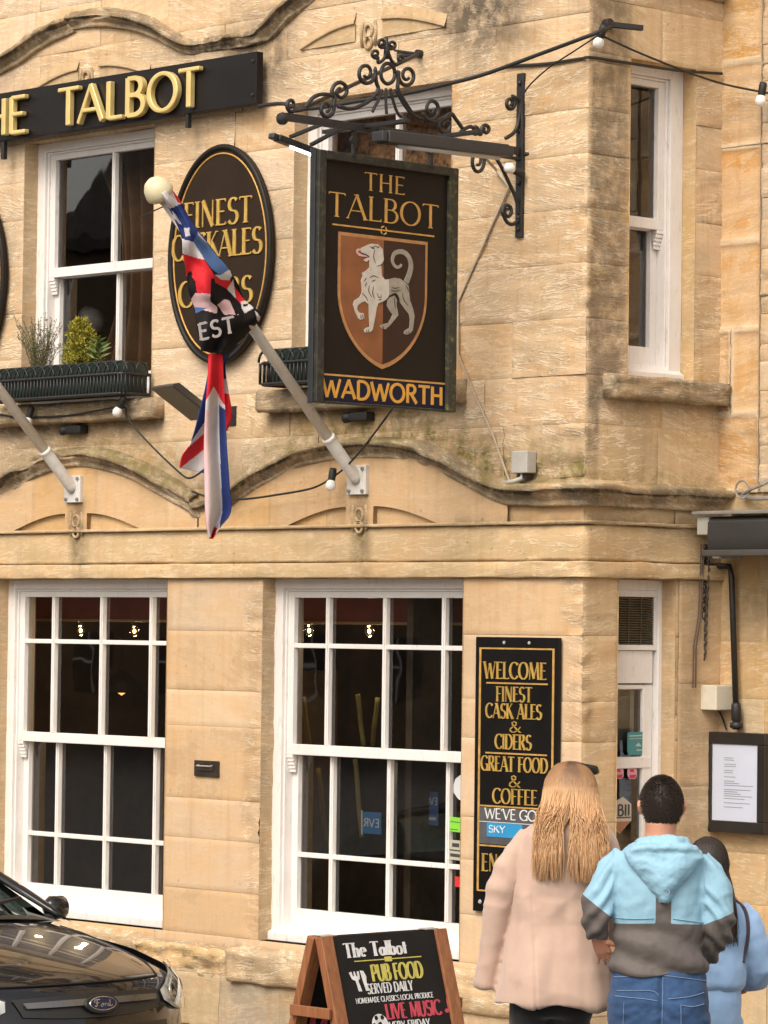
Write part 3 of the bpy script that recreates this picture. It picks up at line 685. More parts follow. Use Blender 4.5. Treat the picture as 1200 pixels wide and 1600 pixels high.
# lamps hanging in the bar
LAMPGLASS = glass_mat('lamp_glass', (1, 1, 1), .6)
for i, (px_, py_, y) in enumerate(((126, 985, .95), (210, 986, .95), (40, 992, 1.1), (483, 985, .85), (577, 986, .85), (676, 1001, 1.6))):
    p = front(px_, py_, y)
    l = thing('pendant_lamp', ['filament bulb hanging nearer the narrow pane, seen in the window behind the car', 'filament bulb hanging nearer the stone pier, seen in the window behind the car', 'filament bulb half hidden by the frame of the window behind the car', 'filament bulb in the narrow top corner pane of the window beside the welcome board', 'filament bulb in the second top pane of the window beside the welcome board', 'small dim filament bulb farther back in the window beside the welcome board'][i], 'lamp', p, 0, 'filament bulbs lit inside the bar')
    s_ = .75 if i == 5 else 1
    mb = MB(); mb.tube([(p.x, p.y, p.z+.04*s_), (p.x, p.y, 2.8)], .004, 5); mb.lathe([(.014, .03*s_), (.015, .065*s_), (.006, .075*s_)], p, n=12); mb.obj('flex', CABLE, l)
    mb = MB(); mb.lathe([(.002, -.036*s_), (.022*s_, -.024*s_), (.030*s_, 0), (.022*s_, .022*s_), (.012, .034*s_)], p, n=16); mb.obj('glass_bulb', LAMPGLASS, l, smooth=True)
    if i not in (2,): ld = bpy.data.lights.new('bulb_light', 'POINT'); ld.energy = 3.5; ld.color = (1, .66, .34); ld.shadow_soft_size = .03; lo = bpy.data.objects.new('bulb_light', ld); COL.objects.link(lo); lo.parent = l; lo.location = (0, .02, -.06)
    mb = MB(); mb.lathe([(.003, -.014), (.009*s_, -.008), (.010*s_, .006), (.003, .012)], p, n=10); mb.obj('filament', FILAMENT, l, smooth=True)
p = front(190, 1082, 2.2)
l = thing('shaded_pendant_lamp', 'dark shaded pendant glowing faintly deep inside the window behind the car', 'lamp', p)
mb = MB(); mb.lathe([(.03, .14), (.06, .10), (.15, .0), (.155, 0), (.065, .11), (.02, .15)], p, n=24); mb.tube([(p.x, p.y, p.z+.14), (p.x, p.y, 2.8)], .004, 5); mb.obj('lamp_shade', CABLE, l, smooth=True)
mb = MB(); mb.lathe([(.002, -.02), (.03, 0), (.03, .03), (.01, .05)], p, n=14); mb.obj('bulb', emit('dim_bulb', (1, .42, .12), 1.5), l, smooth=True)
# roof slab and hidden walls close the building
mb = MB(); mb.box((-8, .02, 7.2), (0, 6, 7.4)); mb.box((-8, 5.9, 0), (0, 6, 7.2)); mb.box((-8.1, .02, 0), (-8, 6, 7.2)); mb.obj('roof', STONE_MOULD, PUB)
plain = lambda o: None

# ------------------------------------------------------------------ corner doorway (set in the return wall)
def dbox(m, ua, ub, za, zb, da, db): m.box(wall3(ua, za, -da), wall3(ub, zb, -db))
f = MB(); dbox(f, .62+.055, .716, 0, 2.735, .09, .2); dbox(f, .20, .675, 2.68, 2.735, .09, .2); dbox(f, .20, .262, 0, 2.68, .09, .2)
d_ = f.obj('doorway', WHITE, PUB, bevel=.005)
f = MB(); dbox(f, .262, .675, 2.645, 2.68, .10, .14); dbox(f, .262, .675, 2.368, 2.396, .10, .14); dbox(f, .652, .675, 2.396, 2.645, .10, .14); f.obj('vent_frame', WHITE, d_, bevel=.003)
f = MB(); dbox(f, .262, .652, 2.396, 2.645, .155, .16); f.obj('vent_backing', CABLE, d_)
f = MB()
for k in range(20):
    z = 2.402+k*.0125; a = wall3(.262, z, -.11); b = wall3(.652, z, -.11); f.bar(a, b, .012, .004, (.5, 0, 1))
for u in (.36, .455, .55): f.bar(wall3(u, 2.396, -.102), wall3(u, 2.645, -.102), .004, .004, (0, 1, 0))
f.obj('vent_louvre', paint('tarnished_brass_louvre', (.17, .145, .10), .45, .3, 20, .1, 60, .6), d_)
f = MB(); dbox(f, .262, .660, 2.196, 2.366, .115, .15); f.obj('door_panel', WHITE, d_, bevel=.004)
f = MB(); dbox(f, .60, .672, 0, 2.19, .125, .165); dbox(f, .262, .60, 2.165, 2.19, .125, .165); dbox(f, .262, .655, 1.755, 1.815, .120, .17); dbox(f, .262, .60, .0, .85, .13, .165)
f.obj('door', WHITE, d_, bevel=.006)
f = MB(); f.add([wall3(.24, .8, -.145), wall3(.62, .8, -.145), wall3(.62, 2.18, -.145), wall3(.24, 2.18, -.145)], [(0, 1, 2, 3)]); f.obj('glass_pane', GLASS, d_)
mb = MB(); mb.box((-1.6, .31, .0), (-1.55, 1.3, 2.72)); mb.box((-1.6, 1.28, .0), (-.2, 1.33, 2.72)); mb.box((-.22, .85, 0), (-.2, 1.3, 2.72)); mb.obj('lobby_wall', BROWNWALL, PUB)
mb = MB(); dbox(mb, .57, .60, 1.84, 2.16, .19, .30); mb.obj('lobby_curtain', paint('cream_lobby_curtain', (.5, .47, .42), .9), PUB)

# ------------------------------------------------------------------ the neighbouring building, set back
NB = thing('neighbour_building', 'set-back neighbouring building of orange rubble stone with an awning box', 'building', (1.5, 1.05, 0))
YN = 1.05
def nb3(u, z, h): return (u, YN-h, z)
mb = MB()
def er3(u, z): return .9
def we3(u, z): return (.1+.35*smoothstep(.3, 0, abs(z-2.6))*smoothstep(.0, .15, u), .35*smoothstep(.25, 0, abs(z-3.2)) + .25*smoothstep(.3, 0, abs(z-2.75)))
ashlar(mb, -.1, 5.5, [-.2, .35, .72, 1.05, 1.32, 1.62, 1.86, 2.12, 2.42, 2.70, 3.0, 3.2], [], nb3, rnd, [(.53,.365,.175), (.51,.365,.195), (.55,.36,.15), (.50,.39,.235)], lambda u, z: .45, we3, .35, .6)
mb.obj('wall', STONE_SMOOTH, NB, smooth=True, fix=False)
mb = MB()      # quoins of orange stone, thick pale mortar
def quoin3(u, z, h): return nb3(u, z, h*1.8+.01)
rq = random.Random(5)
zq = [3.2]
while zq[-1] < 7.2: zq.append(zq[-1]+rq.uniform(.24, .52))
ashlar(mb, -.08, .285, zq, [], quoin3, rq, ORANGE, er3, lambda u, z: (.10, .15*(z < 3.5)), .24, .42, groove=-.003, g=.022, mortar=(.66,.54,.38))
mb.obj('quoin', STONE_RUBBLE, NB, smooth=True, fix=False)
mb = MB()
zr = [3.2]
while zr[-1] < 7.2: zr.append(zr[-1]+rq.uniform(.09, .16))
ashlar(mb, .292, 5.5, zr, [], lambda u, z, h: nb3(u, z, h*1.3+.03), rq, [(.60,.48,.35), (.58,.42,.27), (.62,.51,.39), (.55,.40,.25)], lambda u, z: 1.6, lambda u, z: (.15, 0), .14, .30, cell=.022)
mb.grid([[(.285, YN-.035+q*.012, 3.2+k*.1) for k in range(41)] for q in range(5)]); plain_attr(mb, (.55, .44, .34), (.1, 0, .8))
mb.obj('rubble_facing', STONE_RUBBLE, NB, smooth=True, fix=False)
mb = MB()      # pilaster in the angle below the awning
ashlar(mb, .72, 1.3, [0, .5, .9, 1.3, 1.66, 2.2, 2.735], [], lambda u, z, h: (h+.012, u, z), rq, [(.53,.385,.23), (.55,.40,.25)], lambda u, z: .8, lambda u, z: (.25*smoothstep(.2, 0, abs(u-.8)), 0), .5, .6)
mb.obj('pilaster', STONE_SMOOTH, NB, smooth=True, fix=False)
mb = MB(); mb.box((5.5, YN-.02, -.3), (5.6, 6, 7.2)); mb.box((-.0, YN+.05, 7.15), (5.6, 6, 7.3)); mb.box((.02, 5.9, 0), (5.6, 6, 7.2)); mb.obj('roof', STONE_RUBBLE, NB)

# ------------------------------------------------------------------ lettering: flat-nib strokes
def arc(cx, cy, rx, ry, a0, a1, n=18): return [(cx+rx*math.cos(R(a0+(a1-a0)*k/n)), cy+ry*math.sin(R(a0+(a1-a0)*k/n))) for k in range(n+1)]
GL = {
'A': (.74, [('t', [(.02,0),(.38,1)]), ('T', [(.36,1),(.72,0)]), ('b', [(.15,.33),(.58,.33)])]),
'B': (.58, [('T', [(.1,0),(.1,1)]), ('N', [(.1,.98),(.28,.98)]+arc(.28,.76,.2,.22,90,-90,12)+[(.1,.54)]), ('N', [(.1,.54),(.3,.54)]+arc(.3,.28,.25,.26,90,-90,12)+[(.1,.02)])]),
'C': (.70, [('N', arc(.42,.5,.38,.48,42,318,26))]),
'D': (.72, [('T', [(.1,0),(.1,1)]), ('N', [(.1,.98),(.28,.98)]+arc(.28,.5,.40,.48,90,-90,20)+[(.1,.02)])]),
'E': (.52, [('T', [(.1,0),(.1,1)]), ('b', [(.1,.975),(.48,.975)]), ('b', [(.1,.52),(.42,.52)]), ('b', [(.1,.025),(.5,.025)])]),
'F': (.50, [('T', [(.1,0),(.1,1)]), ('b', [(.1,.975),(.48,.975)]), ('b', [(.1,.52),(.42,.52)])]),
'G': (.76, [('N', arc(.42,.5,.38,.48,42,322,26)), ('T', [(.70,.0),(.70,.44)]), ('b', [(.5,.44),(.78,.44)])]),
'H': (.70, [('T', [(.1,0),(.1,1)]), ('T', [(.60,0),(.60,1)]), ('b', [(.1,.52),(.6,.52)])]),
'I': (.2, [('T', [(.1,0),(.1,1)])]),
'J': (.4, [('N', [(.3,1),(.3,.25)]+arc(.14,.22,.16,.2,0,-140,10))]),
'K': (.66, [('T', [(.1,0),(.1,1)]), ('t', [(.1,.42),(.56,1)]), ('T', [(.24,.6),(.64,0)])]),
'L': (.50, [('T', [(.1,0),(.1,1)]), ('b', [(.1,.025),(.5,.025)])]),
'M': (.90, [('t', [(.06,0),(.14,1)]), ('T', [(.14,1),(.44,.05)]), ('t', [(.44,.05),(.74,1)]), ('T', [(.74,1),(.84,0)])]),
'N': (.74, [('t', [(.1,0),(.1,1)]), ('T', [(.1,1),(.64,0)]), ('t', [(.64,0),(.64,1)])]),
'O': (.82, [('N', arc(.41,.5,.37,.48,90,450,36))]),
'P': (.56, [('T', [(.1,0),(.1,1)]), ('N', [(.1,.98),(.3,.98)]+arc(.3,.73,.23,.25,90,-90,12)+[(.1,.48)])]),
'R': (.64, [('T', [(.1,0),(.1,1)]), ('N', [(.1,.98),(.3,.98)]+arc(.3,.75,.21,.23,90,-90,12)+[(.1,.52)]), ('T', [(.28,.52),(.60,0)])]),
'S': (.54, [('N', arc(.28,.74,.21,.24,35,250,14)+arc(.26,.26,.24,.25,70,-150,14))]),
'T': (.62, [('T', [(.31,0),(.31,1)]), ('b', [(.0,.97),(.62,.97)])]),
'U': (.70, [('N', [(.1,1),(.1,.35)]+arc(.35,.33,.25,.32,180,360,14)+[(.60,1)])]),
'V': (.70, [('T', [(.02,1),(.36,0)]), ('t', [(.34,0),(.68,1)])]),
'W': (1.0, [('T', [(.02,1),(.28,0)]), ('t', [(.28,0),(.50,.9)]), ('T', [(.50,.9),(.74,0)]), ('t', [(.74,0),(.98,1)])]),
'Y': (.66, [('T', [(.02,1),(.33,.48)]), ('t', [(.64,1),(.33,.48)]), ('T', [(.33,0),(.33,.5)])]),
'&': (.70, [('N', [(.66,.48),(.5,.2),(.34,.04),(.18,.02),(.06,.16),(.08,.32),(.24,.5),(.42,.68),(.42,.86),(.3,.97),(.18,.86),(.2,.7),(.36,.42),(.62,.04),(.70,.02)])]),
"'": (.14, [('t', [(.08,.98),(.05,.76)])]), ' ': (.32, []), '.': (.14, [('T', [(.06,0),(.06,.1)])]),
'h': (.52, [('T', [(.1,0),(.1,1)]), ('N', arc(.26,.40,.15,.2,150,0,8)+[(.41,0)])]),
'e': (.50, [('N', [(.08,.34),(.42,.34)]+arc(.25,.33,.18,.28,5,310,16))]),
'a': (.50, [('N', arc(.23,.28,.17,.26,30,340,16)), ('T', [(.40,0),(.40,.56)])]),
'l': (.2, [('T', [(.1,0),(.1,1)])]),
'b': (.52, [('T', [(.1,0),(.1,1)]), ('N', arc(.28,.28,.17,.27,150,-150,16))]),
'o': (.52, [('N', arc(.26,.28,.20,.27,90,450,20))]),
't': (.34, [('T', [(.15,.02),(.15,.82)]), ('b', [(.0,.56),(.32,.56)])]),
'F ': (.5, []), 'r': (.36, [('T', [(.1,0),(.1,.56)]), ('N', arc(.24,.38,.14,.16,150,50,6))]), 'd': (.52, [('T', [(.42,0),(.42,1)]), ('N', arc(.24,.28,.17,.27,30,330,16))]),
}
def ribbon(mb, P, ws, org, eu, ev, en, d0, d1, mi=0):
    n = len(P); V = []
    closed = n > 3 and math.hypot(P[0][0]-P[-1][0], P[0][1]-P[-1][1]) < 1e-6
    for i in range(n):
        a = P[i-1] if i else (P[-2] if closed else P[0]); b = P[i+1] if i < n-1 else (P[1] if closed else P[-1])
        dx, dy = b[0]-a[0], b[1]-a[1]; L = math.hypot(dx, dy) or 1; nx, ny = -dy/L, dx/L; w_ = ws[i]/2
        for s_ in (1, -1):
            q = org+eu*(P[i][0]+nx*w_*s_)+ev*(P[i][1]+ny*w_*s_); V += [q+en*d0, q+en*d1]
    F = []
    for i in range(n-1):
        o = i*4; F += [(o+1, o+3, o+7, o+5), (o, o+1, o+5, o+4), (o+2, o+6, o+7, o+3)]
    if not closed: F += [(0, 2, 3, 1), ((n-1)*4, (n-1)*4+1, (n-1)*4+3, (n-1)*4+2)]
    mb.add(V, F, mi)
def text(mb, s, org, eu, ev, en, h, width, thick=.16, thin=.06, serif=0., depth=.003, back=0., gap=.10, mi=0, align='l'):
    org, eu, ev, en = Vector(org), Vector(eu).normalized(), Vector(ev).normalized(), Vector(en).normalized()
    total = sum(GL[c][0]+gap for c in s)-gap; kx = width/total if width else h; x = 0; k = 0
    if align == 'c': x = -total/2
    for c in s:
        w_, st = GL[c]
        for kind, P in st:
            Q = [((x+a)*kx, b*h) for a, b in P]; k += 1; dd = depth + .00025*(k % 7)
            if kind == 'T': ws = [thick*h]*len(Q)
            elif kind in 'tb': ws = [thin*h]*len(Q)
            else:
                ws = []
                for i in range(len(Q)):
                    a, b = Q[max(0, i-1)], Q[min(len(Q)-1, i+1)]; L = math.hypot(b[0]-a[0], b[1]-a[1]) or 1; ws.append(h*(thin+(thick-thin)*abs((b[1]-a[1])/L)**1.3))
            ribbon(mb, Q, ws, org, eu, ev, en, back, dd, mi)
            if serif and kind in 'Tt':
                for (a, b) in (P[0], P[-1]):
                    if b in (0, 1) and c not in 'NVWM' or (b == 1 and c in 'VW') :
                        k += 1; hw = (serif+ (thick if kind == 'T' else thin)/2)*h; yy = (thin*.4 if b == 0 else 1-thin*.4)*h
                        ribbon(mb, [((x+a)*kx-hw, yy), ((x+a)*kx+hw, yy)], [thin*.8*h]*2, org, eu, ev, en, back, depth+.00025*(k % 7)+.0002, mi)
            if serif and kind == 'b' and c in 'ETFL':
                for (a, b) in ((P[-1],) if c != 'T' else (P[0], P[-1])):
                    if b > .9: s2 = -1
                    elif b < .1: s2 = 1
                    else: continue
                    k += 1; ribbon(mb, [((x+a)*kx, b*h), ((x+a)*kx, (b+s2*serif*1.5)*h)], [thin*1.3*h, thin*.5*h], org, eu, ev, en, back, depth+.00025*(k % 7)+.0004, mi)
        x += w_+gap
FX, FZ, FN = Vector((1,0,0)), Vector((0,0,1)), Vector((0,-1,0))    # on the front wall
SY = Vector((0,1,0)); SN = Vector((1,0,0))                           # on faces turned towards +X

# fascia sign
s = thing('fascia_sign', 'long black fascia board with raised gold letters above the window with plants', 'sign', (-4.2, -.05, 5.375))
mb = MB(); mb.box((-6.2, -.105, 5.378), (-2.430, -.055, 5.672)); b_ = mb.obj('board', paint('satin_black_fascia', (.013, .011, .011), .42, .3, 3, .06, 25, spec=.22), s, bevel=.004)
mb = MB()
for x in (-2.46,):
    for z in (5.43, 5.62): mb.lathe([(.012, 0), (.010, .006), (.0, .008)], (x, -.105, z), (0, -1, 0), 10)
mb.obj('screw', IRON, s)
for c, a, b_x in (('T', -4.995, -4.82), ('H', -4.87, -4.635), ('E', -4.628, -4.452), ('T', -4.147, -3.955), ('A', -3.963, -3.728), ('L', -3.708, -3.552), ('B', -3.53, -3.350), ('O', -3.325, -3.062), ('T', -3.052, -2.872)):
    mb = MB(); text(mb, c, (a, -.105, 5.405), FX, FZ, FN, .222, (b_x-a), .175, .115, 0, .046, .012); mb.obj('letter', GOLD_RAISED, s, bevel=.006)
mb = MB(); mb.box((-3.04, -.10, 5.30), (-3.015, -.075, 5.378)); mb.box((-4.75, -.10, 5.27), (-4.72, -.075, 5.378)); mb.obj('strap', IRON, s)

# oval boards
def oval_board():
    cx, cz, a, b = -2.782, 4.565, .433, .617
    s = thing('oval_sign', 'oval dark brown board lettered in gold behind the rolled flag', 'sign', (cx, -.02, cz-b), 0, 'oval name boards between the upper windows')
    mb = MB(); el = [(math.cos(t)*a, math.sin(t)*b) for t in [k*math.pi/40 for k in range(80)]]; mb.prism(el, (cx, -.018, cz), FX, FZ, FN*.034); mb.obj('board', BROWN_BOARD, s, bevel=.003)
    mb = MB(); mb.tube([(cx+x*.985, -.052, cz+z*.985) for x, z in el], .017, 8, closed=True); mb.obj('rim', BLACK_PAINT, s, smooth=True)
    mb = MB(); mb.tube([(cx+x*.915, -.053, cz+z*.925) for x, z in el], .0055, 6, closed=True); mb.obj('gold_line', GOLD_FLAT, s, smooth=True)
    mb = MB(); o = -.0525
    up = FZ
    text(mb, 'FINEST', (-3.085, o, 4.728), FX, FZ, FN, .150, .575, .16, .05, .06, .006)
    text(mb, 'CASK', (-3.19, o, 4.548), FX, FZ, FN, .150, .40, .17, .05, .05, .006, gap=.06); text(mb, 'ALES', (-2.785, o, 4.548), FX, FZ, FN, .150, .365, .17, .05, .05, .006, gap=.06)
    text(mb, '&', (-2.90, o, 4.445), FX, FZ, FN, .075, .07, .16, .06, 0, .006)
    text(mb, 'CIDERS', (-3.125, o, 4.278), FX, FZ, FN, .152, .63, .17, .05, .05, .006)
    mb.obj('lettering', GOLD, s)
    return s
ov = oval_board(); ov2 = copy_tree(ov); ov2.location.x -= 2.415; ov2['label'] = 'dark rim of a second oval board, its lettering out of view'

# welcome board
s = thing('welcome_board', 'tall black welcome board with gold lettering beside the ground window', 'sign', (-.455, -.01, 1.0))
mb = MB(); mb.box((-.757, -.030, 1.005), (-.158, -.012, 2.428)); mb.obj('board', paint('gloss_black_panel', (.007, .006, .006), .4, .3, 4, .05, 20, spec=.2), s, bevel=.003)
mb = MB()
def rect_line(mb, x0, x1, z0, z1, w_, y, d): 
    mb.box((x0, y-d, z0), (x0+w_, y, z1)); mb.box((x1-w_, y-d, z0), (x1, y, z1)); mb.box((x0+w_, y-d, z1-w_*.6), (x1-w_, y, z1)); mb.box((x0+w_, y-d, z0), (x1-w_, y, z0+w_*.6))
rect_line(mb, -.728, -.190, 1.11, 2.373, .014, -.030, .002)
for z in (2.190, 1.828, 1.553, 1.348): mb.box((-.675 if z > 1.6 else -.712, -.032, z-.004), (-.235 if z > 1.6 else -.206, -.030, z+.004))
mb.obj('gold_line', GOLD_FLAT, s)
mb = MB(); y = -.0302
for t_, z, h, x0, x1 in (('WELCOME', 2.212, .088, -.690, -.245), ('FINEST', 2.095, .078, -.600, -.345), ('CASK ALES', 2.008, .078, -.675, -.275), ('&', 1.938, .058, -.505, -.420), ('CIDERS', 1.850, .078, -.605, -.345), ('GREAT FOOD', 1.735, .078, -.705, -.230), ('&', 1.656, .062, -.505, -.420), ('COFFEE', 1.568, .080, -.618, -.300), ('ENJOY', 1.215, .092, -.690, -.40)):
    text(mb, t_, (x0, y, z), FX, FZ, FN, h, x1-x0, .165, .055, .04, .004, gap=.085)
mb.obj('lettering', GOLD, s)
mb = MB(); mb.box((-.712, -.034, 1.357), (-.206, -.030, 1.545)); mb.obj('chalk_panel', paint('grey_chalk_panel', (.075, .072, .075), .8, .35, 7, .1), s)
mb = MB(); mb.box((-.655, -.0365, 1.395), (-.40, -.034, 1.468)); mb.obj('blue_sticker', paint('blue_sticker_vinyl', (.03, .26, .52), .4, .1), s)
CHALK = paint('white_chalk', (.66, .66, .66), .9, .25, 40, .2)
mb = MB(); text(mb, "WE'VE GOT", (-.672, -.034, 1.488), FX, FZ, FN, .055, .42, .14, .10, 0, .0015, gap=.02); text(mb, 'SKY', (-.64, -.0366, 1.418), FX, FZ, FN, .036, .12, .16, .13, 0, .001, gap=.02); mb.box((-.712, -.0352, 1.470), (-.25, -.034, 1.473)); mb.obj('chalk_lettering', CHALK, s)
mb = MB()
for x in (-.55, -.37): mb.lathe([(.009, 0), (.008, .004)], (x, -.030, 2.40), (0, -1, 0), 10)
mb.lathe([(.012, 0), (.008, .005)], (-.705, -.030, 1.055), (0, -1, 0), 10); mb.obj('screw', LEADGREY, s)

s.matrix_basis = Matrix.Translation((.024, 0, 0)) @ s.matrix_basis

# letter box in the pier
s = thing('letter_box', 'small dark metal letter plate set in the smooth stone pier', 'letter box', (-2.88, 0, 1.615))
mb = MB(); mb.box((-2.985, -.014, 1.618), (-2.777, .0, 1.708)); mb.obj('plate', paint('dark_bronze', (.055, .04, .03), .5, .3, 20, .2, 60, .5), s, bevel=.004)
mb = MB(); mb.box((-2.945, -.022, 1.650), (-2.82, -.014, 1.676)); mb.obj('flap', paint('worn_bronze_flap', (.10, .078, .06), .4, .3, 20, .2, 60, .6), s, bevel=.004)
mb = MB(); mb.tube([(-2.94, -.016, 1.682), (-2.94, -.034, 1.678), (-2.825, -.034, 1.678), (-2.825, -.016, 1.682)], .0035, 6); mb.obj('handle', LEADGREY, s)
# ------------------------------------------------------------------ hanging sign on its iron bracket
XS = -.467
def S(px, py, dx=0.): return side(px, py, XS+dx)
sg = thing('hanging_sign', 'hanging pub sign with a white hound on a brown shield, black weathered frame', 'sign', (XS, -.94, 3.565))
X1, X0 = XS-.022, XS-.060      # front and back faces
ya, yb, za, zb = -1.425, -.458, 3.568, 4.812
FRAMEM = paint('mossy_black_frame', (.022, .020, .017), .6, .4, 9, .4, 50, dirt=((.10, .105, .03), .8))
mb = MB(); fw = .062
for a, b in (((X0, ya, za), (X1+.022, ya+fw*.8, zb)), ((X0, ya+fw*.8, zb-.045), (X1+.022, yb-fw, zb)), ((X0, ya+fw*.8, za), (X1+.010, yb-fw, za+.012))): mb.box(a, b)
mb.obj('frame', FRAMEM, sg, bevel=.006)
mb = MB(); mb.box((X0, yb-fw, za), (X1+.022, yb, zb)); mb.obj('frame', paint('moss_grown_frame', (.035, .032, .02), .8, .4, 12, .6, 50, dirt=((.20, .19, .05), 1.)), sg, bevel=.006, label=None) if False else mb.obj('frame', paint('moss_grown_frame', (.035, .032, .02), .8, .4, 12, .6, 50, dirt=((.20, .19, .05), 1.)), sg, bevel=.006)
mb = MB(); mb.box((X0+.01, ya+.02, za+.008), (X1, yb-.02, zb-.02)); mb.obj('panel', paint('brown_black_sign_panel', (.012, .0085, .0065), .5, .3, 4, .06, 30, spec=.2), sg)
mb = MB(); mb.box((X0, ya-.008, za-.005), (X1-.002, ya-.002, zb+.01)); mb.obj('side_board', paint('slate_black_edge', (.022, .024, .028), .45, .3, 8, .1), sg, bevel=.004)
mb = MB(); mb.box((X1, ya+.05, 3.582), (X1+.0015, yb-.064, 3.705)); mb.obj('band', paint('navy_band', (.009, .011, .03), .5, .2, spec=.2), sg)
mb = MB()
text(mb, 'THE', (X1, -1.098, 4.643), SY, FZ, SN, .090, .275, .15, .055, .05, .002, gap=.14)
text(mb, 'TALBOT', (X1, -1.340, 4.492), SY, FZ, SN, .122, .755, .14, .045, .055, .002, gap=.10)
mb.box((X1, -1.315, 4.449), (X1+.002, -.61, 4.457))
for k in range(4): mb.tube([(X1+.002, -.965+.02*math.cos(t+k*1.57), 4.452+.02*math.sin(t+k*1.57)) for t in (0, .5, 1.0)], .004, 5)
mb.box((X1+.0015, ya+.05, 3.705), (X1+.003, yb-.064, 3.714)); mb.obj('lettering', GOLD_FLAT, sg)
mb = MB(); text(mb, 'WADWORTH', (X1+.0015, -1.372, 3.598), SY, FZ, SN, .092, .835, .20, .15, 0, .002, gap=.07)
mb.obj('lettering', paint('amber_lettering', (.62, .31, .045), .45, .12, 20, .1), sg)
# shield and hound
def shield_outline(k=1.):
    cy, zt, hw, zs, ztip = -.967, 4.42, .308*k, 4.14, 3.758
    zt = 4.42-(1-k)*.3
    L = [(cy-hw, zt)]
    for q in range(13):
        t = q/12; L.append((cy-hw*math.cos(t*math.pi/2)**.9 if t < 1 else cy, zs-(zs-(ztip+(1-k)*.42))*(math.sin(t*math.pi/2)*.55+t*.45)))
    return L+[(2*cy-y, z) for y, z in reversed(L[:-1])]
so, si = shield_outline(), shield_outline(.945)
mb = MB(); mb.prism(so, (X1, 0, 0), SY, FZ, SN*.004); mb.obj('shield_edge', paint('copper_gilt_edge', (.46, .235, .10), .45, .25, 20, .1, 40, .3), sg)
ztop = si[0][1]; tipi = min(si, key=lambda q: q[1])
left = [(-.967, ztop)]+[p for p in si if p[0] < -.9671]+[tipi]; right = [tipi]+[p for p in si if p[0] > -.9669]+[(-.967, ztop)]
mb = MB(); mb.prism(left, (X1+.004, 0, 0), SY, FZ, SN*.0015); mb.obj('shield_field', paint('rust_brown_field', (.235, .082, .028), .5, .3, 7, .08, 40), sg)
mb = MB(); mb.prism(right, (X1+.004, 0, 0), SY, FZ, SN*.0015); mb.obj('shield_field', paint('dark_umber_field', (.040, .018, .012), .5, .2, 7, .08, spec=.25), sg)
hx = X1+.0055
def Z(pts, k=3): return [(v.y, v.z) for v in (side(520+a/6.665, 350+b/6.667, hx) for a, b in pts)]
HW = paint('warm_white_hound', (.52, .475, .42), .6, .15, 25, .1, 60); HG = paint('grey_white_hound', (.30, .272, .225), .6, .22, 25, .1, 60)
body_f = [(290,250),(330,232),(365,215),(400,205),(470,213),(490,235),(515,260),(528,370),(500,440),(508,540),(540,580),(580,575),(585,730),(565,785),(520,815),(470,830),(455,870),(440,960),(425,1040),(412,1100),(390,1125),(330,1130),(318,1105),(345,1080),(380,1070),(375,960),(372,840),(330,805),(290,822),(255,850),(248,890),(275,925),(318,930),(325,985),(290,998),(262,985),(225,905),(208,840),(222,795),(275,765),(300,715),(298,650),(290,590),(310,545),(300,510),(340,490),(380,455),(378,370),(345,395),(318,380),(340,360),(378,345),(370,325),(320,310),(290,290)]
body_r = [(580,575),(640,560),(700,570),(735,595),(785,640),(800,720),(800,790),(835,890),(848,960),(838,1050),(830,1110),(800,1140),(765,1155),(735,1140),(745,1110),(795,1080),(800,1000),(790,940),(740,880),(700,820),(680,760),(660,725),(620,722),(590,745)]
leg_r = [(590,765),(640,745),(665,790),(660,840),(672,900),(680,950),(640,1000),(590,1060),(545,1098),(500,1085),(485,1060),(530,1040),(575,1030),(600,985),(620,945),(585,900),(560,850),(565,790)]
tail = [(760,610),(795,520),(812,430),(790,350),(745,300),(690,288),(640,310),(618,370),(630,420),(665,450),(700,440),(712,420)]
mb = MB(); mb.prism(Z(body_f), (hx, 0, 0), SY, FZ, SN*.003); mb.obj('hound', HW, sg)
mb = MB(); mb.prism(Z(body_r), (hx, 0, 0), SY, FZ, SN*.0028); mb.prism(Z(leg_r), (hx, 0, 0), SY, FZ, SN*.0022)
tl = Z(tail); tv = [(v.x, v.y) for v in spline([(a, b, 0) for a, b in tl], 5)]
ribbon(mb, tv, [lerp(.034, .012, i/(len(tv)-1)) for i in range(len(tv))], Vector((hx, 0, 0)), SY, FZ, SN, 0, .0032); mb.obj('hound', HG, sg)
mb = MB()
def ink(pts, w_=.005, d=.0042): P = Z(pts); P = [(v.x, v.y) for v in spline([(a, b, 0) for a, b in P], 4)]; ribbon(mb, P, [w_*(1-.6*abs(2*i/(len(P)-1)-1)) for i in range(len(P))], Vector((hx, 0, 0)), SY, FZ, SN, .0015, d)
for q in ([(450,440),(500,425),(526,385)], [(432,270),(420,340),(440,410)], [(380,235),(410,245),(440,225)], [(400,252),(430,258)], [(375,345),(335,315),(300,305)], [(440,230),(470,245),(475,225)], [(300,720),(340,760),(360,800)], [(375,640),(370,700),(400,760)], [(420,650),(410,720),(430,780)], [(460,720),(470,760),(500,760),(495,735)], [(475,790),(500,785)], [(470,830),(540,800),(590,745)], [(590,745),(640,722),(672,745),(690,790)], [(610,660),(650,670),(690,655)], [(600,690),(650,700),(700,685)], [(720,720),(735,790),(780,850)], [(640,770),(640,830),(650,880)], [(380,560),(420,540),(470,560)], [(400,600),(440,580)], [(320,600),(345,560)], [(330,650),(350,610)], [(345,1105),(352,1125)], [(365,1100),(372,1124)], [(285,945),(292,990)], [(305,940),(312,988)], [(515,1065),(525,1088)], [(760,1120),(768,1150)], [(785,1115),(792,1143)], [(755,640),(790,700),(798,760)]): ink(q)
mb.obj('hound_line', paint('dark_outline', (.05, .04, .035), .6), sg)
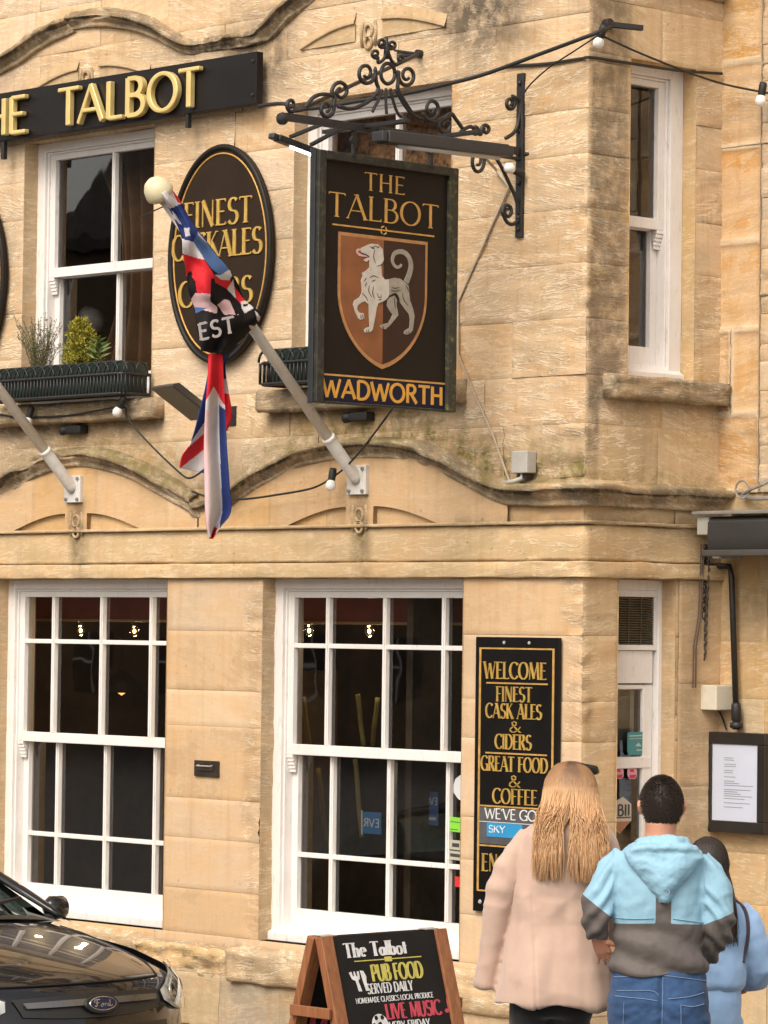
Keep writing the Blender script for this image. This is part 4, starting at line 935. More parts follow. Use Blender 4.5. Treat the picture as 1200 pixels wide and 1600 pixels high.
mb = MB(); P = Z([(300,262),(262,255),(240,270),(245,305),(275,335),(370,345),(370,325),(300,318),(268,300),(262,280),(285,275)]); mb.prism(P, (hx, 0, 0), SY, FZ, SN*.0018); mb.obj('hound_tongue', paint('pink_tongue', (.62, .36, .33), .6), sg)

bk = thing('sign_bracket', 'black wrought iron scroll bracket carrying the hanging sign', 'bracket', (XS, 0, 4.496))
mb = MB(); mb.box((XS-.024, -.022, 4.496), (XS+.024, -.001, 5.352)); mb.obj('wall_plate', IRON, bk, bevel=.003)
mb = MB()
for z in (4.54, 4.60, 4.78, 5.05, 5.30): mb.lathe([(.012, 0), (.012, .008), (.004, .012)], (XS, -.022, z), (0, -1, 0), 8)
mb.obj('bolt', IRON, bk)
mb = MB(); mb.bar((XS, -.02, 4.945), (XS, -1.66, 4.945), .022, .040); mb.bar((XS, -.02, 4.905), (XS, -.36, 4.905), .02, .016); mb.lathe([(.0, -.03), (.028, -.022), (.032, 0), (.022, .02), (.0, .028)], (XS, -1.67, 4.935), (0, 1, .2), 14); mb.lathe([(.016, 0), (.014, .05), (.002, .09)], (XS, .0, 4.93), (.8, .2, 0), 10); mb.obj('arm', IRON, bk, bevel=.002)
mb = MB()
def scroll(cx, cy, rx, ry, a0, turns, rr=.0105, tail=(), grow=.72):
    """wrought scroll: spiral about a centre seen at (cx, cy), ending in a tail through the listed points"""
    P = []; n = int(26*abs(turns))
    for k in range(n+1):
        t = k/n; a = R(a0)+2*math.pi*turns*(t-1); s_ = 1-grow*(1-t)
        P.append(S(cx+rx*s_*math.cos(a), cy-ry*s_*math.sin(a)))
    P += [S(*q) for q in tail]
    if tail: P = P[:n-2]+spline(P[n-2:], 5)
    mb.tube(P, [rr*(.75+.25*min(1, i/20)) for i in range(len(P))], 7)
# crest
scroll(572, 114, 15, 19, 20, 1.45, tail=((588, 128), (591, 140), (580, 155), (560, 167), (545, 170), (528, 166)))
scroll(636, 118, 14, 18, 160, -1.45, tail=((622, 128), (622, 140), (633, 160), (645, 178), (655, 185)))
scroll(597, 67, 7, 8, -40, 1.2, tail=((603, 80), (602, 90)), rr=.009); scroll(612, 70, 7, 7, 220, -1.2, tail=((606, 80), (607, 90)), rr=.009)
scroll(587, 84, 7, 7, -60, 1.2, tail=((591, 98), (598, 94), (603, 86)), rr=.009); scroll(625, 92, 6, 7, 240, -1.2, tail=((619, 102), (612, 95), (608, 86)), rr=.009)
mb.tube([S(606+11*math.cos(t), 115-16*math.sin(t)) for t in [k*math.pi/14 for k in range(29)]], .010, 7)
mb.tube([S(604, 57), S(604, 75), S(605, 92)], [.006, .014, .022], 7)
for q in (((597, 140), (592, 155), (585, 168), (582, 175)), ((603, 138), (603, 160), (604, 178)), ((610, 138), (615, 160), (622, 178), (628, 183)), ((618, 140), (630, 162), (645, 180), (662, 186))): mb.tube([S(*p) for p in spline([(a, b, 0) for a, b in q], 5) for p in [(p.x, p.y)]], .008, 6)
# front half
scroll(532, 143, 14, 17, 200, 1.3, tail=((520, 150), (505, 147), (490, 152), (477, 168)))
scroll(455, 164, 8, 11, -60, 1.2, tail=((462, 173), (470, 172), (480, 168)))
scroll(510, 170, 12, 15, 20, 1.3, tail=((522, 160), (524, 150)))
# rear half
scroll(674, 170, 14, 19, 200, -1.4, tail=((664, 184), (678, 190), (690, 185)))
scroll(696, 196, 11, 14, 160, -1.1, tail=((704, 178), (712, 186), (722, 200)))
scroll(759, 203, 7, 9, 200, 1.2, tail=((750, 210), (742, 202), (735, 198), (725, 202), (718, 208)))
scroll(742, 205, 6, 7, 90, 1.1)
# wall scrolls
scroll(797, 161, 8, 12, 60, 1.4, tail=((811, 158), (812, 175), (809, 195), (802, 208), (790, 216)))
scroll(746, 251, 12, 22, 70, 1.5, tail=((765, 234), (780, 255), (795, 285), (806, 310), (811, 335)), rr=.010)
scroll(793, 331, 8, 12, 190, 1.4, tail=((793, 348), (803, 350), (813, 340)), rr=.010)
mb.obj('scroll', IRON, bk, smooth=True)
mb = MB(); wf = front(655, 84, -.01); mb.bar(S(476, 168), wf, .018, .018); mb.bar(front(618, 79, -.01), wf, .03, .012); mb.bar(front(622, 88, -.015), wf, .02, .012); mb.lathe([(.022, -.02), (.022, .02)], wf, (0, 1, 0), 10); mb.obj('stay', IRON, bk, bevel=.002)
mb = MB()
for y_ in (-1.20, -.66): 
    mb.box((XS-.008, y_-.008, 4.80), (XS+.008, y_+.008, 4.93)); mb.lathe([(.02, -.01), (.02, .01)], (XS, y_, 4.88), (1, 0, 0), 10)
mb.obj('hanger', IRON, bk)
# two trough lights: one on each side of the sign
def trough(dx, A_, B_, label, lit):
    pa, pb = side(*A_, XS+dx), side(*B_, XS+dx); y0, y1, z0, z1 = pa.y, pb.y, pa.z, pb.z
    x = XS+dx
    l = thing('sign_light', label, 'lamp', (x, (y0+y1)/2, z0), 0, 'tube lights over the hanging sign')
    d = Vector((0, y1-y0, z1-z0)).normalized(); a, b = Vector((x, y0, z0)), Vector((x, y1, z1)); up = Vector((1, 0, 0)).cross(d)
    mb = MB(); q_ = .55 if lit else 1; mb.obox((a+b)/2, d*((b-a).length/2), Vector((.048*q_, 0, 0)), up*.030*q_); mb.obox(a-d*.02, d*.018, Vector((.040*q_, 0, 0)), up*.026*q_); mb.obox(b+d*.02, d*.018, Vector((.040*q_, 0, 0)), up*.026*q_)
    mb.obj('housing', paint('charcoal_lamp_housing', (.030, .030, .034), .45, .2, 9, .08), l, bevel=.006)
    mb = MB(); s_ = -1 if dx > 0 else 1; mb.tube([a+d*.10-up*.033*q_, b-d*.03-up*.033*q_], .016*q_, 8); mb.obj('tube', TUBE_LIT if lit else paint('unlit_tube', (.5, .5, .5), .4), l, smooth=True)
    mb = MB()
    for t in (.28, .72): p = a.lerp(b, t); mb.bar(p+up*.03, (XS+math.copysign(.012, dx), p.y, 4.95), .022, .014)
    mb.obj('lamp_arm', IRON, l)
trough(.28, (598, 214), (786, 236), 'long dark trough light on the near side above the hanging sign', False)
trough(-.28, (432, 215), (505, 243), 'lit tube light peeping out beyond the outer edge of the hanging sign', True)
mb = MB(); mb.bar((XS-.3, -1.12, 4.955), (XS+.3, -1.12, 4.955), .035, .02); mb.bar((XS-.3, -.62, 4.955), (XS+.3, -.62, 4.955), .035, .02); mb.obj('cross_arm', IRON, bk, bevel=.002)

# ------------------------------------------------------------------ flagpoles
def flagpole(x, label, tip):
    s = thing('flagpole', label, 'flagpole', (x, 0, 3.18), 0, 'angled flagpoles on the front wall')
    mb = MB(); mb.box((x-.075, -.056, 3.185), (x+.075, -.020, 3.345)); mb.obj('wall_plate', paint('white_plate', (.66, .64, .61), .45, .1, 9, .1, 40, dirt=((.35, .28, .2), .5)), s, bevel=.004)
    mb = MB()
    for a in (-.052, .052):
        for z in (3.205, 3.325): mb.lathe([(.011, 0), (.010, .010), (.003, .012)], (x+a, -.056, z), (0, -1, 0), 8)
    mb.obj('bolt', paint('zinc_bolt', (.35, .34, .33), .35, .1, 9, .1, 40, .8), s)
    d = Vector((0, -.707, .707)); o = Vector((x, -.050, 3.268)); L = tip-.04
    mb = MB(); mb.tube([o, o+d*.02, o+d*.30, o+d*.31], [.036, .036, .036, .034], 16); mb.tube([o+d*.29, o+d*L], [.0305, .0285], 16); mb.lathe([(.0365, 0), (.0385, .004), (.0385, .018), (.0365, .022)], o+d*.285, d, 16); mb.obj('pole', POLE, s, smooth=True)
    mb = MB(); c = o+d*(L+.065); mb.lathe([(.031, -.075), (.031, -.055), (.06, -.045), (.075, -.03), (.076, -.01), (.067, .025), (.045, .055), (.02, .068), (.001, .070)], c, d, 24)
    mb.obj('finial', paint('cream_ball_finial', (.66, .58, .38), .45, .1, 9, .1), s, smooth=True)
    mb = MB(); mb.tube([o+d*(L-.04)+Vector((-.03, 0, 0)), o+d*(L-.04)+Vector((-.30, .06, -.03))], .004, 5); mb.obj('spike', IRON, s)
    return s
flagpole(-1.631, 'grey-white flagpole with a cream ball end carrying the rolled flag', 2.0)
flagpole(-4.071, 'bare grey-white flagpole without a flag, below the window box with plants', 2.0)

# ------------------------------------------------------------------ rolled union flag with a remembrance panel
CL = {}
def cloth(name, col):
    t = NT(name); p = t.obj(); wv = t.noise(p, 260, 2, .5)
    t.done(t.mix(t.ramp(t.noise(p, 9, 4), .3, .7), [k*.9 for k in col], col), .75, t.bump(t.noise(p, 16, 5, .6), .35, .012), Specular_IOR_Level=.2); return t.m
FL = [cloth('flag_blue', (.022, .040, .165)), cloth('flag_white', (.62, .58, .58)), cloth('flag_red', (.62, .022, .032)), cloth('flag_black', (.009, .007, .008)), cloth('flag_light_blue', (.075, .15, .34)), cloth('flag_pink_white', (.66, .44, .45))]
def inpoly(x, y, P):
    c = False; j = len(P)-1
    for i in range(len(P)):
        if (P[i][1] > y) != (P[j][1] > y) and x < (P[j][0]-P[i][0])*(y-P[i][1])/(P[j][1]-P[i][1])+P[i][0]: c = not c
        j = i
    return c
FLAG = thing('rolled_flag', 'union flag twisted round the pole with a black panel reading EST, its tail hanging down', 'flag', (-1.631, -.9, 3.1))
def flag_patch(name, L, Rr, nr, nc, dx, wave, regions, base):
    A = [(p.x, p.y) for p in spline([(a, b, 0) for a, b in L], 10)]; B = [(p.x, p.y) for p in spline([(a, b, 0) for a, b in Rr], 10)]
    A, B = resample(A, nr), resample(B, nr); mb = MB(); G = []; pxs = []
    for i in range(nr):
        row = []; pr = []
        for j in range(nc):
            t = j/(nc-1); x, y = lerp(A[i][0], B[i][0], t), lerp(A[i][1], B[i][1], t)
            row.append(side(x, y, -1.631+dx+wave(t, i/(nr-1), x, y))); pr.append((x, y))
        G.append(row); pxs.append(pr)
    mb.grid(G); k = 0
    for i in range(nr-1):
        for j in range(nc-1):
            x = (pxs[i][j][0]+pxs[i+1][j+1][0])/2; y = (pxs[i][j][1]+pxs[i+1][j+1][1])/2; m_ = base
            for mi, P in regions:
                if inpoly(x, y, P): m_ = mi
            mb.m[k] = m_; k += 1
    o = mb.obj(name, FL, FLAG, smooth=True, fix=False)
    so_ = o.modifiers.new('thickness', 'SOLIDIFY'); so_.thickness = .003
    return o
ZF = lambda P: [(230+a/5, 260+b/5) for a, b in P]
up_reg = [(1, ZF([(100,150),(170,170),(270,290),(180,330),(100,260)])), (2, ZF([(190,190),(240,220),(270,290),(235,285)])),
 (0, ZF([(170,330),(270,290),(330,400),(400,500),(360,590),(290,570),(240,470)])), (1, ZF([(290,480),(330,480),(335,540),(300,550)])), (1, ZF([(190,340),(240,400),(275,455),(245,450),(200,390)])),
 (1, ZF([(230,540),(290,570),(360,590),(380,540),(445,730),(280,690)])), (4, ZF([(400,500),(370,560),(360,590),(440,720),(500,800),(570,855),(640,800),(560,720),(500,650)])),
 (1, ZF([(390,510),(470,610),(460,600),(395,540)])), (2, ZF([(270,680),(445,730),(520,850),(560,880),(640,880),(760,1050),(720,1100),(600,1000),(490,1000),(380,990),(290,890)])), (1, ZF([(530,850),(570,850),(640,805),(660,850),(640,890),(570,885)])),
 (1, ZF([(620,960),(670,880),(690,1040),(650,1010)])), (3, ZF([(315,830),(340,815),(355,840),(350,860),(380,900),(390,1000),(370,1020),(340,1000),(290,960),(300,890)])),
 (5, ZF([(340,1040),(380,985),(500,1000),(560,1060),(720,1165),(560,1160),(370,1100)])), (4, ZF([(365,1095),(470,1105),(380,1150)])), (3, ZF([(495,880),(520,870),(530,910),(570,930),(620,960),(740,1090),(700,1165),(540,1160),(545,1100),(490,1050)])), (5, ZF([(545,1080),(600,1040),(640,1050),(690,1160),(600,1160)])),
 (3, ZF([(360,1150),(420,1140),(540,1155),(700,1170),(820,1150),(860,1120),(900,1200),(830,1310),(720,1380),(620,1460),(430,1480),(380,1300)])), (1, ZF([(730,1060),(770,1050),(800,1080),(830,1110),(760,1150),(735,1110)])), (3, ZF([(745,1080),(790,1075),(780,1095),(750,1100)])),
 (1, ZF([(790,1240),(830,1240),(850,1290),(820,1290)])), (1, ZF([(840,1130),(880,1170),(870,1230),(850,1180)]))]
upL = ZF([(95,215),(150,300),(200,385),(250,490),(270,560),(278,680),(300,800),(320,960),(350,1060),(370,1150),(395,1280),(425,1440)])
upR = ZF([(185,175),(268,285),(330,400),(400,505),(480,610),(560,715),(640,810),(700,905),(765,1050),(850,1115),(880,1190),(620,1470)])
def up_wave(t, s_, x, y):
    fold = .05*math.sin(t*math.pi)*(.4+s_) ; w_ = .028*math.sin(t*9+s_*7)*s_ + .02*math.sin(s_*22+t*4)*(.3+t) + .02*noise.noise((t*4, s_*8, 2))
    return .045+fold+w_
flag_patch('flag_cloth', upL, upR, 200, 110, 0, up_wave, up_reg, 3)
ft_reg = [(2, [(320,550),(358,550),(358,640),(350,632),(333,604),(320,630)]), (0, [(342,632),(352,640),(356,700),(362,760),(362,806),(343,830),(347,800),(345,740),(344,690)]), (5, [(317,640),(326,640),(326,830),(317,830)]), (2, [(334,822),(340,826),(336,840),(326,845)])]
flag_patch('flag_tail', [(326,553),(325,590),(321,640),(319,700),(320,760),(321,800),(324,828),(328,842)], [(347,551),(350,600),(352,640),(355,700),(359,760),(361,800),(346,822),(333,842)], 170, 40, .075, lambda t, s_, x, y: .035*math.sin(t*7+.5)*(.4+s_*.6)+.012*math.sin(s_*9+t*3), ft_reg, 1)
rl_reg = [(1, [(322,655),(322,676),(285,712),(290,698),(298,690)]), (2, [(324,672),(324,698),(280,734),(278,728),(285,706)]), (1, [(324,698),(324,740),(306,746),(280,732)]), (0, [(306,740),(330,726),(330,750),(312,746)])]
flag_patch('flag_fold', [(330,553),(324,590),(312,640),(298,690),(284,712),(280,731)], [(350,553),(350,590),(345,640),(345,690),(345,735),(344,745)], 140, 50, -.02, lambda t, s_, x, y: .02*math.sin(t*6+s_*3), rl_reg, 0)
rr_reg = [(1, [(340,592),(360,592),(360,618),(340,610)]), (2, [(340,612),(370,618),(370,690),(340,690)])]
flag_patch('flag_fold', [(344,548),(342,600),(342,640),(345,664),(349,674)], [(376,536),(353,566),(358,615),(362,650),(354,673)], 110, 30, .015, lambda t, s_, x, y: .015*math.sin(t*5+s_*4), rr_reg, 0)
mb = MB(); a = side(312, 532, -1.50); b = side(365, 520, -1.50); eu = (b-a).normalized(); ev = (side(308, 505, -1.50)-a).normalized()
text(mb, 'EST', a, eu, ev, SN, .085, (b-a).length*1.05, .2, .15, .04, .002, gap=.16)
lt = mb.obj('lettering', FL[1], FLAG)
# ------------------------------------------------------------------ festoon lights, cables and boxes
def festoon(name, label, pts, bulbs, r=.006, group='festoon cables strung along the building'):
    s = thing(name, label, 'string lights', pts[0], 0, group)
    mb = MB(); mb.tube(spline(pts, 8), r, 6); mb.obj('cable', CABLE, s, smooth=True)
    for p, d in bulbs:
        p, d = Vector(p), Vector(d).normalized()
        mb = MB(); mb.lathe([(.018, -.02), (.021, 0), (.020, .045), (.013, .06)], p-d*.045, d, 12); h = mb.obj('bulb_holder', CABLE, s, smooth=True)
        mb = MB(); mb.lathe([(.014, .0), (.024, .012), (.0295, .032), (.024, .052), (.010, .061), (.001, .062)], p, d, 16); mb.obj('bulb', BULB, s, smooth=True)
    return s
F = front
festoon('string_light', 'festoon cable sagging under the planted window box with small white bulbs', [F(-30,652,-.12), F(0,648,-.12), F(30,652,-.12), F(100,650,-.11), F(150,642,-.12), F(193,636,-.13), F(200,655,-.12), F(235,695,-.10), F(280,738,-.11), F(297,747,-.12), F(318,735,-.10)],
        [(F(45,652,-.16), (-.1,-.25,-1)), (F(187,636,-.17), (-.45,-.2,-1))])
festoon('string_light', 'festoon cable looping below the hanging sign with one bulb beside the pole plate', [F(300,768,-.11), F(335,779,-.12), F(380,780,-.10), F(440,772,-.10), F(490,762,-.11), F(522,744,-.12), F(545,725,-.14), F(575,690,-.12), F(612,640,-.10), F(640,600,-.08)], [(F(518,750,-.14), (.05,-.25,-1))])
festoon('string_light', 'thick festoon cable rising from the fascia sign across the sign bracket to the corner', [F(404,166,-.10), F(440,162,-.16), F(480,170,-.3), F(560,158,-.3), F(640,145,-.25), F(700,131,-.22), F(760,115,-.18), F(850,82,-.14), F(925,54,-.12), side(955,42,.12)], [(side(938,58,.10), (-.35,-.1,-1))], .011)
festoon('string_light', 'thin festoon cable from the corner iron across the corner window to a bulb', [side(945,58,.12), side(1000,83,.14), side(1075,113,.14), F(1130,131,.93), F(1187,143,.92), F(1230,150,.92)], [(F(1190,148,.91), (-.1,-.1,-1))])
festoon('string_light', 'thin cable from the bracket plate up to the corner iron with one bulb', [F(806,252,-.06), F(815,200,-.07), F(817,150,-.06), F(850,112,-.06), F(900,78,-.08), F(940,52,-.10)], [(F(803,266,-.09), (-.1,-1,.25))], .0045)
s = thing('corner_iron', 'short black iron bar projecting at the wall corner that holds the cables', 'bracket', (0, 0, 5.5)); mb = MB(); a = side(950, 38, .02); b = side(1004, 44, .10); mb.bar(a, b, .03, .028); mb.lathe([(.03, -.02), (.03, .02)], a+Vector((.0, 0, 0)), (1, 0, 0), 10); mb.obj('bar', IRON, s, bevel=.003)
mb = MB(); mb.tube(spline([F(790,103,-.012), F(850,100,-.012), F(905,92,-.014), side(925,90,.016), side(985,99,.016), side(1060,110,.016), side(1128,115,.016)], 8), .008, 6)
tag(mb.obj('wall_cable', CABLE, loc=F(790,103)), 'dark cable pinned along the wall above the corner window', 'cable')
mb = MB(); mb.tube([S(748, 236, .0), F(775, 265, -.012), F(795, 292, -.012), F(716, 470, -.012), F(716, 555, -.012), F(745, 625, -.012), F(770, 680, -.012), F(796, 752, -.012)], .010, 6, flat=.6)
tag(mb.obj('wall_cable', CONDUIT, loc=F(795, 292)), 'pale covered cable running down behind the hanging sign to the grey box', 'cable')
s = thing('junction_box', 'small grey junction box standing on the moulding by the corner', 'junction box', F(826, 740)); p = F(826, 722, -.0)
mb = MB(); mb.box((p.x-.055, -.075, p.z-.06), (p.x+.06, -.004, p.z+.055)); mb.obj('case', LEADGREY, s, bevel=.006)
mb = MB(); mb.tube([(p.x, -.045, p.z-.06), (p.x, -.05, p.z-.085), (p.x-.03, -.07, p.z-.10), (p.x-.10, -.08, p.z-.11)], .012, 8); mb.obj('gland', LEADGREY, s, smooth=True)
mb = MB(); mb.box((p.x-.03, -.055, p.z-.085), (p.x+.04, -.02, p.z-.06)); mb.obj('clamp', CABLE, s)

# ------------------------------------------------------------------ window boxes in iron baskets
LINER = paint('dark_green_trough', (.022, .040, .032), .5, .25, 6, .15, 40)
def window_box(x0, x1, label, z0=3.775, z1=3.985):
    s = thing('window_box', label, 'window box', ((x0+x1)/2, -.12, z0), 0, 'iron window baskets'); d0, d1 = -.03, -.235
    mb = MB(); n = 10
    top = [(x0+.03, d0), (x0+.03, d1+.06), (x0+.06, d1+.02), (x1-.06, d1+.02), (x1-.03, d1+.06), (x1-.03, d0)]; ins = [(lerp((x0+x1)/2, a, .93), lerp((d0+d1)/2, b, .88)) for a, b in top]
    A = [(x, y, z1) for x, y in top]; B = [(lerp((x0+x1)/2, x, .97), y*.95, z0+.02) for x, y in top]; m_ = len(top)
    mb.add(A+B, [(i, (i+1) % m_, m_+(i+1) % m_, m_+i) for i in range(m_)]+[tuple(range(m_, 2*m_))])
    C_ = [(x, y, z1+.004) for x, y in ins]; mb.add(A+C_, [(i, (i+1) % m_, m_+(i+1) % m_, m_+i) for i in range(m_)]); mb.obj('trough', LINER, s)
    mb = MB(); mb.add([(x, y, z1-.02) for x, y in ins], [tuple(range(m_))]); mb.obj('soil', paint('dark_soil', (.03, .02, .012), .95, .4, 30, .5), s)
    rail = [(x0, d0), (x0, d1+.05), (x0+.02, d1+.015), (x0+.05, d1), (x1-.05, d1), (x1-.02, d1+.015), (x1, d1+.05), (x1, d0)]
    mb = MB()
    for z, r_ in ((z0+.02, .010), (z1-.075, .010)): mb.tube([(x, y, z) for x, y in rail], r_, 6)
    mb.obj('rail', IRON, s, smooth=True)
    mb = MB(); P = resample([(x0, d0), (x0, d1), (x1, d1), (x1, d0)], int(((x1-x0)+.4)/.030))
    for x, y in P: mb.tube([(x, y, z0+.02), (x, y, z1-.075)], .0058, 5)
    P2 = resample([(x0, d1), (x1, d1)], int((x1-x0)/.082)+1)
    for (ax, ay), (bx_, by) in zip(P2, P2[1:]):
        w_ = (bx_-ax)*.75; mb.tube([(ax+w_*(1-math.cos(t)), ay, z1-.07+.066*math.sin(t)) for t in [k*math.pi/10 for k in range(11)]], .0058, 5)
    for y0_ in (0, .09):
        for x in (x0, x1): mb.tube([(x, d0-.02-y0_-.045*(1-math.cos(t)), z1-.07+.064*math.sin(t)) for t in [k*math.pi/10 for k in range(11)]], .0058, 5)
    mb.obj('bars', IRON, s, smooth=True)
window_box(-4.66, -3.40, 'long iron window basket holding a green trough with three plants')
window_box(-2.235, -1.0, 'iron window basket mostly hidden behind the hanging sign')
def leafy(name, label, base, col, n, kind, seed, parts):
    rr = random.Random(seed); s = thing(name, label, 'plant', base); base = Vector(base)
    lm = paint(name+'_leaf', col, .6, .5, 30, .1); st = MB(); lf = MB()
    def leaf(p, d, L, w_, m_=lf):
        d = d.normalized(); sd_ = d.cross(Vector((rr.uniform(-1,1), rr.uniform(-1,1), rr.uniform(-.3,1)))).normalized(); nn = sd_.cross(d)
        m_.add([p, p+d*L*.45+sd_*w_+nn*L*.05, p+d*L, p+d*L*.45-sd_*w_+nn*L*.05], [(0, 1, 2), (0, 2, 3)])
    if kind == 'shrub':
        for k in range(n):
            z = rr.random(); a = rr.uniform(0, 6.28); rad = (.115*(1-z)**.6+.02)*rr.uniform(.25, 1); lean = .02*z
            lump = 1+.3*math.sin(a*3+z*11)
            p = base+Vector((math.cos(a)*rad*lump-lean, math.sin(a)*rad*.7*lump, .02+z*.255)); d = Vector((math.cos(a)*.6, math.sin(a)*.6, rr.uniform(.1, 1.2)))
            for q in range(3): leaf(p+d.normalized()*.010*q, d+Vector((rr.uniform(-.9,.9), rr.uniform(-.9,.9), rr.uniform(-.4,.5))), rr.uniform(.014, .026), .0045)
        for k in range(14): a = rr.uniform(0, 6.28); st.tube([base, base+Vector((math.cos(a)*.03, math.sin(a)*.02, .1)), base+Vector((math.cos(a)*.06, math.sin(a)*.04, .2))], .003, 4)
    elif kind == 'wispy':
        for k in range(n):
            a = rr.uniform(0, 6.28); L = rr.uniform(.12, .34); sp = rr.uniform(.02, .24); P = [base+Vector((rr.uniform(-.07,.07), rr.uniform(-.03,.03), 0))]
            e = P[0]+Vector((math.cos(a)*sp, math.sin(a)*sp*.5, L)); P = [P[0], P[0].lerp(e, .5)+Vector((0, 0, .03)), e]; st.tube(P, .0016, 4)
            for q in range(26):
                t = rr.uniform(.1, 1); p = P[0].lerp(e, t)+Vector((0, 0, .03*4*t*(1-t))); leaf(p, Vector((rr.uniform(-1,1), rr.uniform(-1,1), rr.uniform(-.1,1.2))), rr.uniform(.012, .026), .0022)
    else:
        for (dx, L) in ((0, .135), (.02, .10)):
            st.tube([base+Vector((dx, 0, 0)), base+Vector((dx+.005, 0, L))], .0035, 5)
            for z in (.04, .075, .11, L):
                for k in range(4): a = k*1.57+z*9; leaf(base+Vector((dx, 0, min(z, L))), Vector((math.cos(a), math.sin(a), .35+z*2)), .09*(1.1-z*2), .011)
    st.obj('stem', paint(name+'_stem', (.10, .085, .04), .8), s); lf.obj('foliage', lm, s)
b = F(62, 585, -.13); leafy('wispy_herb', 'wispy grey-green herb at one end of the window basket', (b.x, -.13, 3.965), (.17, .165, .065), 80, 'wispy', 3, 0)
b = F(128, 578, -.13); leafy('golden_shrub', 'bright yellow-green conifer shrub in the middle of the window basket', (b.x, -.13, 3.965), (.30, .27, .022), 1500, 'shrub', 5, 0)
b = F(155, 575, -.13); leafy('broadleaf_plant', 'small plant with long pointed leaves beside the golden shrub', (b.x, -.15, 3.97), (.12, .17, .035), 0, 'broad', 6, 0)

# ------------------------------------------------------------------ flood light, spot lights, cable hooks
fl = thing('flood_light', 'flat dark flood light jutting from the wall below the oval board', 'lamp', (-2.9, 0, 3.7))
mb = MB()
c = F(285, 628, -.32); ax = Vector((.13, -.03, 0)); ay = Vector((-.02, -.135, .085)); az = ax.cross(ay).normalized()
T_ = [c-ax-ay, c+ax-ay, c+ax+ay, c-ax+ay]; Bq = [c-az*.045+(p-c)*.72 for p in T_]
mb.add(T_+[p+az*.012 for p in T_]+Bq, [(4,5,6,7), (0,4,7,3), (0,1,5,4), (1,2,6,5), (2,3,7,6), (0,3,11,8), (0,8,9,1), (1,9,10,2), (2,10,11,3), (8,11,10,9)])
mb.obj('housing', paint('charcoal_flood_housing', (.045, .040, .036), .42, .2, 9, .08), fl, bevel=.004)
mb = MB(); mb.bar(c-ay*.8-az*.02, (c.x+.05, -.002, c.z-.06), .03, .02); mb.box((c.x+.0, -.014, c.z-.12), (c.x+.10, -.001, c.z-.01)); mb.obj('arm', IRON, fl, bevel=.002)
for i, (px_, py_) in enumerate(((114, 671), (558, 651))):
    p = F(px_, py_, -.03); s = thing('spot_light', ['small black spot lamp fixed under the sill of the planted window box', 'small black spot lamp directly under the hanging sign'][i], 'lamp', (p.x, 0, p.z), 0, 'spot lamps under the sills')
    mb = MB(); mb.box((p.x-.02, -.075, p.z-.028), (p.x+.115, -.004, p.z+.022)); mb.obj('housing', CABLE, s, bevel=.01)
    mb = MB(); mb.lathe([(.024, 0), (.030, .05), (.030, .062), (.022, .062), (.018, .03)], (p.x-.015, -.04, p.z), (-1, -.25, -.1), 14); mb.obj('lamp_head', CABLE, s, smooth=True)

# ------------------------------------------------------------------ awning box, pipe, chain, box and menu case on the neighbour
aw = thing('awning', 'closed shop awning rolled in its grey-topped box on the neighbouring wall', 'awning', (2.2, .9, 2.85))
def N(px, py, y=1.05): return front(px, py, y)
yA = .74; p0 = N(1107, 806, yA); pb = N(1107, 866, yA)
xa = p0.x; zt = 3.07; zb_ = pb.z
mb = MB(); n = 12
prof = [(yA+.02, zb_+.0), (yA-.0, zb_+.03), (yA-.012, zb_+.09), (yA-.008, zt-.03), (yA+.03, zt-.005), (yA+.20, zt), (yA+.20, zb_+.03)]
for ring in (0,): 
    A = [(xa, y, z) for y, z in prof]; B = [(4.4, y, z) for y, z in prof]; m_ = len(prof); mb.add(A+B, [(i, (i+1) % m_, m_+(i+1) % m_, m_+i) for i in range(m_)]+[tuple(range(m_))[::-1], tuple(range(m_, 2*m_))])
mb.obj('rolled_fabric', paint('charcoal_awning_fabric', (.030, .028, .027), .65, .3, 5, .2, 30), aw, bevel=.006)
mb = MB(); mb.box((xa-.02, yA-.03, zb_-.012), (4.4, yA-.005, zb_+.022)); mb.obj('front_bar', paint('dark_awning_bar', (.06, .056, .052), .5), aw, bevel=.006)
mb = MB(); mb.add([(xa-.10, yA-.02, zt+.004), (4.45, yA-.02, zt+.004), (4.45, 1.04, zt+.02), (xa-.10, 1.04, zt+.02), (xa-.10, yA-.02, zt+.022), (4.45, yA-.02, zt+.022), (4.45, 1.04, zt+.04), (xa-.10, 1.04, zt+.04)], [(0,3,2,1),(4,5,6,7),(0,1,5,4),(1,2,6,5),(2,3,7,6),(3,0,4,7)]); mb.obj('hood', paint('dull_grey_hood', (.21, .20, .18), .7, .2, 9, .15, 40, dirt=((.1, .09, .07), .5)), aw, bevel=.004)
mb = MB(); mb.box((xa-.085, yA+.005, zb_+.10), (xa-.004, 1.04, zt-.005)); mb.box((xa-.085, yA+.13, zb_-.02), (xa-.03, 1.04, zb_+.10)); mb.obj('end_cap', paint('pale_grey_end_cap', (.36, .35, .31), .6, .2, 9, .15, 40, dirt=((.16, .14, .1), .6)), aw, bevel=.006)
pp = thing('drain_pipe', 'thin black pipe bending from the awning down to the menu case', 'pipe', N(1150, 1140))
mb = MB(); y = 1.0; q = [N(1101, 862, y), N(1103, 884, y), N(1140, 885, y), N(1143, 900, y), N(1150, 1112, y)]; mb.tube(q, .016, 10); mb.obj('pipe', IRON, pp, smooth=True)
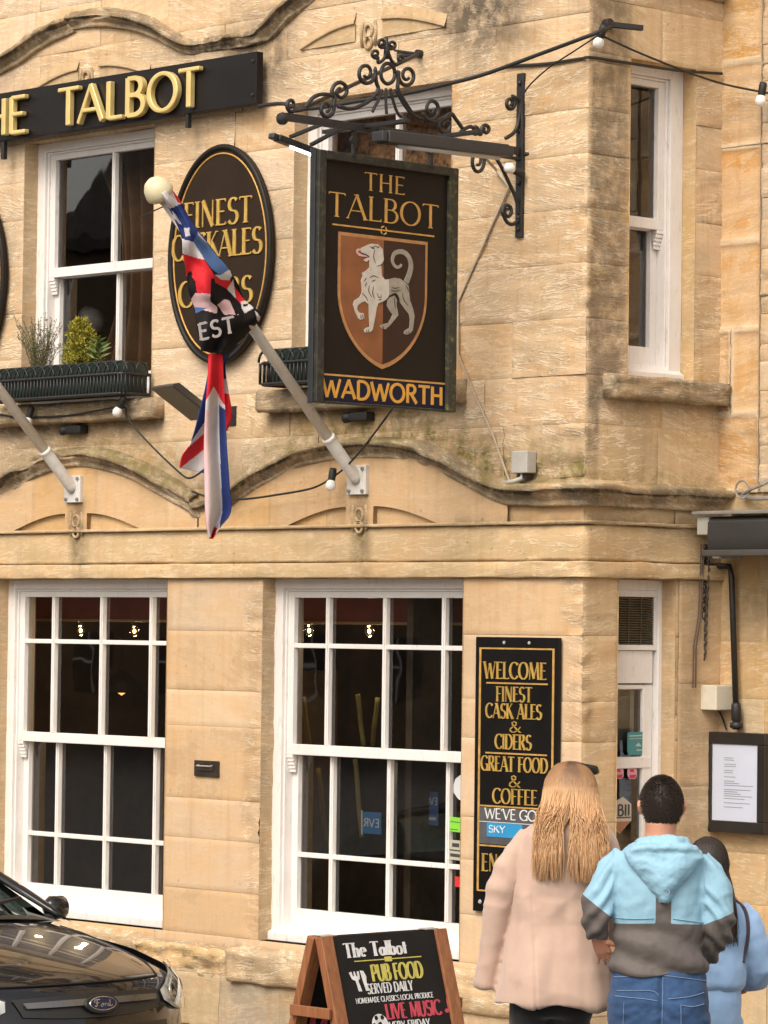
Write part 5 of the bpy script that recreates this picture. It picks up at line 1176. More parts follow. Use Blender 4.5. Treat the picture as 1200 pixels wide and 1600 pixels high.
mb = MB(); a, b = N(1150, 1098, y), N(1151, 1140, y); mb.tube([a, a.lerp(b, .1), a.lerp(b, .65), a.lerp(b, .7), b], [.02, .026, .027, .018, .018], 12); mb.lathe([(.02, 0), (.034, .01), (.034, .03), (.02, .04)], a.lerp(b, .7), (0, 0, -1), 12); mb.obj('gully', IRON, pp, smooth=True)
ch = thing('hanging_chain', 'rusty chain hanging beside the corner pilaster under the awning', 'chain', N(1096, 1130))
mb = MB(); y = .92
for k in range(46):
    t = k/45; x = 1103-6*t+1.2*math.sin(k*1.7); yy = 858+172*t; p = N(x, yy, y); a = k % 2*1.57
    u1 = Vector((math.cos(a), math.sin(a), 0)); mb.tube([p+u1*(.021*math.cos(t2))+Vector((0, 0, .024*math.sin(t2))) for t2 in [j*math.pi/4 for j in range(8)]], .0065, 5, closed=True)
for k in range(30):
    t = k/29; p = N(1093+2*math.sin(k*1.3), 880+130*t, y+.03); a = k % 2*1.57; u1 = Vector((math.cos(a), math.sin(a), 0)); mb.tube([p+u1*(.013*math.cos(t2))+Vector((0, 0, .022*math.sin(t2))) for t2 in [j*math.pi/4 for j in range(8)]], .005, 5, closed=True)
mb.obj('chain', paint('rusty_chain', (.055, .040, .032), .7, .4, 30, .3), ch, smooth=True)
mb = MB()
for dx, x1 in ((0, 1084), (4, 1088)): mb.tube([side(1096+dx, 850, .04), side(1092+dx, 960, .03), side(x1, 1010, .03), side(x1-1, 1075, .03)], .0042, 5)
tag(mb.obj('wall_cable', paint('brown_cable', (.09, .065, .05), .7), loc=side(1090, 960)), 'pair of thin brown cables running down the pilaster to the cream box', 'cable')
bx = thing('cable_box', 'cream electrical box fixed in the angle under the chain', 'junction box', N(1105, 1110))
a = N(1079, 1070, .90); b = N(1119, 1110, .90)
mb = MB(); mb.box((a.x, .90, b.z), (b.x, 1.04, a.z)); mb.obj('case', paint('cream_plastic', (.60, .56, .46), .5, .08, 9, .05, 40, dirt=((.4, .34, .25), .4)), bx, bevel=.006)
mb = MB(); mb.tube([N(1122, 1108, 1.02), N(1128, 1120, 1.03), N(1135, 1140, 1.03)], .005, 5); mb.obj('lead', CABLE, bx)
mn = thing('menu_case', 'black framed menu case with a white printed sheet on the neighbour wall', 'sign', N(1148, 1303))
a, b = N(1102, 1143, .965), N(1194, 1300, .965); x0, x1, z0, z1 = a.x, b.x, N(1102, 1299, .965).z, a.z
mb = MB(); fw = .044
mb.box((x0, .965, z0), (x1, 1.03, z0+.062)); mb.box((x0, .965, z1-.062), (x1, 1.03, z1)); mb.box((x0, .965, z0+.062), (x0+fw, 1.03, z1-.062)); mb.box((x1-fw-.01, .965, z0+.062), (x1, 1.03, z1-.062)); mb.obj('frame', paint('black_case_frame', (.018, .016, .015), .4, .3, 8, .1), mn, bevel=.005)
mb = MB(); mb.box((x0+.03, .974, z0+.04), (x1-.03, 1.02, z1-.04)); mb.obj('sheet', paint('white_paper', (.72, .73, .86), .8, .03, 3, .08, 4), mn)
mb = MB(); rr = random.Random(3); z = z1-.135
while z > z0+.115:
    L = rr.uniform(.05, .10) if z > (z0+z1)/2 else rr.uniform(.07, .22); mb.box((x0+.125, .9732, z), (x0+.125+L, .9745, z+.0035)); z -= rr.choice((.011, .011, .014, .022))
mb.obj('print', paint('grey_print', (.30, .30, .36), .9), mn)
mb = MB(); mb.add([(x0+fw, .969, z0+.06), (x1-fw, .969, z0+.06), (x1-fw, .969, z1-.06), (x0+fw, .969, z1-.06)], [(0,1,2,3)]); mb.obj('glass', glass_mat('case_glass', (1, 1, 1), .35), mn)
mb = MB(); mb.tube([N(1160, 772, 1.02), N(1175, 764, .96), N(1192, 757, .95), N(1200, 752, .98)], .009, 6); mb.tube([N(1160, 775, 1.02), N(1180, 779, .97), N(1210, 778, .97)], .011, 6); mb.tube([N(1160+11*math.cos(t), 765-14*math.sin(t), .99) for t in [k*.5 for k in range(14)]], .006, 5)
tag(mb.obj('loose_cable', paint('grey_cable', (.24, .22, .19), .6, .3), loc=N(1175, 765)), 'loop of loose grey cables on the wall above the awning', 'cable')

# ------------------------------------------------------------------ stickers and cards in the panes and the door
def card(name, label, pts, d, m_, plane=front, extra=None):
    P = [plane(a, b, d) for a, b in pts]; n = (P[1]-P[0]).cross(P[-1]-P[0]).normalized()
    if n.dot(CAM-P[0]) < 0: n = -n
    c = sum(P, Vector())/len(P); s = thing(name, label, 'sticker', c); mb = MB(); mb.add(P+[p+n*.002 for p in P], [tuple(range(len(P))), tuple(range(len(P), 2*len(P)))]+[(i, (i+1) % len(P), len(P)+(i+1) % len(P), len(P)+i) for i in range(len(P))]); mb.obj('sheet', m_, s)
    if extra:
        for m2, items in extra:
            mb = MB()
            for it in items:
                if it[0] == 'q': Q = [plane(a, b, d)+n*.003 for a, b in it[1]]; mb.add(Q, [tuple(range(len(Q)))])
                else:
                    _, st, o, e, h = it; A_, B_ = plane(*o, d)+n*.003, plane(*e, d)+n*.003; eu = (B_-A_); text(mb, st, A_, eu, FZ, n, h, eu.length, .2, .15, 0, .001)
            mb.obj('print', m2, s)
    return s
wp = lambda c, n: paint(n, c, .5, .06, 8, .02)
INK = wp((.05, .05, .05), 'sticker_ink')
card('window_sticker', 'bright green sticker in the pane nearest the welcome board', [(704,1276),(722,1278),(722,1301),(704,1299)], .18, wp((.22, .62, .05), 'green_vinyl'), extra=[(INK, [('q', [(704,1283),(722,1285),(722,1286),(704,1284)]), ('q', [(704,1295),(716,1296),(716,1297),(704,1296)])])])
card('window_sticker', 'cream and black sticker under the green one in the window pane', [(699,1311),(722,1314),(722,1345),(698,1342)], .18, wp((.45, .43, .34), 'cream_vinyl'), extra=[(INK, [('q', [(699,1326),(722,1329),(722,1331),(699,1328)]), ('q', [(707,1317),(718,1318),(718,1324),(707,1323)]), ('q', [(704,1333),(720,1335),(720,1340),(704,1338)])])])
card('window_sticker', 'white hexagonal sticker above the green one in the window pane', [(712,1217),(722,1209),(722,1252),(716,1248),(709,1238),(709,1226)], .18, wp((.62, .62, .62), 'white_vinyl'))
card('window_sticker', 'small red sticker low in the pane beside the welcome board', [(711,1369),(722,1371),(722,1387),(711,1385)], .18, wp((.6, .03, .03), 'red_vinyl'))
BLUE = wp((.03, .14, .33), 'reflected_sign_card')  # cards put behind the panes in place of blue signs mirrored in the glass
card('reflected_sign_card', 'brighter blue card with white edge and mirrored letters, standing in for a reflected sign', [(567,1268),(596,1270),(596,1304),(567,1302)], .40, BLUE, extra=[(wp((.5, .52, .55), 'card_white'), [('t', 'EVR', (593,1293), (569,1291), .045), ('q', [(565,1266),(567,1266),(567,1304),(565,1304)])])])
card('reflected_sign_card', 'darker blue card with mirrored letters nearer the stickers, standing in for a reflected sign', [(664,1236),(685,1238),(685,1290),(664,1288)], .45, wp((.05, .08, .20), 'navy_card'), extra=[(wp((.3, .32, .36), 'card_grey'), [('t', 'EVR', (684,1258), (666,1257), .04), ('q', [(667,1276),(682,1277),(682,1282),(667,1281)])])])
card('door_sticker', 'teal notice with rounded corners stuck inside the door glass', [(981,1144),(1007,1143),(1008,1150),(1008,1176),(1006,1179),(983,1180),(980,1176),(980,1148)], -.13, wp((.055, .24, .26), 'teal_vinyl'), side, [(wp((.4, .5, .5), 'teal_print'), [('q', [(983,1149),(1005,1148),(1005,1150),(983,1151)]), ('q', [(983,1154),(1005,1153),(1005,1154),(983,1155)]), ('q', [(992,1166),(997,1160),(1002,1166)]), ('q', [(994,1171),(1003,1171),(1003,1173),(994,1173)])])])
card('door_sticker', 'cream and tan shield sticker low on the door glass', [(958,1254),(973,1245),(986,1256),(986,1282),(968,1302),(958,1294)], -.13, wp((.50, .47, .40), 'cream_sticker'), side, [(wp((.35, .16, .09), 'tan_print'), [('q', [(959,1284),(985,1283),(968,1301),(959,1294)])]), (INK, [('t', 'BII', (964,1275), (983,1274), .058), ('q', [(959,1277),(985,1276),(985,1278),(959,1279)])])])
for i, x in enumerate((962, 983)):
    card('door_sticker', ['pink and red round-topped sticker half hidden by the stone door jamb', 'pink and red round-topped sticker standing clear on the door glass'][i], [(x-3,1203),(x,1199),(x+8,1199),(x+12,1203),(x+12,1212),(x+9,1217),(x,1217),(x-3,1211)], -.13, wp((.62, .30, .42), 'pink_vinyl'), side, [(wp((.5, .03, .06), 'red_print'), [('q', [(x,1211),(x+11,1210),(x+8,1216),(x,1216)]), ('q', [(x+1,1202),(x+7,1202),(x+7,1206),(x+1,1206)])])])
# ------------------------------------------------------------------ chalk board
bp = deep(596, 1458, 14.6); gx, gy = bp.x-.02, bp.y; gz = ground_z(gx, gy)-.06
ab = thing('a_board', 'wooden A-frame chalkboard advertising pub food and live music on the pavement', 'chalkboard', (gx, gy, gz))
WOODT = NT('oiled_red_wood'); p_ = WOODT.obj(); g_ = WOODT.noise(WOODT.mapv(p_, (30, 30, 2.2)), 2.2, 6, .6, .5)
WOODM = WOODT.done(WOODT.mix(WOODT.ramp(g_, .3, .7), (.33, .135, .055), (.19, .068, .027)), .45, WOODT.bump(g_, .25, .004))
H = bp.z-gz; hw = .355; sp = .33
def slant(s_): return Vector((sp*s_, 0, -H)).normalized()
apex = Vector((gx, gy, gz+H)); BLK = paint('chalkboard_black', (.010, .009, .009), .6, .4, 6, .15, 60, spec=.25)
for s_, nm in ((1, 'front'), (-1, 'back')):
    dn = slant(s_); nrm = Vector((H, 0, sp*s_)).normalized()*1; nrm = Vector((H*s_, 0, sp)).normalized(); o = apex+Vector((.022*s_, 0, 0)); L = H/abs(dn.z)
    for y_ in (-hw, hw-.06): mb = MB(); mb.obox(o+dn*(L/2)+Vector((0, y_+.03, 0)), dn*(L/2), Vector((0, .033, 0)), nrm*.020); mb.obj('stile', WOODM, ab, bevel=.004)
    mb = MB(); mb.obox(o+dn*(L*.93), dn*.03, Vector((0, hw-.064, 0)), nrm*.015); mb.obj('rail', WOODM, ab, bevel=.003)
    mb = MB(); mb.obox(o+dn*(L*.45+.002), dn*(L*.45), Vector((0, hw-.062, 0)), nrm*.008); mb.obj('board', BLK, ab, bevel=.002)
    if s_ == 1:
        eo = o+nrm*.0083; ev = -dn; k = 1/380/abs(dn.z)
        def bt(mb, t, px0, px1, y0, y1, th=.18, tn=.08, serif=0, gap=.08):
            # rows and columns measured down and across the board face from its top edge
            v1 = (y1-1458)*k; u0, u1 = (px0-596)/380/.715, (px1-596)/380/.715
            text(mb, t, eo+Vector((0, u0, 0))+dn*v1, SY, ev, nrm, (y1-y0)*k, u1-u0, th, tn, serif, .001, gap=gap)
        mb = MB(); bt(mb, 'The Talbot', 532, 628, 1470, 1492, .26, .07, .05, .04); bt(mb, 'SERVED DAILY', 556, 626, 1533, 1548, .16, .09); bt(mb, 'HOMEMADE CLASSICS LOCAL PRODUCE', 536, 655, 1553, 1561, .13, .10, 0, .05); bt(mb, 'EVERY FRIDAY', 574, 642, 1592, 1606, .15, .09)
        q = lambda x, y: (eo+Vector((0, (x-596)/380/.715, 0))+dn*((y-1458)*k))
        def cut(pts): mb.prism([(p.y, (p-eo).dot(ev)) for p in (q(*a) for a in pts)], Vector((eo.x, 0, eo.z)), SY, ev, nrm*.0012)
        cut([(533,1514),(537,1513),(538,1520),(540,1520),(540,1513),(542,1513),(543,1520),(545,1520),(545,1513),(548,1513),(548,1524),(545,1527),(548,1543),(543,1543),(541,1527),(536,1524)])
        cut([(550,1512),(555,1513),(558,1522),(557,1530),(559,1543),(554,1543),(552,1530)])
        c = q(566, 1595); mb.prism([(math.cos(a)*.045, math.sin(a)*.045) for a in [j*math.pi/12 for j in range(24)]], c, SY, ev, nrm*.0012)
        mb.obj('chalk_lettering', CHALK, ab)
        mb = MB(); bt(mb, 'PUB FOOD', 567, 645, 1505, 1530, .20, .09, 0, .06); v_ = q(596, 1498); mb.obox(v_+nrm*.001+Vector((0, 0, 0)), Vector((0, .19, 0)), dn*.0022, nrm*.0008); mb.obox(v_+nrm*.001, Vector((0, .02, 0)), dn*.010, nrm*.0012)
        mb.obj('chalk_lettering', paint('yellow_chalk', (.52, .46, .10), .9, .25, 40, .2), ab)
        mb = MB(); bt(mb, 'LIVE MUSIC', 578, 663, 1565, 1588, .20, .10, 0, .06)
        for x, y in ((672, 1583), (681, 1575)): 
            c = q(x, y); mb.prism([(math.cos(a)*.012, math.sin(a)*.009) for a in [j*math.pi/6 for j in range(12)]], c, SY, ev, nrm*.0012); mb.bar(c+SY*.010, c+SY*.010+ev*.05, .004, .002, nrm); mb.bar(c+SY*.010+ev*.05, c+SY*.03+ev*.04, .004, .002, nrm)
        mb.obj('chalk_lettering', paint('red_chalk', (.50, .06, .09), .9, .25, 40, .2), ab)
        mb = MB(); c = q(566, 1595)
        for j in range(6):
            a = j*math.pi/3; w_ = .016 if j else .02; cc = c+(SY*math.cos(a)+ev*math.sin(a))*(.034 if j else 0); mb.prism([(math.cos(t)*w_*.7, math.sin(t)*w_*.7) for t in [i*2*math.pi/5 for i in range(5)]], cc, SY, ev, nrm*.0016)
        mb.obj('chalk_lettering', BLK, ab)
    else:
        eo = o+nrm*.0083*1; eo2 = o-nrm*.0083
        mb = MB(); text(mb, 'MENU', eo2+Vector((0, -hw+.08, 0))+slant(-1)*.46, SY, -slant(-1), -nrm, .13, .4, .14, .10, 0, .001); mb.obj('chalk_lettering', paint('dark_red_chalk', (.42, .05, .07), .9, .25, 40, .2), ab)
z_ = H-.30; xx = sp*.30/H+.02
for y_ in (-hw+.012, hw-.012): mb = MB(); mb.obox(apex+Vector((0, y_-.03 if y_ < 0 else y_+.03, -.30)), Vector((xx+.01, 0, 0)), Vector((0, .008, 0)), Vector((0, 0, .022))); mb.obj('spreader', WOODM, ab, bevel=.003)
mb = MB(); mb.bar(apex+Vector((0, -hw+.03, .004)), apex+Vector((0, -hw+.10, .004)), .05, .004); mb.bar(apex+Vector((0, hw-.10, .004)), apex+Vector((0, hw-.03, .004)), .05, .004); mb.obj('hinge', LEADGREY, ab)

# ------------------------------------------------------------------ houses across the square (they show only as reflections in the panes)
HB = paint('brown_house_stone', (.19, .13, .08), .9, .3, 1.2, .3, 8); SLATE = paint('stone_slate_roof', (.10, .085, .07), .9, .4, 2, .4, 6); HG_ = paint('dark_house_glass', (.02, .02, .022), .12, .1)
hx_ = -85.3
hr = random.Random(9)
for i, (w_, h_, lab) in enumerate(((11, 9.2, 'low stone house'), (9, 10.3, 'tall stone house'), (10.5, 9.0, 'wide stone house'), (9, 15.8, 'tallest gabled stone house'), (12, 15.0, 'long stone inn'), (10, 13.4, 'square stone house'), (14, 11.8, 'broad stone house'), (9, 11.0, 'narrow stone house'))):
    y0 = -36-hr.uniform(0, 2); s = thing('stone_house', lab+' across the square, mirrored in the window panes', 'building', (hx_+w_/2, y0, 0), 0, 'houses across the square')
    mb = MB(); mb.box((hx_, y0-8, -.3), (hx_+w_, y0, h_*.72)); mb.prism([(y0-8, h_*.72), (y0, h_*.72), (y0-4, h_)], (hx_, 0, 0), SY, FZ, Vector((w_, 0, 0))); mb.obj('wall', HB, s)
    mb = MB(); mb.prism([(y0+.4, h_*.70), (y0+.4, h_*.72), (y0-4, h_+.25), (y0-4, h_+.1)], (hx_-.1, 0, 0), SY, FZ, Vector((w_+.2, 0, 0))); mb.prism([(y0-8.4, h_*.70), (y0-8.4, h_*.72), (y0-4, h_+.25), (y0-4, h_+.1)], (hx_-.1, 0, 0), SY, FZ, Vector((w_+.2, 0, 0))); r_ = mb.obj('roof', SLATE, s)
    mb = MB(); mb.box((hx_+w_-1.6, y0-4.6, h_-.4), (hx_+w_-.4, y0-3.6, h_+1.3)); mb.obj('chimney', HB, r_)
    for k in range(int(w_/2.6)):
        for z in (1.0, 3.8, 6.6):
            if z+1.4 < h_*.72:
                mb = MB(); x = hx_+1.1+k*2.6; mb.box((x, y0-.05, z), (x+1.1, y0+.012, z+1.4)); wn_ = mb.obj('window', HG_, s); mb = MB(); mb.box((x+.52, y0+.012, z), (x+.58, y0+.03, z+1.4)); mb.box((x, y0+.012, z+.67), (x+.52, y0+.03, z+.73)); mb.obj('glazing_bar', WHITE, wn_)
    hx_ += w_+(2.2 if i in (2, 5) else .15)

# ------------------------------------------------------------------ the black car
cpos = deep(157, 1564, 16.2)
CX, CY, CZ = cpos.x+.045, cpos.y, -.035
car = thing('parked_car', 'glossy black hatchback parked before the pub, its bonnet towards the viewer', 'car', (CX-2.2, CY, CZ))
def V(x, y, z): return Vector((CX+x, CY+y, CZ+z))
PT = NT('black_car_paint'); PT.done((.005, .005, .007), .25, None, 0, Coat_Weight=.85, Coat_Roughness=.015, Specular_IOR_Level=.15); CARP = PT.m
CHROME = paint('chrome_trim', (.62, .60, .58), .18, .05, 20, .0, 60, 1); PLASTIC = paint('black_car_plastic', (.012, .012, .012), .45, .2, 30, .1, 90)
CARGLASS = glass_mat('green_tinted_glass', (.85, 1, .93), 2.0, (.80, .90, .84))
def interp(P, t):
    for a, b in zip(P, P[1:]):
        if t <= b[0]: return lerp(a[1], b[1], (t-a[0])/(b[0]-a[0]) if b[0] > a[0] else 0)
    return P[-1][1]
def plan(s): return .46*abs(s)**2.3+.10*abs(s)**8
NOSEX = [(.18, -.16), (.26, -.06), (.36, -.01), (.50, 0), (.64, -.02), (.74, -.045), (.82, -.085), (.88, -.16), (.95, -.36)]
def nose(y, z):
    s = y/.90; return V(interp(NOSEX, z)-plan(s), y, z)
def profile(s):
    c = plan(s); a = abs(s); cr_ = .045*a**2+.055*a**5; bul = .012*math.exp(-((a-.62)/.10)**2)
    return [(-.18-c, .20), (-.06-c, .26), (-.01-c, .36), (0-c, .50), (-.02-c, .64), (-.045-c, .74), (-.085-c, .815), (-.15-c, .862-cr_*.35), (-.28-.92*c, .905-cr_*.6+bul*.5), (-.50-.75*c, .955-cr_*.85+bul), (-.78-.5*c, 1.003-cr_+bul), (-1.05-.25*c, 1.040-cr_*1.05), (-1.28-.12*c, 1.066-cr_*1.1)]
mb = MB(); st_ = [k/12 for k in range(-12, 13)]
mb.grid([[V(x, s*.90*(1 if i > 1 else .97)*(.985 if i > 9 else 1), z) for s in st_] for i, (x, z) in enumerate(zip(*[iter(())]*2))] if False else [[V(profile(s)[i][0], s*(.90 if i > 1 else .87), profile(s)[i][1]) for s in st_] for i in range(13)])
# body sides with wheel arches
def side_z(x): return interp([(-4.4, .98), (-4.1, 1.05), (-3.0, 1.04), (-1.28, .955), (-.9, .915), (-.60, .845)], x)
for sg_ in (-1, 1):
    G = []; xs = [-.64-.06*k for k in range(63)]
    for i in range(9):
        t = i/8; row = []
        for x in xs:
            zb0 = .22
            for xw in (-.95, -3.58):
                if abs(x-xw) < .37: zb0 = max(zb0, .31+math.sqrt(.37**2-(x-xw)**2))
            zt_ = side_z(x)
            if x > -1.28: zt_ = min(zt_, .96)
            z = lerp(zt_, zb0, t); bulge = .90+.022*math.sin(t*math.pi)-.03*t*t-.05*max(0, (-3.9-x)/.5)**2
            if i == 0: bulge = .895-.05*max(0, (-3.9-x)/.5)**2
            row.append(V(x, sg_*bulge, z))
        G.append(row)
    mb.grid(G)
    mb.grid([[V(-.60-.001*i, sg_*.90, interp([(0, .84), (1, .22)], i/8)) for i in range(9)], [V(-.64, sg_*.90, lerp(side_z(-.64), .22, i/8)) for i in range(9)]])
# shoulders, tail and roof
def half(x): return .895-.05*max(0, (-3.9-x)/.5)**2
xs = [-1.28-.1*k for k in range(32)]
mb.grid([[V(x, y*half(x), side_z(x)+.015*(1-abs(y))) for x in xs] for y in (-1, -.9, -.8)]); mb.grid([[V(x, y*half(x), side_z(x)+.015*(1-abs(y))) for x in xs] for y in (.8, .9, 1)])
mb.grid([[V(interp([(0, -4.38), (.5, -4.42), (1, -4.33)], t)+.18*abs(y)**4, y*.86, lerp(.24, 1.02, t)) for y in [k/6 for k in range(-6, 7)]] for t in (0, .25, .5, .75, 1)])
ROOF = [(-1.98, 1.405), (-2.3, 1.462), (-2.8, 1.475), (-3.4, 1.44), (-3.95, 1.36), (-4.12, 1.30)]
mb.grid([[V(x, y*(.59-.05*max(0, (-x-2.6)/1.5)), z-.045*abs(y)**3) for y in [k/6 for k in range(-6, 7)]] for x, z in ROOF])
for sg_ in (-1, 1):
    mb.bar(V(-1.12, sg_*.755, 1.00), V(-1.98, sg_*.585, 1.375), .085, .05); mb.bar(V(-1.98, sg_*.585, 1.375), V(-2.8, sg_*.575, 1.435), .05, .05); mb.bar(V(-2.8, sg_*.575, 1.435), V(-4.1, sg_*.56, 1.27), .05, .06); mb.bar(V(-2.55, sg_*.73, 1.03), V(-2.65, sg_*.575, 1.43), .09, .02); mb.bar(V(-3.6, sg_*.73, 1.04), V(-3.9, sg_*.56, 1.32), .16, .03)
body = mb.obj('body', CARP, car, smooth=True, sub=1)
mb = MB(); mb.box(V(-4.2, -.80, .2), V(-.35, .80, .6)); mb.box(V(-1.30, -.80, .5), V(-4.2, .80, .75)); mb.obj('underbody', PLASTIC, car)
mb = MB(); rows = []
for t in [k/8 for k in range(9)]:
    zc = lerp(1.075, 1.405, t); xc = lerp(-1.26, -1.985, t); hwid = lerp(.74, .575, t)
    rows.append([V(xc-.14*abs(y)**2.2*(1-t*.5), y*hwid, zc-(.045*(1-t)+.03)*abs(y)**2.5+.01*math.sin(t*3.14)) for y in [k/8 for k in range(-8, 9)]])
mb.grid(rows); mb.obj('windscreen', CARGLASS, car, smooth=True)
mb = MB(); mb.grid([[V(interp([(-1,-1.19),(1,-1.19)], y)-.12*abs(y)**2.2-dx, y*.79, 1.062-.045*abs(y)**2.5+dz) for y in [k/8 for k in range(-8, 9)]] for dx, dz in ((0, .004), (.07, .012), (.13, .018))]); mb.obj('scuttle', PLASTIC, car, smooth=True)
mb = MB(); mb.bar(V(-1.25, -.55, 1.085), V(-1.40, .15, 1.155), .02, .014); mb.bar(V(-1.23, .0, 1.09), V(-1.42, .60, 1.14), .02, .014); mb.obj('wiper', PLASTIC, car)
for sg_ in (-1, 1):
    mb = MB(); mb.add([V(-1.35, sg_*.765, 1.02), V(-2.5, sg_*.755, 1.05), V(-2.62, sg_*.60, 1.40), V(-2.0, sg_*.60, 1.37)], [(0, 1, 2, 3)]); mb.add([V(-2.62, sg_*.755, 1.05), V(-3.7, sg_*.75, 1.07), V(-3.9, sg_*.58, 1.30), V(-2.74, sg_*.60, 1.40)], [(0, 1, 2, 3)]); mb.obj('side_window', CARGLASS, car, fix=False)
mb = MB(); mb.add([V(-4.10, -.55, 1.28), V(-4.10, .55, 1.28), V(-4.33, .66, 1.04), V(-4.33, -.66, 1.04)], [(0, 1, 2, 3)]); mb.obj('rear_window', CARGLASS, car)
SEAT = paint('grey_seat_fabric', (.40, .40, .36), .9, .2, 20, .2)
for y_ in (-.36, .36):
    mb = MB(); mb.tube([V(-2.3, y_, .75), V(-2.42, y_, 1.0), V(-2.50, y_, 1.14)], [.22, .21, .12], 12, flat=.5); mb.tube([V(-2.50, y_, 1.17), V(-2.52, y_, 1.30)], [.11, .10], 12, flat=.5); mb.obj('seat', SEAT, car, smooth=True)
mb = MB(); mb.grid([[V(x, y*.72, z) for y in (-1, -.5, 0, .5, 1)] for x, z in ((-1.25, 1.03), (-1.5, 1.06), (-1.75, 1.02), (-1.8, .8))]); mb.obj('dashboard', paint('grey_dashboard', (.16, .16, .15), .7), car, smooth=True)
# nose details laid on the nose surface
def patch(name, top, bot, m_, off, n=16, k=5, parent=None, smooth=True):
    mb = MB(); G = []
    for i in range(k):
        t = i/(k-1); row = []
        for j in range(n):
            s_ = j/(n-1); a = interp2(top, s_); b = interp2(bot, s_); y = lerp(a[0], b[0], t); z = lerp(a[1], b[1], t)
            p = nose(y, z); e = .01; nr_ = (nose(y+e, z)-p).cross(nose(y, z+e)-p).normalized()
            if nr_.x < 0: nr_ = -nr_
            row.append(p+nr_*off)
        G.append(row)
    mb.grid(G); return mb.obj(name, m_, parent or car, smooth=smooth)
def interp2(P, s_):
    x = s_*(len(P)-1); i = min(int(x), len(P)-2); return (lerp(P[i][0], P[i+1][0], x-i), lerp(P[i][1], P[i+1][1], x-i))
patch('upper_grille', [(-.425, .802), (-.22, .812), (0, .816), (.22, .812), (.425, .802)], [(-.395, .725), (-.2, .714), (0, .710), (.2, .714), (.395, .725)], PLASTIC, .006)
BARM = paint('satin_grille_bar', (.20, .20, .20), .3, .05, 20, .0, 60, .9)
patch('chrome_bar', [(-.385, .782), (-.2, .788), (0, .790), (.2, .788), (.385, .782)], [(-.375, .758), (-.2, .760), (0, .762), (.2, .760), (.375, .758)], BARM, .020)
patch('lower_grille', [(-.46, .665), (0, .675), (.46, .665)], [(-.36, .36), (0, .35), (.36, .36)], PLASTIC, .006)
mb = MB()
for z in (.40, .46, .52, .58, .64): mb.tube([nose(y, z)+Vector((.008, 0, 0)) for y in [-.42+.084*k for k in range(11)]], .007, 6)
mb.obj('grille_slat', PLASTIC, car, smooth=True)
b0 = nose(0, .772)+Vector((.030, 0, 0)); bn = Vector((.94, 0, .34)).normalized(); bu = SY; bv = bn.cross(bu)*1
if bv.z < 0: bv = -bv
mb = MB(); mb.prism([(math.cos(t)*.098, math.sin(t)*.046) for t in [k*math.pi/24 for k in range(48)]], b0-bn*.02, bu, bv, bn*.022); bd = mb.obj('badge', PLASTIC, car, bevel=.006)
mb = MB(); mb.prism([(math.cos(t)*.078, math.sin(t)*.034) for t in [k*math.pi/24 for k in range(48)]], b0+bn*.002, bu, bv, bn*.006); mb.obj('badge_rim', CHROME, bd, bevel=.003)
mb = MB(); mb.prism([(math.cos(t)*.072, math.sin(t)*.029) for t in [k*math.pi/24 for k in range(48)]], b0+bn*.008, bu, bv, bn*.002); mb.obj('badge_field', paint('navy_enamel', (.010, .016, .045), .2, .05), bd)
mb = MB()
for P, w_ in (([(-.052,.004),(-.050,.014),(-.036,.018),(-.018,.017)], .0045), ([(-.036,.017),(-.040,-.004),(-.048,-.014),(-.056,-.010)], .005), ([(-.046,.002),(-.026,.004)], .0035),
              ([(-.014,-.004),(-.020,-.012),(-.012,-.016),(-.006,-.008),(-.012,-.003),(.0,-.002)], .0035), ([(.004,-.002),(.006,-.015)], .0035), ([(.006,-.006),(.012,-.002),(.016,-.004)], .0035),
              ([(.034,-.006),(.026,-.003),(.020,-.010),(.026,-.015),(.034,-.008)], .0035), ([(.040,.014),(.034,-.010),(.038,-.015),(.050,-.010)], .004)):
    Q = [(v.x, v.y) for v in spline([(a, b, 0) for a, b in P], 5)]; ribbon(mb, Q, [w_]*len(Q), b0+bn*.010, bu, bv, bn, 0, .0012+.0002*len(P))
mb.obj('script', CHROME, bd)
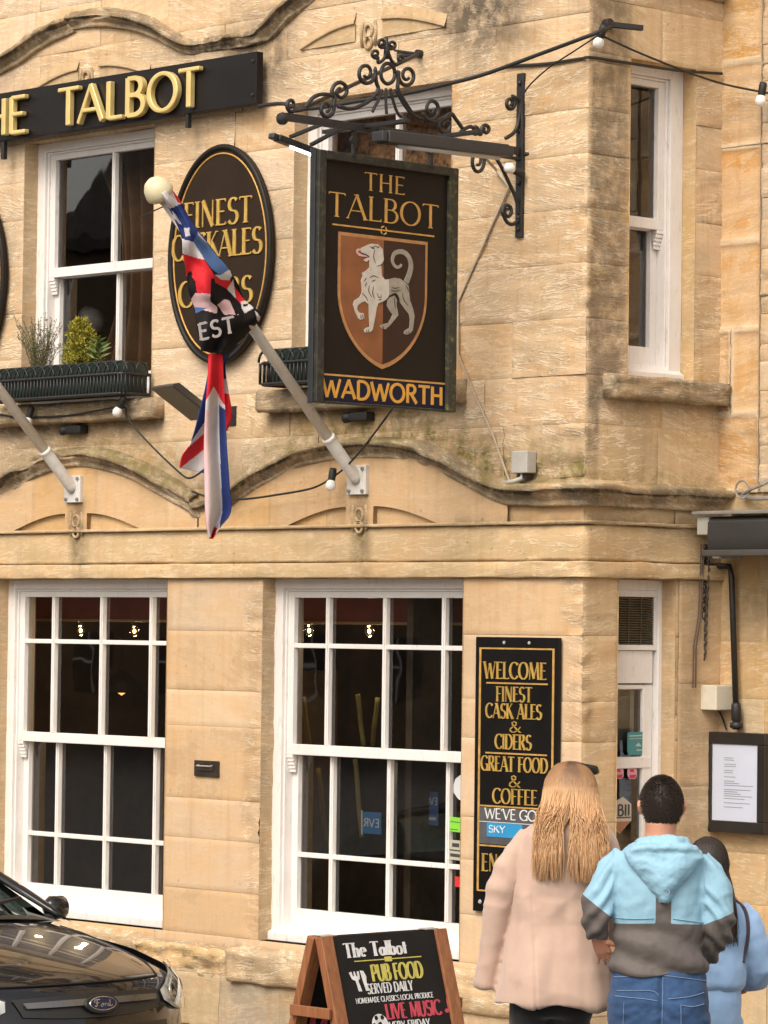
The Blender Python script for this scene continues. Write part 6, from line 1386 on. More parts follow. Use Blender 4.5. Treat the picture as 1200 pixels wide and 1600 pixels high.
for sg_ in (-1, 1):
    f = lambda L: [(sg_*a, b) for a, b in L]
    top, bot = f([(.455, .795), (.57, .832), (.72, .862), (.82, .875), (.868, .868)]), f([(.465, .750), (.57, .705), (.70, .680), (.82, .71), (.872, .80)])
    hl = patch('headlight', top, bot, paint('headlight_reflector', (.70, .68, .64), .3, .3, 14, .3, 22, .25), .004)
    for (y_, z_, r_) in ((.60, .765, .050), (.72, .78, .056)):
        p = nose(sg_*y_, z_); mb = MB(); mb.lathe([(r_, -.01), (r_*1.05, .008), (r_*.85, .014), (r_*.6, .010), (r_*.3, .018), (.001, .022)], p, (.8, sg_*.45, .25), 20); mb.obj('lamp', CHROME, hl, smooth=True)
    LENS = glass_mat('headlight_lens', (1, 1, 1), 1.3); patch('lens', top, bot, LENS, .024, parent=hl)
    patch('fog_lamp_housing', f([(.56, .52), (.66, .55), (.74, .55)]), f([(.56, .40), (.66, .39), (.73, .42)]), PLASTIC, .004)
    mb = MB(); mb.tube([V(-1.50, sg_*.80, 1.0), V(-1.52, sg_*.88, 1.03), V(-1.53, sg_*.92, 1.04)], [.03, .03, .03], 8); mb.tube([V(-1.54, sg_*.845, 1.055), V(-1.52, sg_*.88, 1.07), V(-1.525, sg_*.95, 1.072), V(-1.55, sg_*.985, 1.062)], [.04, .062, .058, .03], 14, flat=.8); mb.obj('wing_mirror', CARP, car, smooth=True)
    for xw in (-.95, -3.58):
        mb = MB(); mb.lathe([(.19, -.10), (.29, -.10), (.315, -.085), (.32, 0), (.315, .085), (.29, .10), (.20, .10)], V(xw, sg_*.79, .32), (0, 1, 0), 36); wh = mb.obj('wheel', paint('tyre_rubber', (.018, .018, .018), .8), car, smooth=True)
        mb = MB(); c_ = V(xw, sg_*.79, .32)
        mb.lathe([(.20, .06*sg_), (.21, .10*sg_), (.19, .095*sg_), (.18, .05*sg_)], c_, (0, 1, 0), 32)
        for k in range(5): a = k*2*math.pi/5; mb.bar(c_+Vector((math.cos(a)*.03, .085*sg_, math.sin(a)*.03)), c_+Vector((math.cos(a)*.19, .09*sg_, math.sin(a)*.19)), .05, .02, (0, 1, 0))
        mb.obj('rim', CHROME, wh)
        mb = MB(); mb.tube([V(xw+.37*math.cos(t), sg_*.80, .31+.37*math.sin(t)) for t in [k*math.pi/16 for k in range(17)]], .10, 8); mb.obj('arch_liner', PLASTIC, car)
mb = MB(); mb.grid([[nose(y, z)+Vector((.012, 0, 0)) for y in (-.26, -.13, 0, .13, .26)] for z in (.30, .41)]); mb.obj('number_plate', paint('white_plate', (.6, .6, .58), .4), car)
# bonnet shut line
mb = MB()
for sg_ in (-1, 1): mb.tube([V(profile(s)[i][0], s*.90, profile(s)[i][1]+.0005) for i, s in ((7, sg_*.60), (8, sg_*.70), (9, sg_*.775), (10, sg_*.82), (11, sg_*.85), (12, sg_*.87))], .004, 5)
mb.tube([V(profile(s)[7][0]+.004, s*.90, profile(s)[7][1]-.004) for s in [k/10*.60 for k in range(-10, 11)]], .005, 5)
mb.obj('shut_line', PLASTIC, car)
# ------------------------------------------------------------------ people
HD = Vector((cd.x, cd.y, 0)).normalized(); HR = Vector((cr.x, cr.y, 0)).normalized()
class Person:
    def __init__(s, name, label, px0, D, head_py, height):
        top = deep(px0, head_py, D); s.s = FPX/D; s.px0 = px0; s.base = Vector((top.x, top.y, top.z-height)); s.h = height; s.hpy = head_py
        s.o = thing(name, label, 'person', s.base)
    def P(s, px, py, y=0.): return s.base + HR*((px-s.px0)/s.s) + Vector((0, 0, s.h-(py-s.hpy)/s.s)) + HD*y     # y: away from the viewer
    def L(s, x, y, z): return s.base+HR*x+HD*y+Vector((0, 0, z))
    def rings(s, mb, R_, n=22, pw=2.3):
        """rings: (py, left px, right px, front depth, back depth): flattened closed loops, back towards the viewer"""
        G = []
        for py, l, r_, yf, yb in R_:
            c = (l+r_)/2; w_ = (r_-l)/2; row = []
            for k in range(n):
                a = 2*math.pi*k/n; ca, sa = math.cos(a), math.sin(a); e = 2/pw
                x = c+w_*math.copysign(abs(ca)**e, ca); d = math.copysign(abs(sa)**e, sa); row.append(s.P(x, py, d*(yf if d > 0 else yb)))
            G.append(row)
        o = mb.grid(G, wrap=True); N_ = len(G)
        mb.f.append(tuple(o+k for k in range(n))[::-1]); mb.m.append(0); mb.f.append(tuple(o+(N_-1)*n+k for k in range(n))); mb.m.append(0)
def weld(mb, name, mats, parent, voxel=.008, smooth=6, fold=None, region=None, factor=.5):
    """closed overlapping shapes become one continuous skin"""
    t = mb.obj(name+'_raw', mats)
    r_ = t.modifiers.new('r', 'REMESH'); r_.mode = 'VOXEL'; r_.voxel_size = voxel; r_.adaptivity = 0
    if smooth: m_ = t.modifiers.new('s', 'SMOOTH'); m_.factor = factor; m_.iterations = smooth
    dg = bpy.context.evaluated_depsgraph_get(); me = bpy.data.meshes.new_from_object(t.evaluated_get(dg)); me.name = name
    bpy.data.objects.remove(t, do_unlink=True)
    W_ = world_of(parent); inv = W_.inverted()
    if fold:
        nn = [v.normal.copy() for v in me.vertices]
        for v, n_ in zip(me.vertices, nn): v.co = v.co+n_*fold(v.co, n_)
    if region:
        at = me.color_attributes.new('zone', 'FLOAT_COLOR', 'POINT'); vals = []
        for v in me.vertices: vals += [*region(v.co), 1]
        at.data.foreach_set('color', vals)
    me.transform(inv); me.materials.clear()
    for m_ in (mats if isinstance(mats, list) else [mats]): me.materials.append(m_)
    me.polygons.foreach_set('use_smooth', [True]*len(me.polygons)); me.update()
    o = bpy.data.objects.new(name, me); COL.objects.link(o); o.parent = parent
    return o
def fabric(name, col, rough=.85, weave=500, wr=.12, wrs=22, var=.1, sheen=.3, zones=None, crease=.0, cs=5):
    t = NT(name); p = t.pos(); c = t.mix(t.ramp(t.noise(p, 7, 5, .6), .3, .7), [k*(1-var) for k in col], [k*(1+var*.4) for k in col])
    if zones:
        vc = t.n('VertexColor'); vc.layer_name = 'zone'; ch = t.n('SeparateColor'); t.l(vc.outputs[0], ch.inputs[0])
        for i, zc in enumerate(zones):
            e = t.math('GREATER_THAN', ch.outputs[i], .5); c = t.mix(e, c, t.mix(t.ramp(t.noise(p, 9, 4), .3, .7), [k*.9 for k in zc], zc))
    nrm = t.bump(t.noise(p, wrs, 5, .6, .4), wr, .02)
    if crease: nrm = t.bump(t.noise(t.mapv(p, (1, 1, 1.5), (R(20), R(25), 0)), cs, 4, .5, .9, 'RIDGED_MULTIFRACTAL'), crease, .012, nrm)
    nrm = t.bump(t.noise(p, weave, 2, .5), .12, .002, nrm)
    return t.done(c, rough, nrm, Sheen_Weight=sheen, Specular_IOR_Level=.25)
def skin(name, col=(.56, .29, .19)):
    t = NT(name); p = t.obj(); c = t.mix(t.ramp(t.noise(p, 18, 5, .6), .3, .7), [col[0]*.92, col[1]*.82, col[2]*.8], col)
    return t.done(c, .5, t.bump(t.noise(p, 300, 3), .08, .002), Subsurface_Weight=.12, Subsurface_Scale=.02)
def hair_mat(name):
    t = NT(name); vc = t.n('VertexColor'); vc.layer_name = 'tint'; return t.done(vc.outputs[0], .58, t.bump(t.noise(t.pos(), 350, 2), .1, .002), Specular_IOR_Level=.4)
SKIN = skin('skin'); SKIN_T = skin('tanned_skin', (.52, .26, .17))
def head(mb, pr, c, w_, h_, d_, turn=0, ears=True, tilt=0):
    """skull, jaw, nose, ears round a centre c (world); face away from the viewer; w/h/d half sizes"""
    f = HD*math.cos(turn)+HR*math.sin(turn); r_ = HR*math.cos(turn)-HD*math.sin(turn); u = Vector((0, 0, 1))
    Q = lambda x, y, z: c+r_*(x*w_)+f*(y*d_)+u*(z*h_)
    G = []
    for i in range(19):
        a = math.pi*i/18; z = math.cos(a); rr = math.sin(a); row = []
        for k in range(24):
            b = 2*math.pi*k/24; x, y = rr*math.cos(b), rr*math.sin(b)
            if z < -.1: x *= 1-.34*(-.1-z)**.9; y = y*(1-.30*(-.1-z)) + .13*(-z)*1.0 if y > 0 else y*(1-.42*(-.1-z))
            row.append(Q(x, y*(1. if y < 0 else .96), z))
        G.append(row)
    mb.grid(G, wrap=True)
    mb.tube([Q(0, .93, .02), Q(0, 1.08, -.20), Q(0, 1.12, -.26), Q(0, .95, -.33)], [.010, .014, .018, .012], 8)          # nose
    for sx in (-1, 1): mb.tube([Q(sx*.22, .90, -.50), Q(0, .97, -.50)], .008, 6); mb.tube([Q(sx*.28, .88, .06), Q(sx*.5, .80, .07)], .012, 6)   # lips, brow
    if ears:
        for sx in (-1, 1):
            P = [Q(sx*1.0, .02, -.22), Q(sx*1.07, -.06, -.10), Q(sx*1.14, -.16, .06), Q(sx*1.12, -.12, .18), Q(sx*1.04, .02, .16), Q(sx*1.0, .08, .0)]
            mb.tube(P, [.009, .010, .010, .010, .009, .008], 8); mb.tube([Q(sx*1.02, 0, -.16), Q(sx*1.07, -.07, .0), Q(sx*1.04, -.02, .12)], [.010, .012, .010], 8)
    return Q
def eyes(pr, Q, parent):
    mb = MB()
    for sx in (-1, 1): mb.lathe([(.001, -.012), (.011, -.004), (.0115, .003), (.006, .010), (.001, .011)], Q(sx*.40, .80, -.02), HD, 12)
    mb.obj('eyes', paint('eye_white', (.6, .57, .54), .3), parent, smooth=True)
def hand(mb, w0, d, n_, L=.175, curl=.6, side_=1, k_=1.):
    """palm and five unequal fingers leaving wrist w0 along d; n_: direction out of the back of the hand"""
    d = d.normalized(); n_ = (n_-d*n_.dot(d)).normalized(); a = d.cross(n_)*side_
    for k in range(4):
        off = (k-1.5)*.0195*k_; mb.tube([w0+a*off*.55-d*.01, w0+d*.045*k_+a*off*.9, w0+d*.088*k_+a*off], [.0135*k_, .0130*k_, .0110*k_], 8)
        ln = (.078, .088, .082, .064)[k]*k_; p = w0+d*.085*k_+a*off; dd = d.copy(); P = [p]; 
        for q in range(3):
            dd = (dd - n_*(curl*(.35+.3*q))+a*(off*9.0)).normalized(); p = p+dd*ln*(.45, .32, .23)[q]; P.append(p)
        mb.tube(P, [.0088*k_, .0082*k_, .0074*k_, .0058*k_], 8)
    b = w0+d*.02-a*.026; t_ = (d*.75-a*.75-n_*.25).normalized(); mb.tube([b, b+t_*.035, b+t_*.06+d*.012, b+t_*.068+d*.036], [.013, .011, .0095, .0068], 8)
def nzf(co, sx, sy, sz, seed): return noise.fractal(Vector((co.dot(HR)*sx+seed, co.dot(HD)*sy, co.z*sz)), .9, 2.0, 3)
def strands(name, parent, curves, mat, r0=.0032, n=4):
    """locks of hair: list of (points, root colour, tip colour, radius scale)"""
    mb = MB(); T = mb.c.setdefault('tint', [])
    for P, c0, c1, k in curves:
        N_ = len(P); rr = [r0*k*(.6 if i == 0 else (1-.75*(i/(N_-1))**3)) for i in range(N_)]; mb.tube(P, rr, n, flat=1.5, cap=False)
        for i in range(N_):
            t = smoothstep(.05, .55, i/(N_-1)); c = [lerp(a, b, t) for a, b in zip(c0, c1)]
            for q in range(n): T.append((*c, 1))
    return mb.obj(name, mat, parent, smooth=True, fix=False)

# --- the woman in the pale coat
hr = random.Random(21)
Wm = Person('person', 'person with long golden hair in a beige wool coat, seen from behind', 862, 13.5, 1190, 1.70)
A = Wm.P
COAT = fabric('beige_wool_coat', (.50, .355, .285), .9, 240, .12, 12, .10, .35, None, .22, 2.6)
TROUS = fabric('black_trousers', (.008, .008, .009), .9, 500, .2, 20)
bm_ = MB()
hc = A(893, 1238, .03); Qw = head(bm_, Wm, hc, .074, .115, .098, turn=.25)
Wm.rings(bm_, [(1262, 874, 912, .06, .05), (1290, 868, 915, .07, .06)]); 
Wm.rings(bm_, [(1282, 846, 914, .07, .07), (1300, 836, 922, .08, .085), (1360, 822, 925, .10, .10), (1420, 822, 922, .10, .09), (1480, 806, 936, .11, .12), (1540, 806, 935, .10, .11)])
for sx, l, r_ in ((-1, 812, 862), (1, 870, 922)):
    c0, c1, c2, c3 = A((l+r_)/2, 1530, 0), A((l+r_)/2, 1680, .02), A((l+r_)/2, 1800, -.008), A((l+r_)/2, 1865, -.02); bm_.tube([c0, c1, c2, c3], [.070, .052, .040, .034], 12)
    bm_.tube([c3, c3+Vector((0, 0, -.02)), c3+HD*.14+Vector((0, 0, -.03))], [.04, .04, .028], 10)
armL = [A(822, 1312, .0), A(788, 1390, .0), A(778, 1455, .01), A(769, 1522, .05)]; bm_.tube(armL, [.038, .036, .034, .026], 10)
armR = [A(926, 1312, .0), A(950, 1390, .04), A(952, 1450, .12), A(945, 1470, .26)]; bm_.tube(armR, [.038, .036, .034, .026], 10)
hand(bm_, armL[-1], HD+Vector((0, 0, -.55))+HR*.15, -HR, .17, .7, -1, .8); hand(bm_, armR[-1], HD+Vector((0, 0, -.3)), HR, .17, .6, 1)
weld(bm_, 'body', SKIN, Wm.o, .006, 3); eyes(Wm, Qw, Wm.o)
cm = MB()
Wm.rings(cm, [(1268, 866, 918, .07, .075), (1278, 846, 928, .085, .09), (1288, 828, 934, .10, .11), (1302, 816, 944, .115, .125), (1340, 808, 946, .13, .135), (1400, 805, 946, .13, .115), (1440, 800, 950, .13, .125), (1480, 792, 956, .15, .155), (1520, 784, 962, .155, .17), (1552, 778, 965, .16, .175), (1566, 776, 965, .16, .172)], 40)
cm.tube([A(830, 1303, .0), A(808, 1335, -.01), A(788, 1390, -.01), A(776, 1455, .005), A(768, 1510, .02), A(764, 1542, .035)], [.046, .050, .045, .040, .037, .037], 16)
cm.tube([A(930, 1298, .01), A(948, 1330, .0), A(955, 1390, .02), A(955, 1440, .08), A(950, 1462, .20)], [.058, .062, .056, .050, .044], 16)
cm.tube([A(864, 1270, .01), A(880, 1264, -.06), A(905, 1264, -.06), A(920, 1270, .01)], [.020, .024, .024, .020], 10)
def coat_fold(co, n_):
    q = (co-Wm.base); x = q.dot(HR); z = q.z; lo = smoothstep(1.05, .78, z); wst = smoothstep(.20, .0, abs(z-1.18))
    return .012*math.sin(x*30+1.0+3*z+2*noise.noise((x*4, 1, z*3)))*lo*(1 if n_.dot(HD) < .3 else .4) + .012*nzf(co, 7, 7, 2.6, 3) + .008*noise.ridged_multi_fractal(Vector((x*2.2-z*2.6, 9, z*3.4+x*2.2)), 1, 2, 2, 1, 2)*(n_.dot(HD) < 0)*smoothstep(1.42, 1.25, z) + .011*wst*noise.ridged_multi_fractal(Vector((x*3+z*5, 4, z*7-x*5)), 1, 2, 2, 1, 2)*.5 + (.004*math.sin(z*70+x*12) if abs(x) > .17 and 1.15 < z < 1.5 else 0) - .006*math.exp(-((x+.03+.03*z)/.004)**2)*(n_.dot(HD) < 0)*smoothstep(.7, .75, z)
weld(cm, 'coat', COAT, Wm.o, .0085, 4, coat_fold)
tm = MB()
for l, r_ in ((806, 864), (860, 922)):
    tm.tube([A((l+r_)/2, 1500, 0), A((l+r_)/2, 1600, 0), A((l+r_)/2, 1680, .02), A((l+r_)/2, 1850, -.02)], [.085, .088, .078, .055], 14)
Wm.rings(tm, [(1480, 806, 936, .11, .12), (1560, 800, 935, .11, .13), (1585, 802, 930, .10, .11)])
weld(tm, 'trousers', TROUS, Wm.o, .012, 4)
sm_ = MB()
for c in (837, 891): p = A(c, 1868, -.03); sm_.tube([p+Vector((0, 0, -.0)), p+Vector((0, 0, -.035))+HD*.03, p+HD*.17+Vector((0, 0, -.045))], [.045, .048, .034], 12)
weld(sm_, 'boots', paint('black_boots', (.012, .011, .010), .4), Wm.o, .008, 3)
# hair: dark roots, golden lengths, parted at the nape into two falls
HM = hair_mat('golden_hair'); cur = []
hcen = A(892, 1232, .01)
def scalp(a, b, k=1.): return hcen+HR*(.094*k*math.sin(a)*math.cos(b))+HD*(-.108*k*math.cos(a)*math.cos(b))+Vector((0, 0, .105*k*math.sin(b)))
LP = [(872, 1205), (852, 1238), (842, 1275), (838, 1310), (842, 1345), (848, 1368)]
for i in range(6200):
    a = hr.uniform(-1.55, 1.55); b = 1.5*hr.random()**.8; root = scalp(a, b, 1.0)
    left = a < -.10 or (a < .12 and hr.random() < .5); f_ = abs(a)/1.55
    m1 = scalp(a*1.01, b*.6, 1.05); m2 = scalp(a*1.0, min(.1, b*.25), 1.08); xk = (m2-Wm.base).dot(HR)*Wm.s+Wm.px0
    if left: xm = lerp(868, 838, f_)+hr.uniform(-9, 9); xe = xm+hr.uniform(-7, 5); end = hr.uniform(1330, 1374)
    else: xm = lerp(896, 940, f_)+hr.uniform(-8, 8); xe = xm+hr.uniform(-6, 6); end = hr.uniform(1335, 1376)
    end -= 60*hr.random()**3
    xm = min(max(xm, 836), 944); dep = hr.uniform(-.160, -.120)-.02*(1-f_); d2_ = (m2-Wm.base).dot(HD)
    lock = math.floor(xe/11); wv_ = 3.0+2.*noise.noise((lock*3.1, 0, 1)); ph = lock*1.9+hr.uniform(-.6, .6)
    y1 = 1262+hr.uniform(-14, 14); pts = [root, m1, m2, A(lerp(xk, xm, .3), y1, lerp(d2_, dep, .25)), A(lerp(xk, xm, .75)+wv_*math.sin(ph), lerp(y1, end, .36), lerp(d2_, dep, .65)), A(lerp(xm, xe, .55)+wv_*math.sin(ph+1.9), lerp(y1, end, .68), dep-.004), A(lerp(xm, xe, .9)+wv_*math.sin(ph+3.4), end, dep+.008)]
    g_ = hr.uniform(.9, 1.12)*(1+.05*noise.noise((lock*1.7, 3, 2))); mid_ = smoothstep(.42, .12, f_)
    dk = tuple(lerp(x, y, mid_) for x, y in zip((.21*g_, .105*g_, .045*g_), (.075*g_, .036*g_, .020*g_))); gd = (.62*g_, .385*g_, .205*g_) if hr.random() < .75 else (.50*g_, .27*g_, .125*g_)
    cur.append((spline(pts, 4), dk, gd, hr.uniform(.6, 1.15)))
for i in range(260):      # darker nape seen in the parting
    a = hr.uniform(-.7, .7); root = scalp(a, .2, .98); x0 = (root-Wm.base).dot(HR)*Wm.s+Wm.px0; x0 = lerp(x0, 878, .5)
    cur.append((spline([root, scalp(a, -.4, .96), A(x0, 1262, -.075), A(x0+hr.uniform(-3, 3), 1274, -.070)], 4), (.10, .055, .028), (.15, .085, .045), 1.3))
hm = MB()
G = []
for i in range(12):
    b = math.pi/2-i*.20; G.append([scalp(a, b, .97) for a in [-2.2+k*.2 for k in range(23)]])
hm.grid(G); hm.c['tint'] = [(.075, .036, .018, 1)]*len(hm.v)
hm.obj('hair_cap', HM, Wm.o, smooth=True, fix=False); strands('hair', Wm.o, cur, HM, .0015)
mb = MB(); a, b = A(908, 1197, -.02), A(931, 1203, .02); mb.tube([A(896, 1193, -.03), a, b, A(936, 1206, .06)], [.008, .014, .018, .010], 10, flat=.6); mb.obj('sunglasses', PLASTIC, Wm.o, smooth=True)
mb = MB()
mb.tube([A(x, 1270-abs(x-892)*.02, -.088) for x in range(866, 912, 6)], .0025, 5); mb.obj('collar_seam', fabric('coat_seam', (.30, .19, .13)), Wm.o)

# --- the boy in the two-tone jacket
Bo = Person('person', 'person with short dark hair in a sky-blue and grey hooded jacket and jeans', 1034, 13.2, 1216, 1.62)
B = Bo.P
bm_ = MB(); hc = B(1035, 1262, .03); Qb = head(bm_, Bo, hc, .0745, .108, .096, turn=-.05)
Bo.rings(bm_, [(1284, 1009, 1058, .04, .062), (1300, 1009, 1056, .05, .060), (1330, 1002, 1062, .06, .065)], pw=2.)
Bo.rings(bm_, [(1322, 985, 1082, .07, .07), (1345, 970, 1096, .09, .09), (1400, 968, 1092, .10, .10), (1460, 972, 1092, .10, .10), (1520, 968, 1098, .10, .11), (1560, 970, 1098, .10, .11)])
for c, sx in ((1000, -1), (1066, 1)):
    c = 996 if sx < 0 else 1071; a0, a1, a2, a3 = B(c, 1545, 0), B(c, 1690, .01), B(c, 1810, -.012), B(c, 1862, -.02); bm_.tube([a0, a1, a2, a3], [.075, .055, .045, .036], 12); bm_.tube([a3, a3+Vector((0, 0, -.02)), a3+HD*.14+Vector((0, 0, -.03))], [.04, .04, .028], 10)
aL = [B(972, 1345, 0), B(938, 1400, -.03), B(930, 1432, -.03), B(936, 1466, -.02)]; bm_.tube(aL, [.048, .04, .036, .026], 10)
aR = [B(1096, 1347, 0), B(1122, 1410, -.03), B(1124, 1450, .0), B(1104, 1488, .14)]; bm_.tube(aR, [.048, .04, .036, .026], 10)
hand(bm_, aL[-1], B(950, 1497, .02)-aL[-1], -HD*.9-HR*.35, .17, .18, 1, .80); hand(bm_, aR[-1], HD-HR*.4, HR, .17, .6, 1)
weld(bm_, 'body', SKIN_T, Bo.o, .0042, 2); eyes(Bo, Qb, Bo.o)
jm = MB()
Bo.rings(jm, [(1316, 994, 1076, .07, .085), (1326, 978, 1092, .085, .095), (1340, 964, 1104, .10, .11), (1370, 957, 1104, .115, .125), (1410, 957, 1102, .12, .125), (1450, 960, 1102, .12, .12), (1485, 958, 1104, .125, .13), (1505, 956, 1106, .13, .135), (1519, 957, 1106, .125, .130)], 36)
jm.tube([B(978, 1340, .0), B(958, 1362, -.01), B(939, 1398, -.03), B(933, 1425, -.04), B(933, 1450, -.03), B(936, 1466, -.02)], [.056, .064, .062, .058, .050, .036], 16)
jm.tube([B(1090, 1342, .0), B(1106, 1362, -.01), B(1119, 1400, -.03), B(1125, 1430, -.03), B(1121, 1462, .0), B(1108, 1490, .08), B(1100, 1496, .14)], [.056, .064, .064, .062, .056, .048, .038], 16)
BLUEC, GREYC = (.27, .47, .60), (.110, .096, .090)
def jzone(co):
    q = co-Bo.base; x = q.dot(HR)*Bo.s+Bo.px0; y = Bo.hpy+(Bo.h-q.z)*Bo.s
    if x < 957 and y > 1352: d_ = (1402+(x-918)*.78)-y
    elif x > 1101 and y > 1352: d_ = (1441-(x-1100)*.44)-y
    else:
        yb = 1441-abs(1034-x)*(-.02)-3*math.cos((x-1034)/60); d_ = yb-y
        d_ = min(d_, abs(x-1034.5)-12) if y > 1380 else d_
    return (min(max(.5+d_*.12, 0), 1), 0, 0)
def jfold(co, n_):
    q = co-Bo.base; x = q.dot(HR); z = q.z; px = x*Bo.s+Bo.px0; py = Bo.hpy+(Bo.h-z)*Bo.s
    f_ = .006*nzf(co, 8, 8, 8, 1) + .0018*nzf(co, 24, 24, 24, 9)
    low = smoothstep(1425, 1470, py); f_ += low*(.010*math.sin(z*52+x*16+2*noise.noise((x*5, 0, z*5)))*(1 if abs(x) < .19 else .4))
    arm = 1 if (px < 958 or px > 1100) else 0; f_ += arm*.006*math.sin((z*1.0+abs(x)*1.2)*80+3*noise.noise((x*9, 2, z*9)))
    return f_
weld(jm, 'jacket', fabric('grey_shell_fabric', GREYC, .6, 400, .14, 26, .05, .05, [BLUEC], .32, 6), Bo.o, .0062, 4, jfold, jzone)
# hood lying on the back
hm = MB(); G = []
for i in range(15):
    t = i/14; yy = lerp(1316, 1407, t); half_ = lerp(50, 62, smoothstep(0, .18, t)) if t < .18 else lerp(62, 7, ((t-.18)/.82)**1.05)
    row = []
    for k in range(25):
        s_ = k/24*2-1; th = .048*(1-abs(s_)**2.6)*(.55+.6*math.sin(min(1, t*1.25)*math.pi*.62)); row.append(B(1035+s_*half_, yy+4*s_*s_-2, -.105-.030*t*(1-t)*2-th-.02*(t < .1)))
    G.append(row)
Gb = [[p+HD*(.055) for p in r_] for r_ in G]
hm.grid(G); hm.grid(Gb)
def rim(a, b): hm.grid([a, b])
rim(G[0], Gb[0]); rim(G[-1], Gb[-1]); rim([r_[0] for r_ in G], [r_[0] for r_ in Gb]); rim([r_[-1] for r_ in G], [r_[-1] for r_ in Gb])
bmx = hm
hm.tube([B(1000, 1322, .02), B(1004, 1316, -.07), B(1020, 1313, -.108), B(1050, 1313, -.108), B(1068, 1316, -.07), B(1074, 1322, .02)], [.020, .024, .026, .026, .024, .020], 12)
weld(hm, 'hood', fabric('sky_blue_shell_fabric', BLUEC, .6, 400, .25, 24, .06, .05, None, .35, 8), Bo.o, .0062, 3, lambda co, n_: .005*nzf(co, 14, 14, 14, 4)+.0035*noise.ridged_multi_fractal(Vector((co.x*16, co.y*16, co.z*26)), 1, 2, 3, 1, 2)-.003)
mb = MB(); c = B(1036, 1388, -.19); mb.tube([c+HR*(.012*math.cos(t))+Vector((0, 0, .012*math.sin(t))) for t in [k*math.pi/8 for k in range(16)]], .0022, 5, closed=True); mb.obj('hood_toggle', fabric('toggle', (.18, .33, .42)), Bo.o)
JEAN = fabric('blue_denim', (.031, .072, .165), .85, 300, .3, 16, .45, .1, None, .35, 7)
tm = MB(); Bo.rings(tm, [(1500, 962, 1102, .11, .115), (1520, 959, 1106, .115, .125), (1560, 954, 1110, .12, .15), (1600, 955, 1110, .12, .14), (1625, 957, 1108, .10, .10)], 30)
for c in (996, 1071): tm.tube([B(c, 1580, 0), B(c, 1680, .01), B(c, 1760, .0), B(c, 1848, -.02)], [.098, .085, .075, .068], 16)
def jnf(co, n_):
    q = co-Bo.base; x = q.dot(HR); z = q.z; back = smoothstep(.2, -.4, n_.dot(HD))
    return .006*nzf(co, 10, 10, 22, 7) - .014*math.exp(-((x+.002)/.012)**2)*back*smoothstep(.95, .85, z) + .004*noise.ridged_multi_fractal(Vector((x*8, 3, z*24+abs(x)*14)), 1, 2, 3, 1, 2)*smoothstep(.86, .74, z)
weld(tm, 'jeans', JEAN, Bo.o, .008, 3, jnf)
STITCH = fabric('pale_stitching', (.17, .24, .38)); mb = MB(); surf = lambda px, py: B(px, py, -.16)
jo = [o for o in bpy.data.objects if o.name.startswith('jeans')][0]
def on_surface(o, P, lift=.003):
    """press points along the view axis of the wearer onto a garment's back"""
    W_ = world_of(o); bvh = BVHTree.FromPolygons([W_ @ v.co for v in o.data.vertices], [p.vertices[:] for p in o.data.polygons]); out = []
    for p in P:
        h = bvh.ray_cast(p-HD*1.0, HD)
        if h[0] is not None: out.append(h[0]-HD*lift)
    return out
for seg in ([(961,1524),(1000,1519),(1034,1518),(1070,1522),(1104,1528)], [(965,1544),(1000,1541),(1020,1542),(1028,1548)], [(962,1552),(1000,1553),(1025,1556)], [(1042,1553),(1075,1550),(1100,1545)], [(1062,1562),(1080,1565),(1100,1562)], [(1062,1562),(1063,1600)], [(975,1560),(974,1610)], [(1035,1520),(1034,1560),(1033,1610)]):
    P = on_surface(jo, [Bo.P(v.x, v.y, 0) for v in spline([(a, b, 0) for a, b in seg], 8)])
    if len(P) > 2: mb.tube(P, .0014, 4)
mb.obj('stitching', STITCH, Bo.o)
ja = [o for o in bpy.data.objects if o.name.startswith('jacket')][0]; mb = MB()
for seg in ([(960,1432),(990,1432),(1020,1430)], [(1049,1430),(1075,1434),(1099,1438)]):
    P = on_surface(ja, [Bo.P(v.x, v.y, 0) for v in spline([(a, b, 0) for a, b in seg], 8)])
    if len(P) > 2: mb.tube(P, .002, 4)
mb.obj('jacket_seam', fabric('blue_seam', (.20, .40, .52)), Bo.o)
sm_ = MB()
for c in (998, 1070): p = B(c, 1864, -.03); sm_.tube([p, p+Vector((0, 0, -.02))+HD*.03, p+HD*.18+Vector((0, 0, -.03))], [.05, .052, .04], 12)
weld(sm_, 'trainers', paint('grey_trainers', (.2, .2, .2), .7), Bo.o, .008, 3)
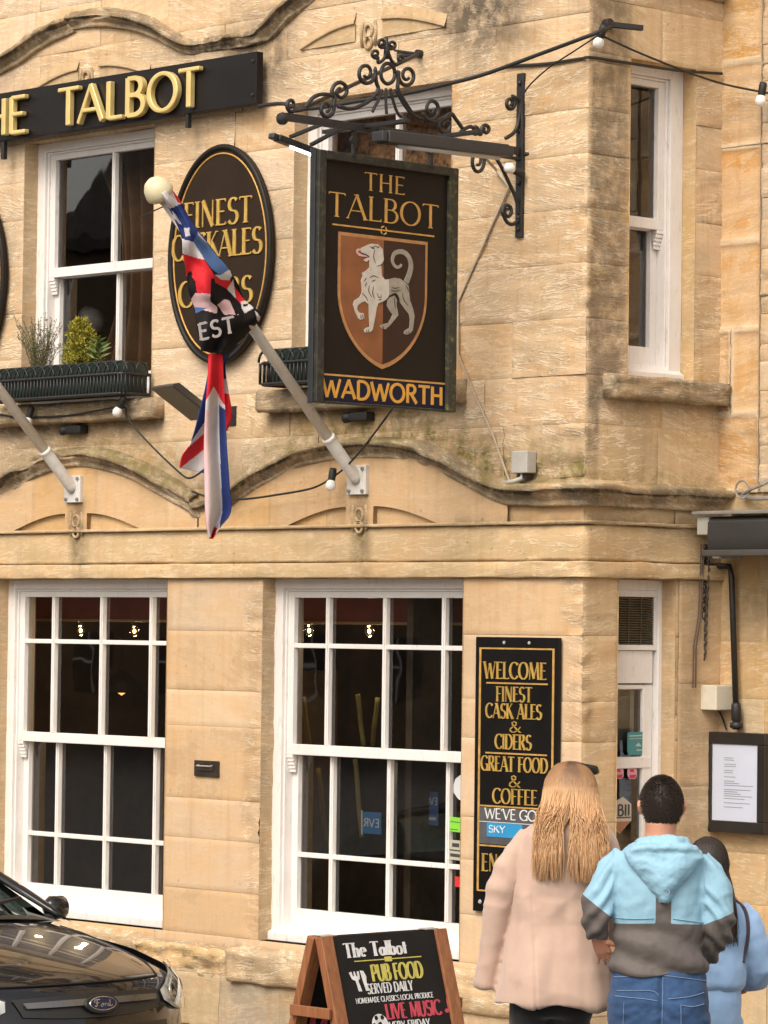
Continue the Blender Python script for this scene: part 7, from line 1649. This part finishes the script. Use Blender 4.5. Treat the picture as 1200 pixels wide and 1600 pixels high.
# cropped hair
cur = []; hcen2 = hc; f_ = HD
def cap(a, b, k=1.): return hc+HR*(.0745*k*math.sin(a)*math.cos(b))-HD*(.096*k*math.cos(a)*math.cos(b))+Vector((0, 0, .108*k*math.sin(b)))
hm = MB(); G = []
for i in range(16):
    t = i/15; row = []
    for k in range(33):
        a = -2.4+4.8*k/32; lowb = -.48+.05*math.cos(a*3) if abs(a) < 1.0 else (-.48+.75*smoothstep(1.0, 1.45, abs(a)))
        row.append(cap(a, lerp(lowb, 1.56, t), 1.03+.045*smoothstep(0, .35, t)))
    G.append(row)
hm.grid(G); hm.c['tint'] = [(.022, .014, .010, 1)]*len(hm.v)
DH = hair_mat('dark_cropped_hair'); hm.obj('hair_cap', DH, Bo.o, smooth=True, fix=False)
for i in range(7000):
    a = hr.uniform(-2.3, 2.3); b = math.asin(hr.uniform(-.50, 1)); lowb = -.46 if abs(a) < 1.0 else (-.46+.75*smoothstep(1.0, 1.45, abs(a)))
    if b < lowb-hr.uniform(0, .10): continue
    L = lerp(.004, .010, smoothstep(-.5, .4, b)); k0 = 1.06; p = cap(a, b, k0); o = (cap(a, b, 1.5)-p).normalized(); dn = Vector((0, 0, -.8))+HR*hr.uniform(-.4, .4)
    e = p+(o*.75+dn*.6).normalized()*L; g_ = hr.uniform(.6, 1.6)
    if hr.random() < .02: g_ *= 1.6
    cur.append(([p-o*.004, p.lerp(e, .55)+o*.0015, e], (.020*g_, .013*g_, .009*g_), (.030*g_, .020*g_, .014*g_), .6))
strands('hair', Bo.o, cur, DH, .0013, 3)

# --- the girl in pale blue
Gi = Person('person', 'person with long dark hair in a pale blue tracksuit, partly hidden by the hooded jacket', 1118, 14.2, 1308, 1.46)
C_ = Gi.P
bm_ = MB(); hc = C_(1108, 1352, .03); Qg = head(bm_, Gi, hc, .071, .106, .092, turn=-.2)
Gi.rings(bm_, [(1376, 1090, 1130, .04, .05), (1405, 1088, 1134, .05, .055)], pw=2.); Gi.rings(bm_, [(1400, 1072, 1152, .06, .06), (1420, 1062, 1160, .08, .08), (1480, 1068, 1154, .085, .085), (1560, 1070, 1152, .09, .10)])
for c in (1092, 1134): bm_.tube([C_(c, 1550, 0), C_(c, 1680, .02), C_(c, 1800, -.02), C_(c, 1850, -.02)], [.07, .052, .042, .034], 12); p = C_(c, 1850, -.02); bm_.tube([p, p+Vector((0, 0, -.02)), p+HD*.13+Vector((0, 0, -.03))], [.036, .036, .026], 10)
aR = [C_(1158, 1425, 0), C_(1178, 1480, .0), C_(1184, 1515, .03), C_(1170, 1545, .14)]; aL = [C_(1066, 1425, 0), C_(1055, 1480, .0), C_(1055, 1515, .03), C_(1068, 1545, .14)]
for a_ in (aR, aL): bm_.tube(a_, [.042, .035, .032, .024], 10)
hand(bm_, aR[-1], HD-HR*.3, HR, .16, .6, 1); hand(bm_, aL[-1], HD+HR*.3, -HR, .16, .6, -1)
weld(bm_, 'body', SKIN_T, Gi.o, .006, 3); eyes(Gi, Qg, Gi.o)
TRK = fabric('pale_blue_jersey', (.245, .385, .60), .95, 600, .14, 14, .10, .4, None, .3, 4)
jm = MB(); Gi.rings(jm, [(1398, 1086, 1140, .06, .07), (1408, 1070, 1154, .075, .085), (1422, 1060, 1164, .095, .10), (1460, 1062, 1166, .11, .115), (1510, 1062, 1168, .12, .13), (1536, 1066, 1166, .12, .13), (1547, 1074, 1158, .11, .115)], 30)
jm.tube([C_(1152, 1422, 0), C_(1168, 1440, -.01), C_(1182, 1475, -.01), C_(1192, 1508, .01), C_(1186, 1532, .06), C_(1172, 1540, .12)], [.052, .058, .060, .060, .050, .036], 16)
jm.tube([C_(1072, 1422, 0), C_(1056, 1440, -.01), C_(1046, 1475, -.01), C_(1042, 1508, .01), C_(1050, 1532, .06), C_(1066, 1540, .12)], [.052, .058, .060, .060, .050, .036], 16)
weld(jm, 'sweatshirt', TRK, Gi.o, .008, 4, lambda co, n_: .008*nzf(co, 9, 9, 7, 5)+.006*math.sin(co.z*60+6*noise.noise((co.x*6, co.y*6, co.z*4)))*smoothstep(.95, .75, co.z-Gi.base.z))
tm = MB(); Gi.rings(tm, [(1530, 1070, 1158, .10, .11), (1560, 1066, 1160, .11, .125), (1600, 1067, 1158, .11, .12), (1620, 1070, 1156, .09, .09)], 26)
for c in (1092, 1134): tm.tube([C_(c, 1590, 0), C_(c, 1690, .01), C_(c, 1780, .0), C_(c, 1842, -.01)], [.078, .07, .062, .055], 14)
weld(tm, 'joggers', TRK, Gi.o, .009, 4, lambda co, n_: .006*nzf(co, 9, 9, 7, 8))
sm_ = MB()
for c in (1092, 1134): p = C_(c, 1850, -.02); sm_.tube([p, p+Vector((0, 0, -.02))+HD*.03, p+HD*.16+Vector((0, 0, -.03))], [.045, .047, .036], 12)
weld(sm_, 'trainers', paint('white_trainers', (.5, .5, .5), .7), Gi.o, .008, 3)
mb = MB(); jo2 = [o for o in bpy.data.objects if o.name.startswith('sweatshirt')][0]
P = on_surface(jo2, [C_(v.x, v.y, 0) for v in spline([(1138, 1402, 0), (1150, 1407, 0), (1162, 1418, 0), (1167, 1440, 0), (1166, 1470, 0), (1160, 1500, 0)], 8)], .004)
if len(P) > 2: mb.tube(P, .008, 6, flat=.5); mb.obj('bag_strap', fabric('dark_strap', (.05, .035, .05)), Gi.o, smooth=True)
GH = hair_mat('dark_long_hair'); cur = []
def gs(a, b, k=1.): return hc+HR*(.078*k*math.sin(a)*math.cos(b))-HD*(.100*k*math.cos(a)*math.cos(b))+Vector((0, 0, .113*k*math.sin(b)))
for i in range(900):
    a = hr.uniform(-2., 2.); b = hr.uniform(0., 1.5); root = gs(a, b); e = hr.uniform(-.9, 1.0); dep = -.105+hr.uniform(-.03, .03)
    m1, m2 = gs(a, b*.5, 1.04), gs(a*.95, -.2, 1.05); xs_ = (m2-Gi.base).dot(HR)*Gi.s+Gi.px0; xe = lerp(xs_, 1112+e*30, .6)+8
    end = hr.uniform(1425, 1475); g_ = hr.uniform(.6, 1.5)
    cur.append((spline([root, m1, m2, C_(lerp(xs_, xe, .5), 1395, dep), C_(xe+hr.uniform(-2, 4), end, dep-.01)], 4), (.020*g_, .013*g_, .011*g_), (.026*g_, .016*g_, .013*g_), 1.2))
hm = MB(); hm.grid([[gs(a, math.pi/2-i*.2, .98) for a in [-2.2+k*.2 for k in range(23)]] for i in range(11)]); hm.c['tint'] = [(.018, .012, .010, 1)]*len(hm.v); hm.obj('hair_cap', GH, Gi.o, smooth=True, fix=False); strands('hair', Gi.o, cur, GH, .003)
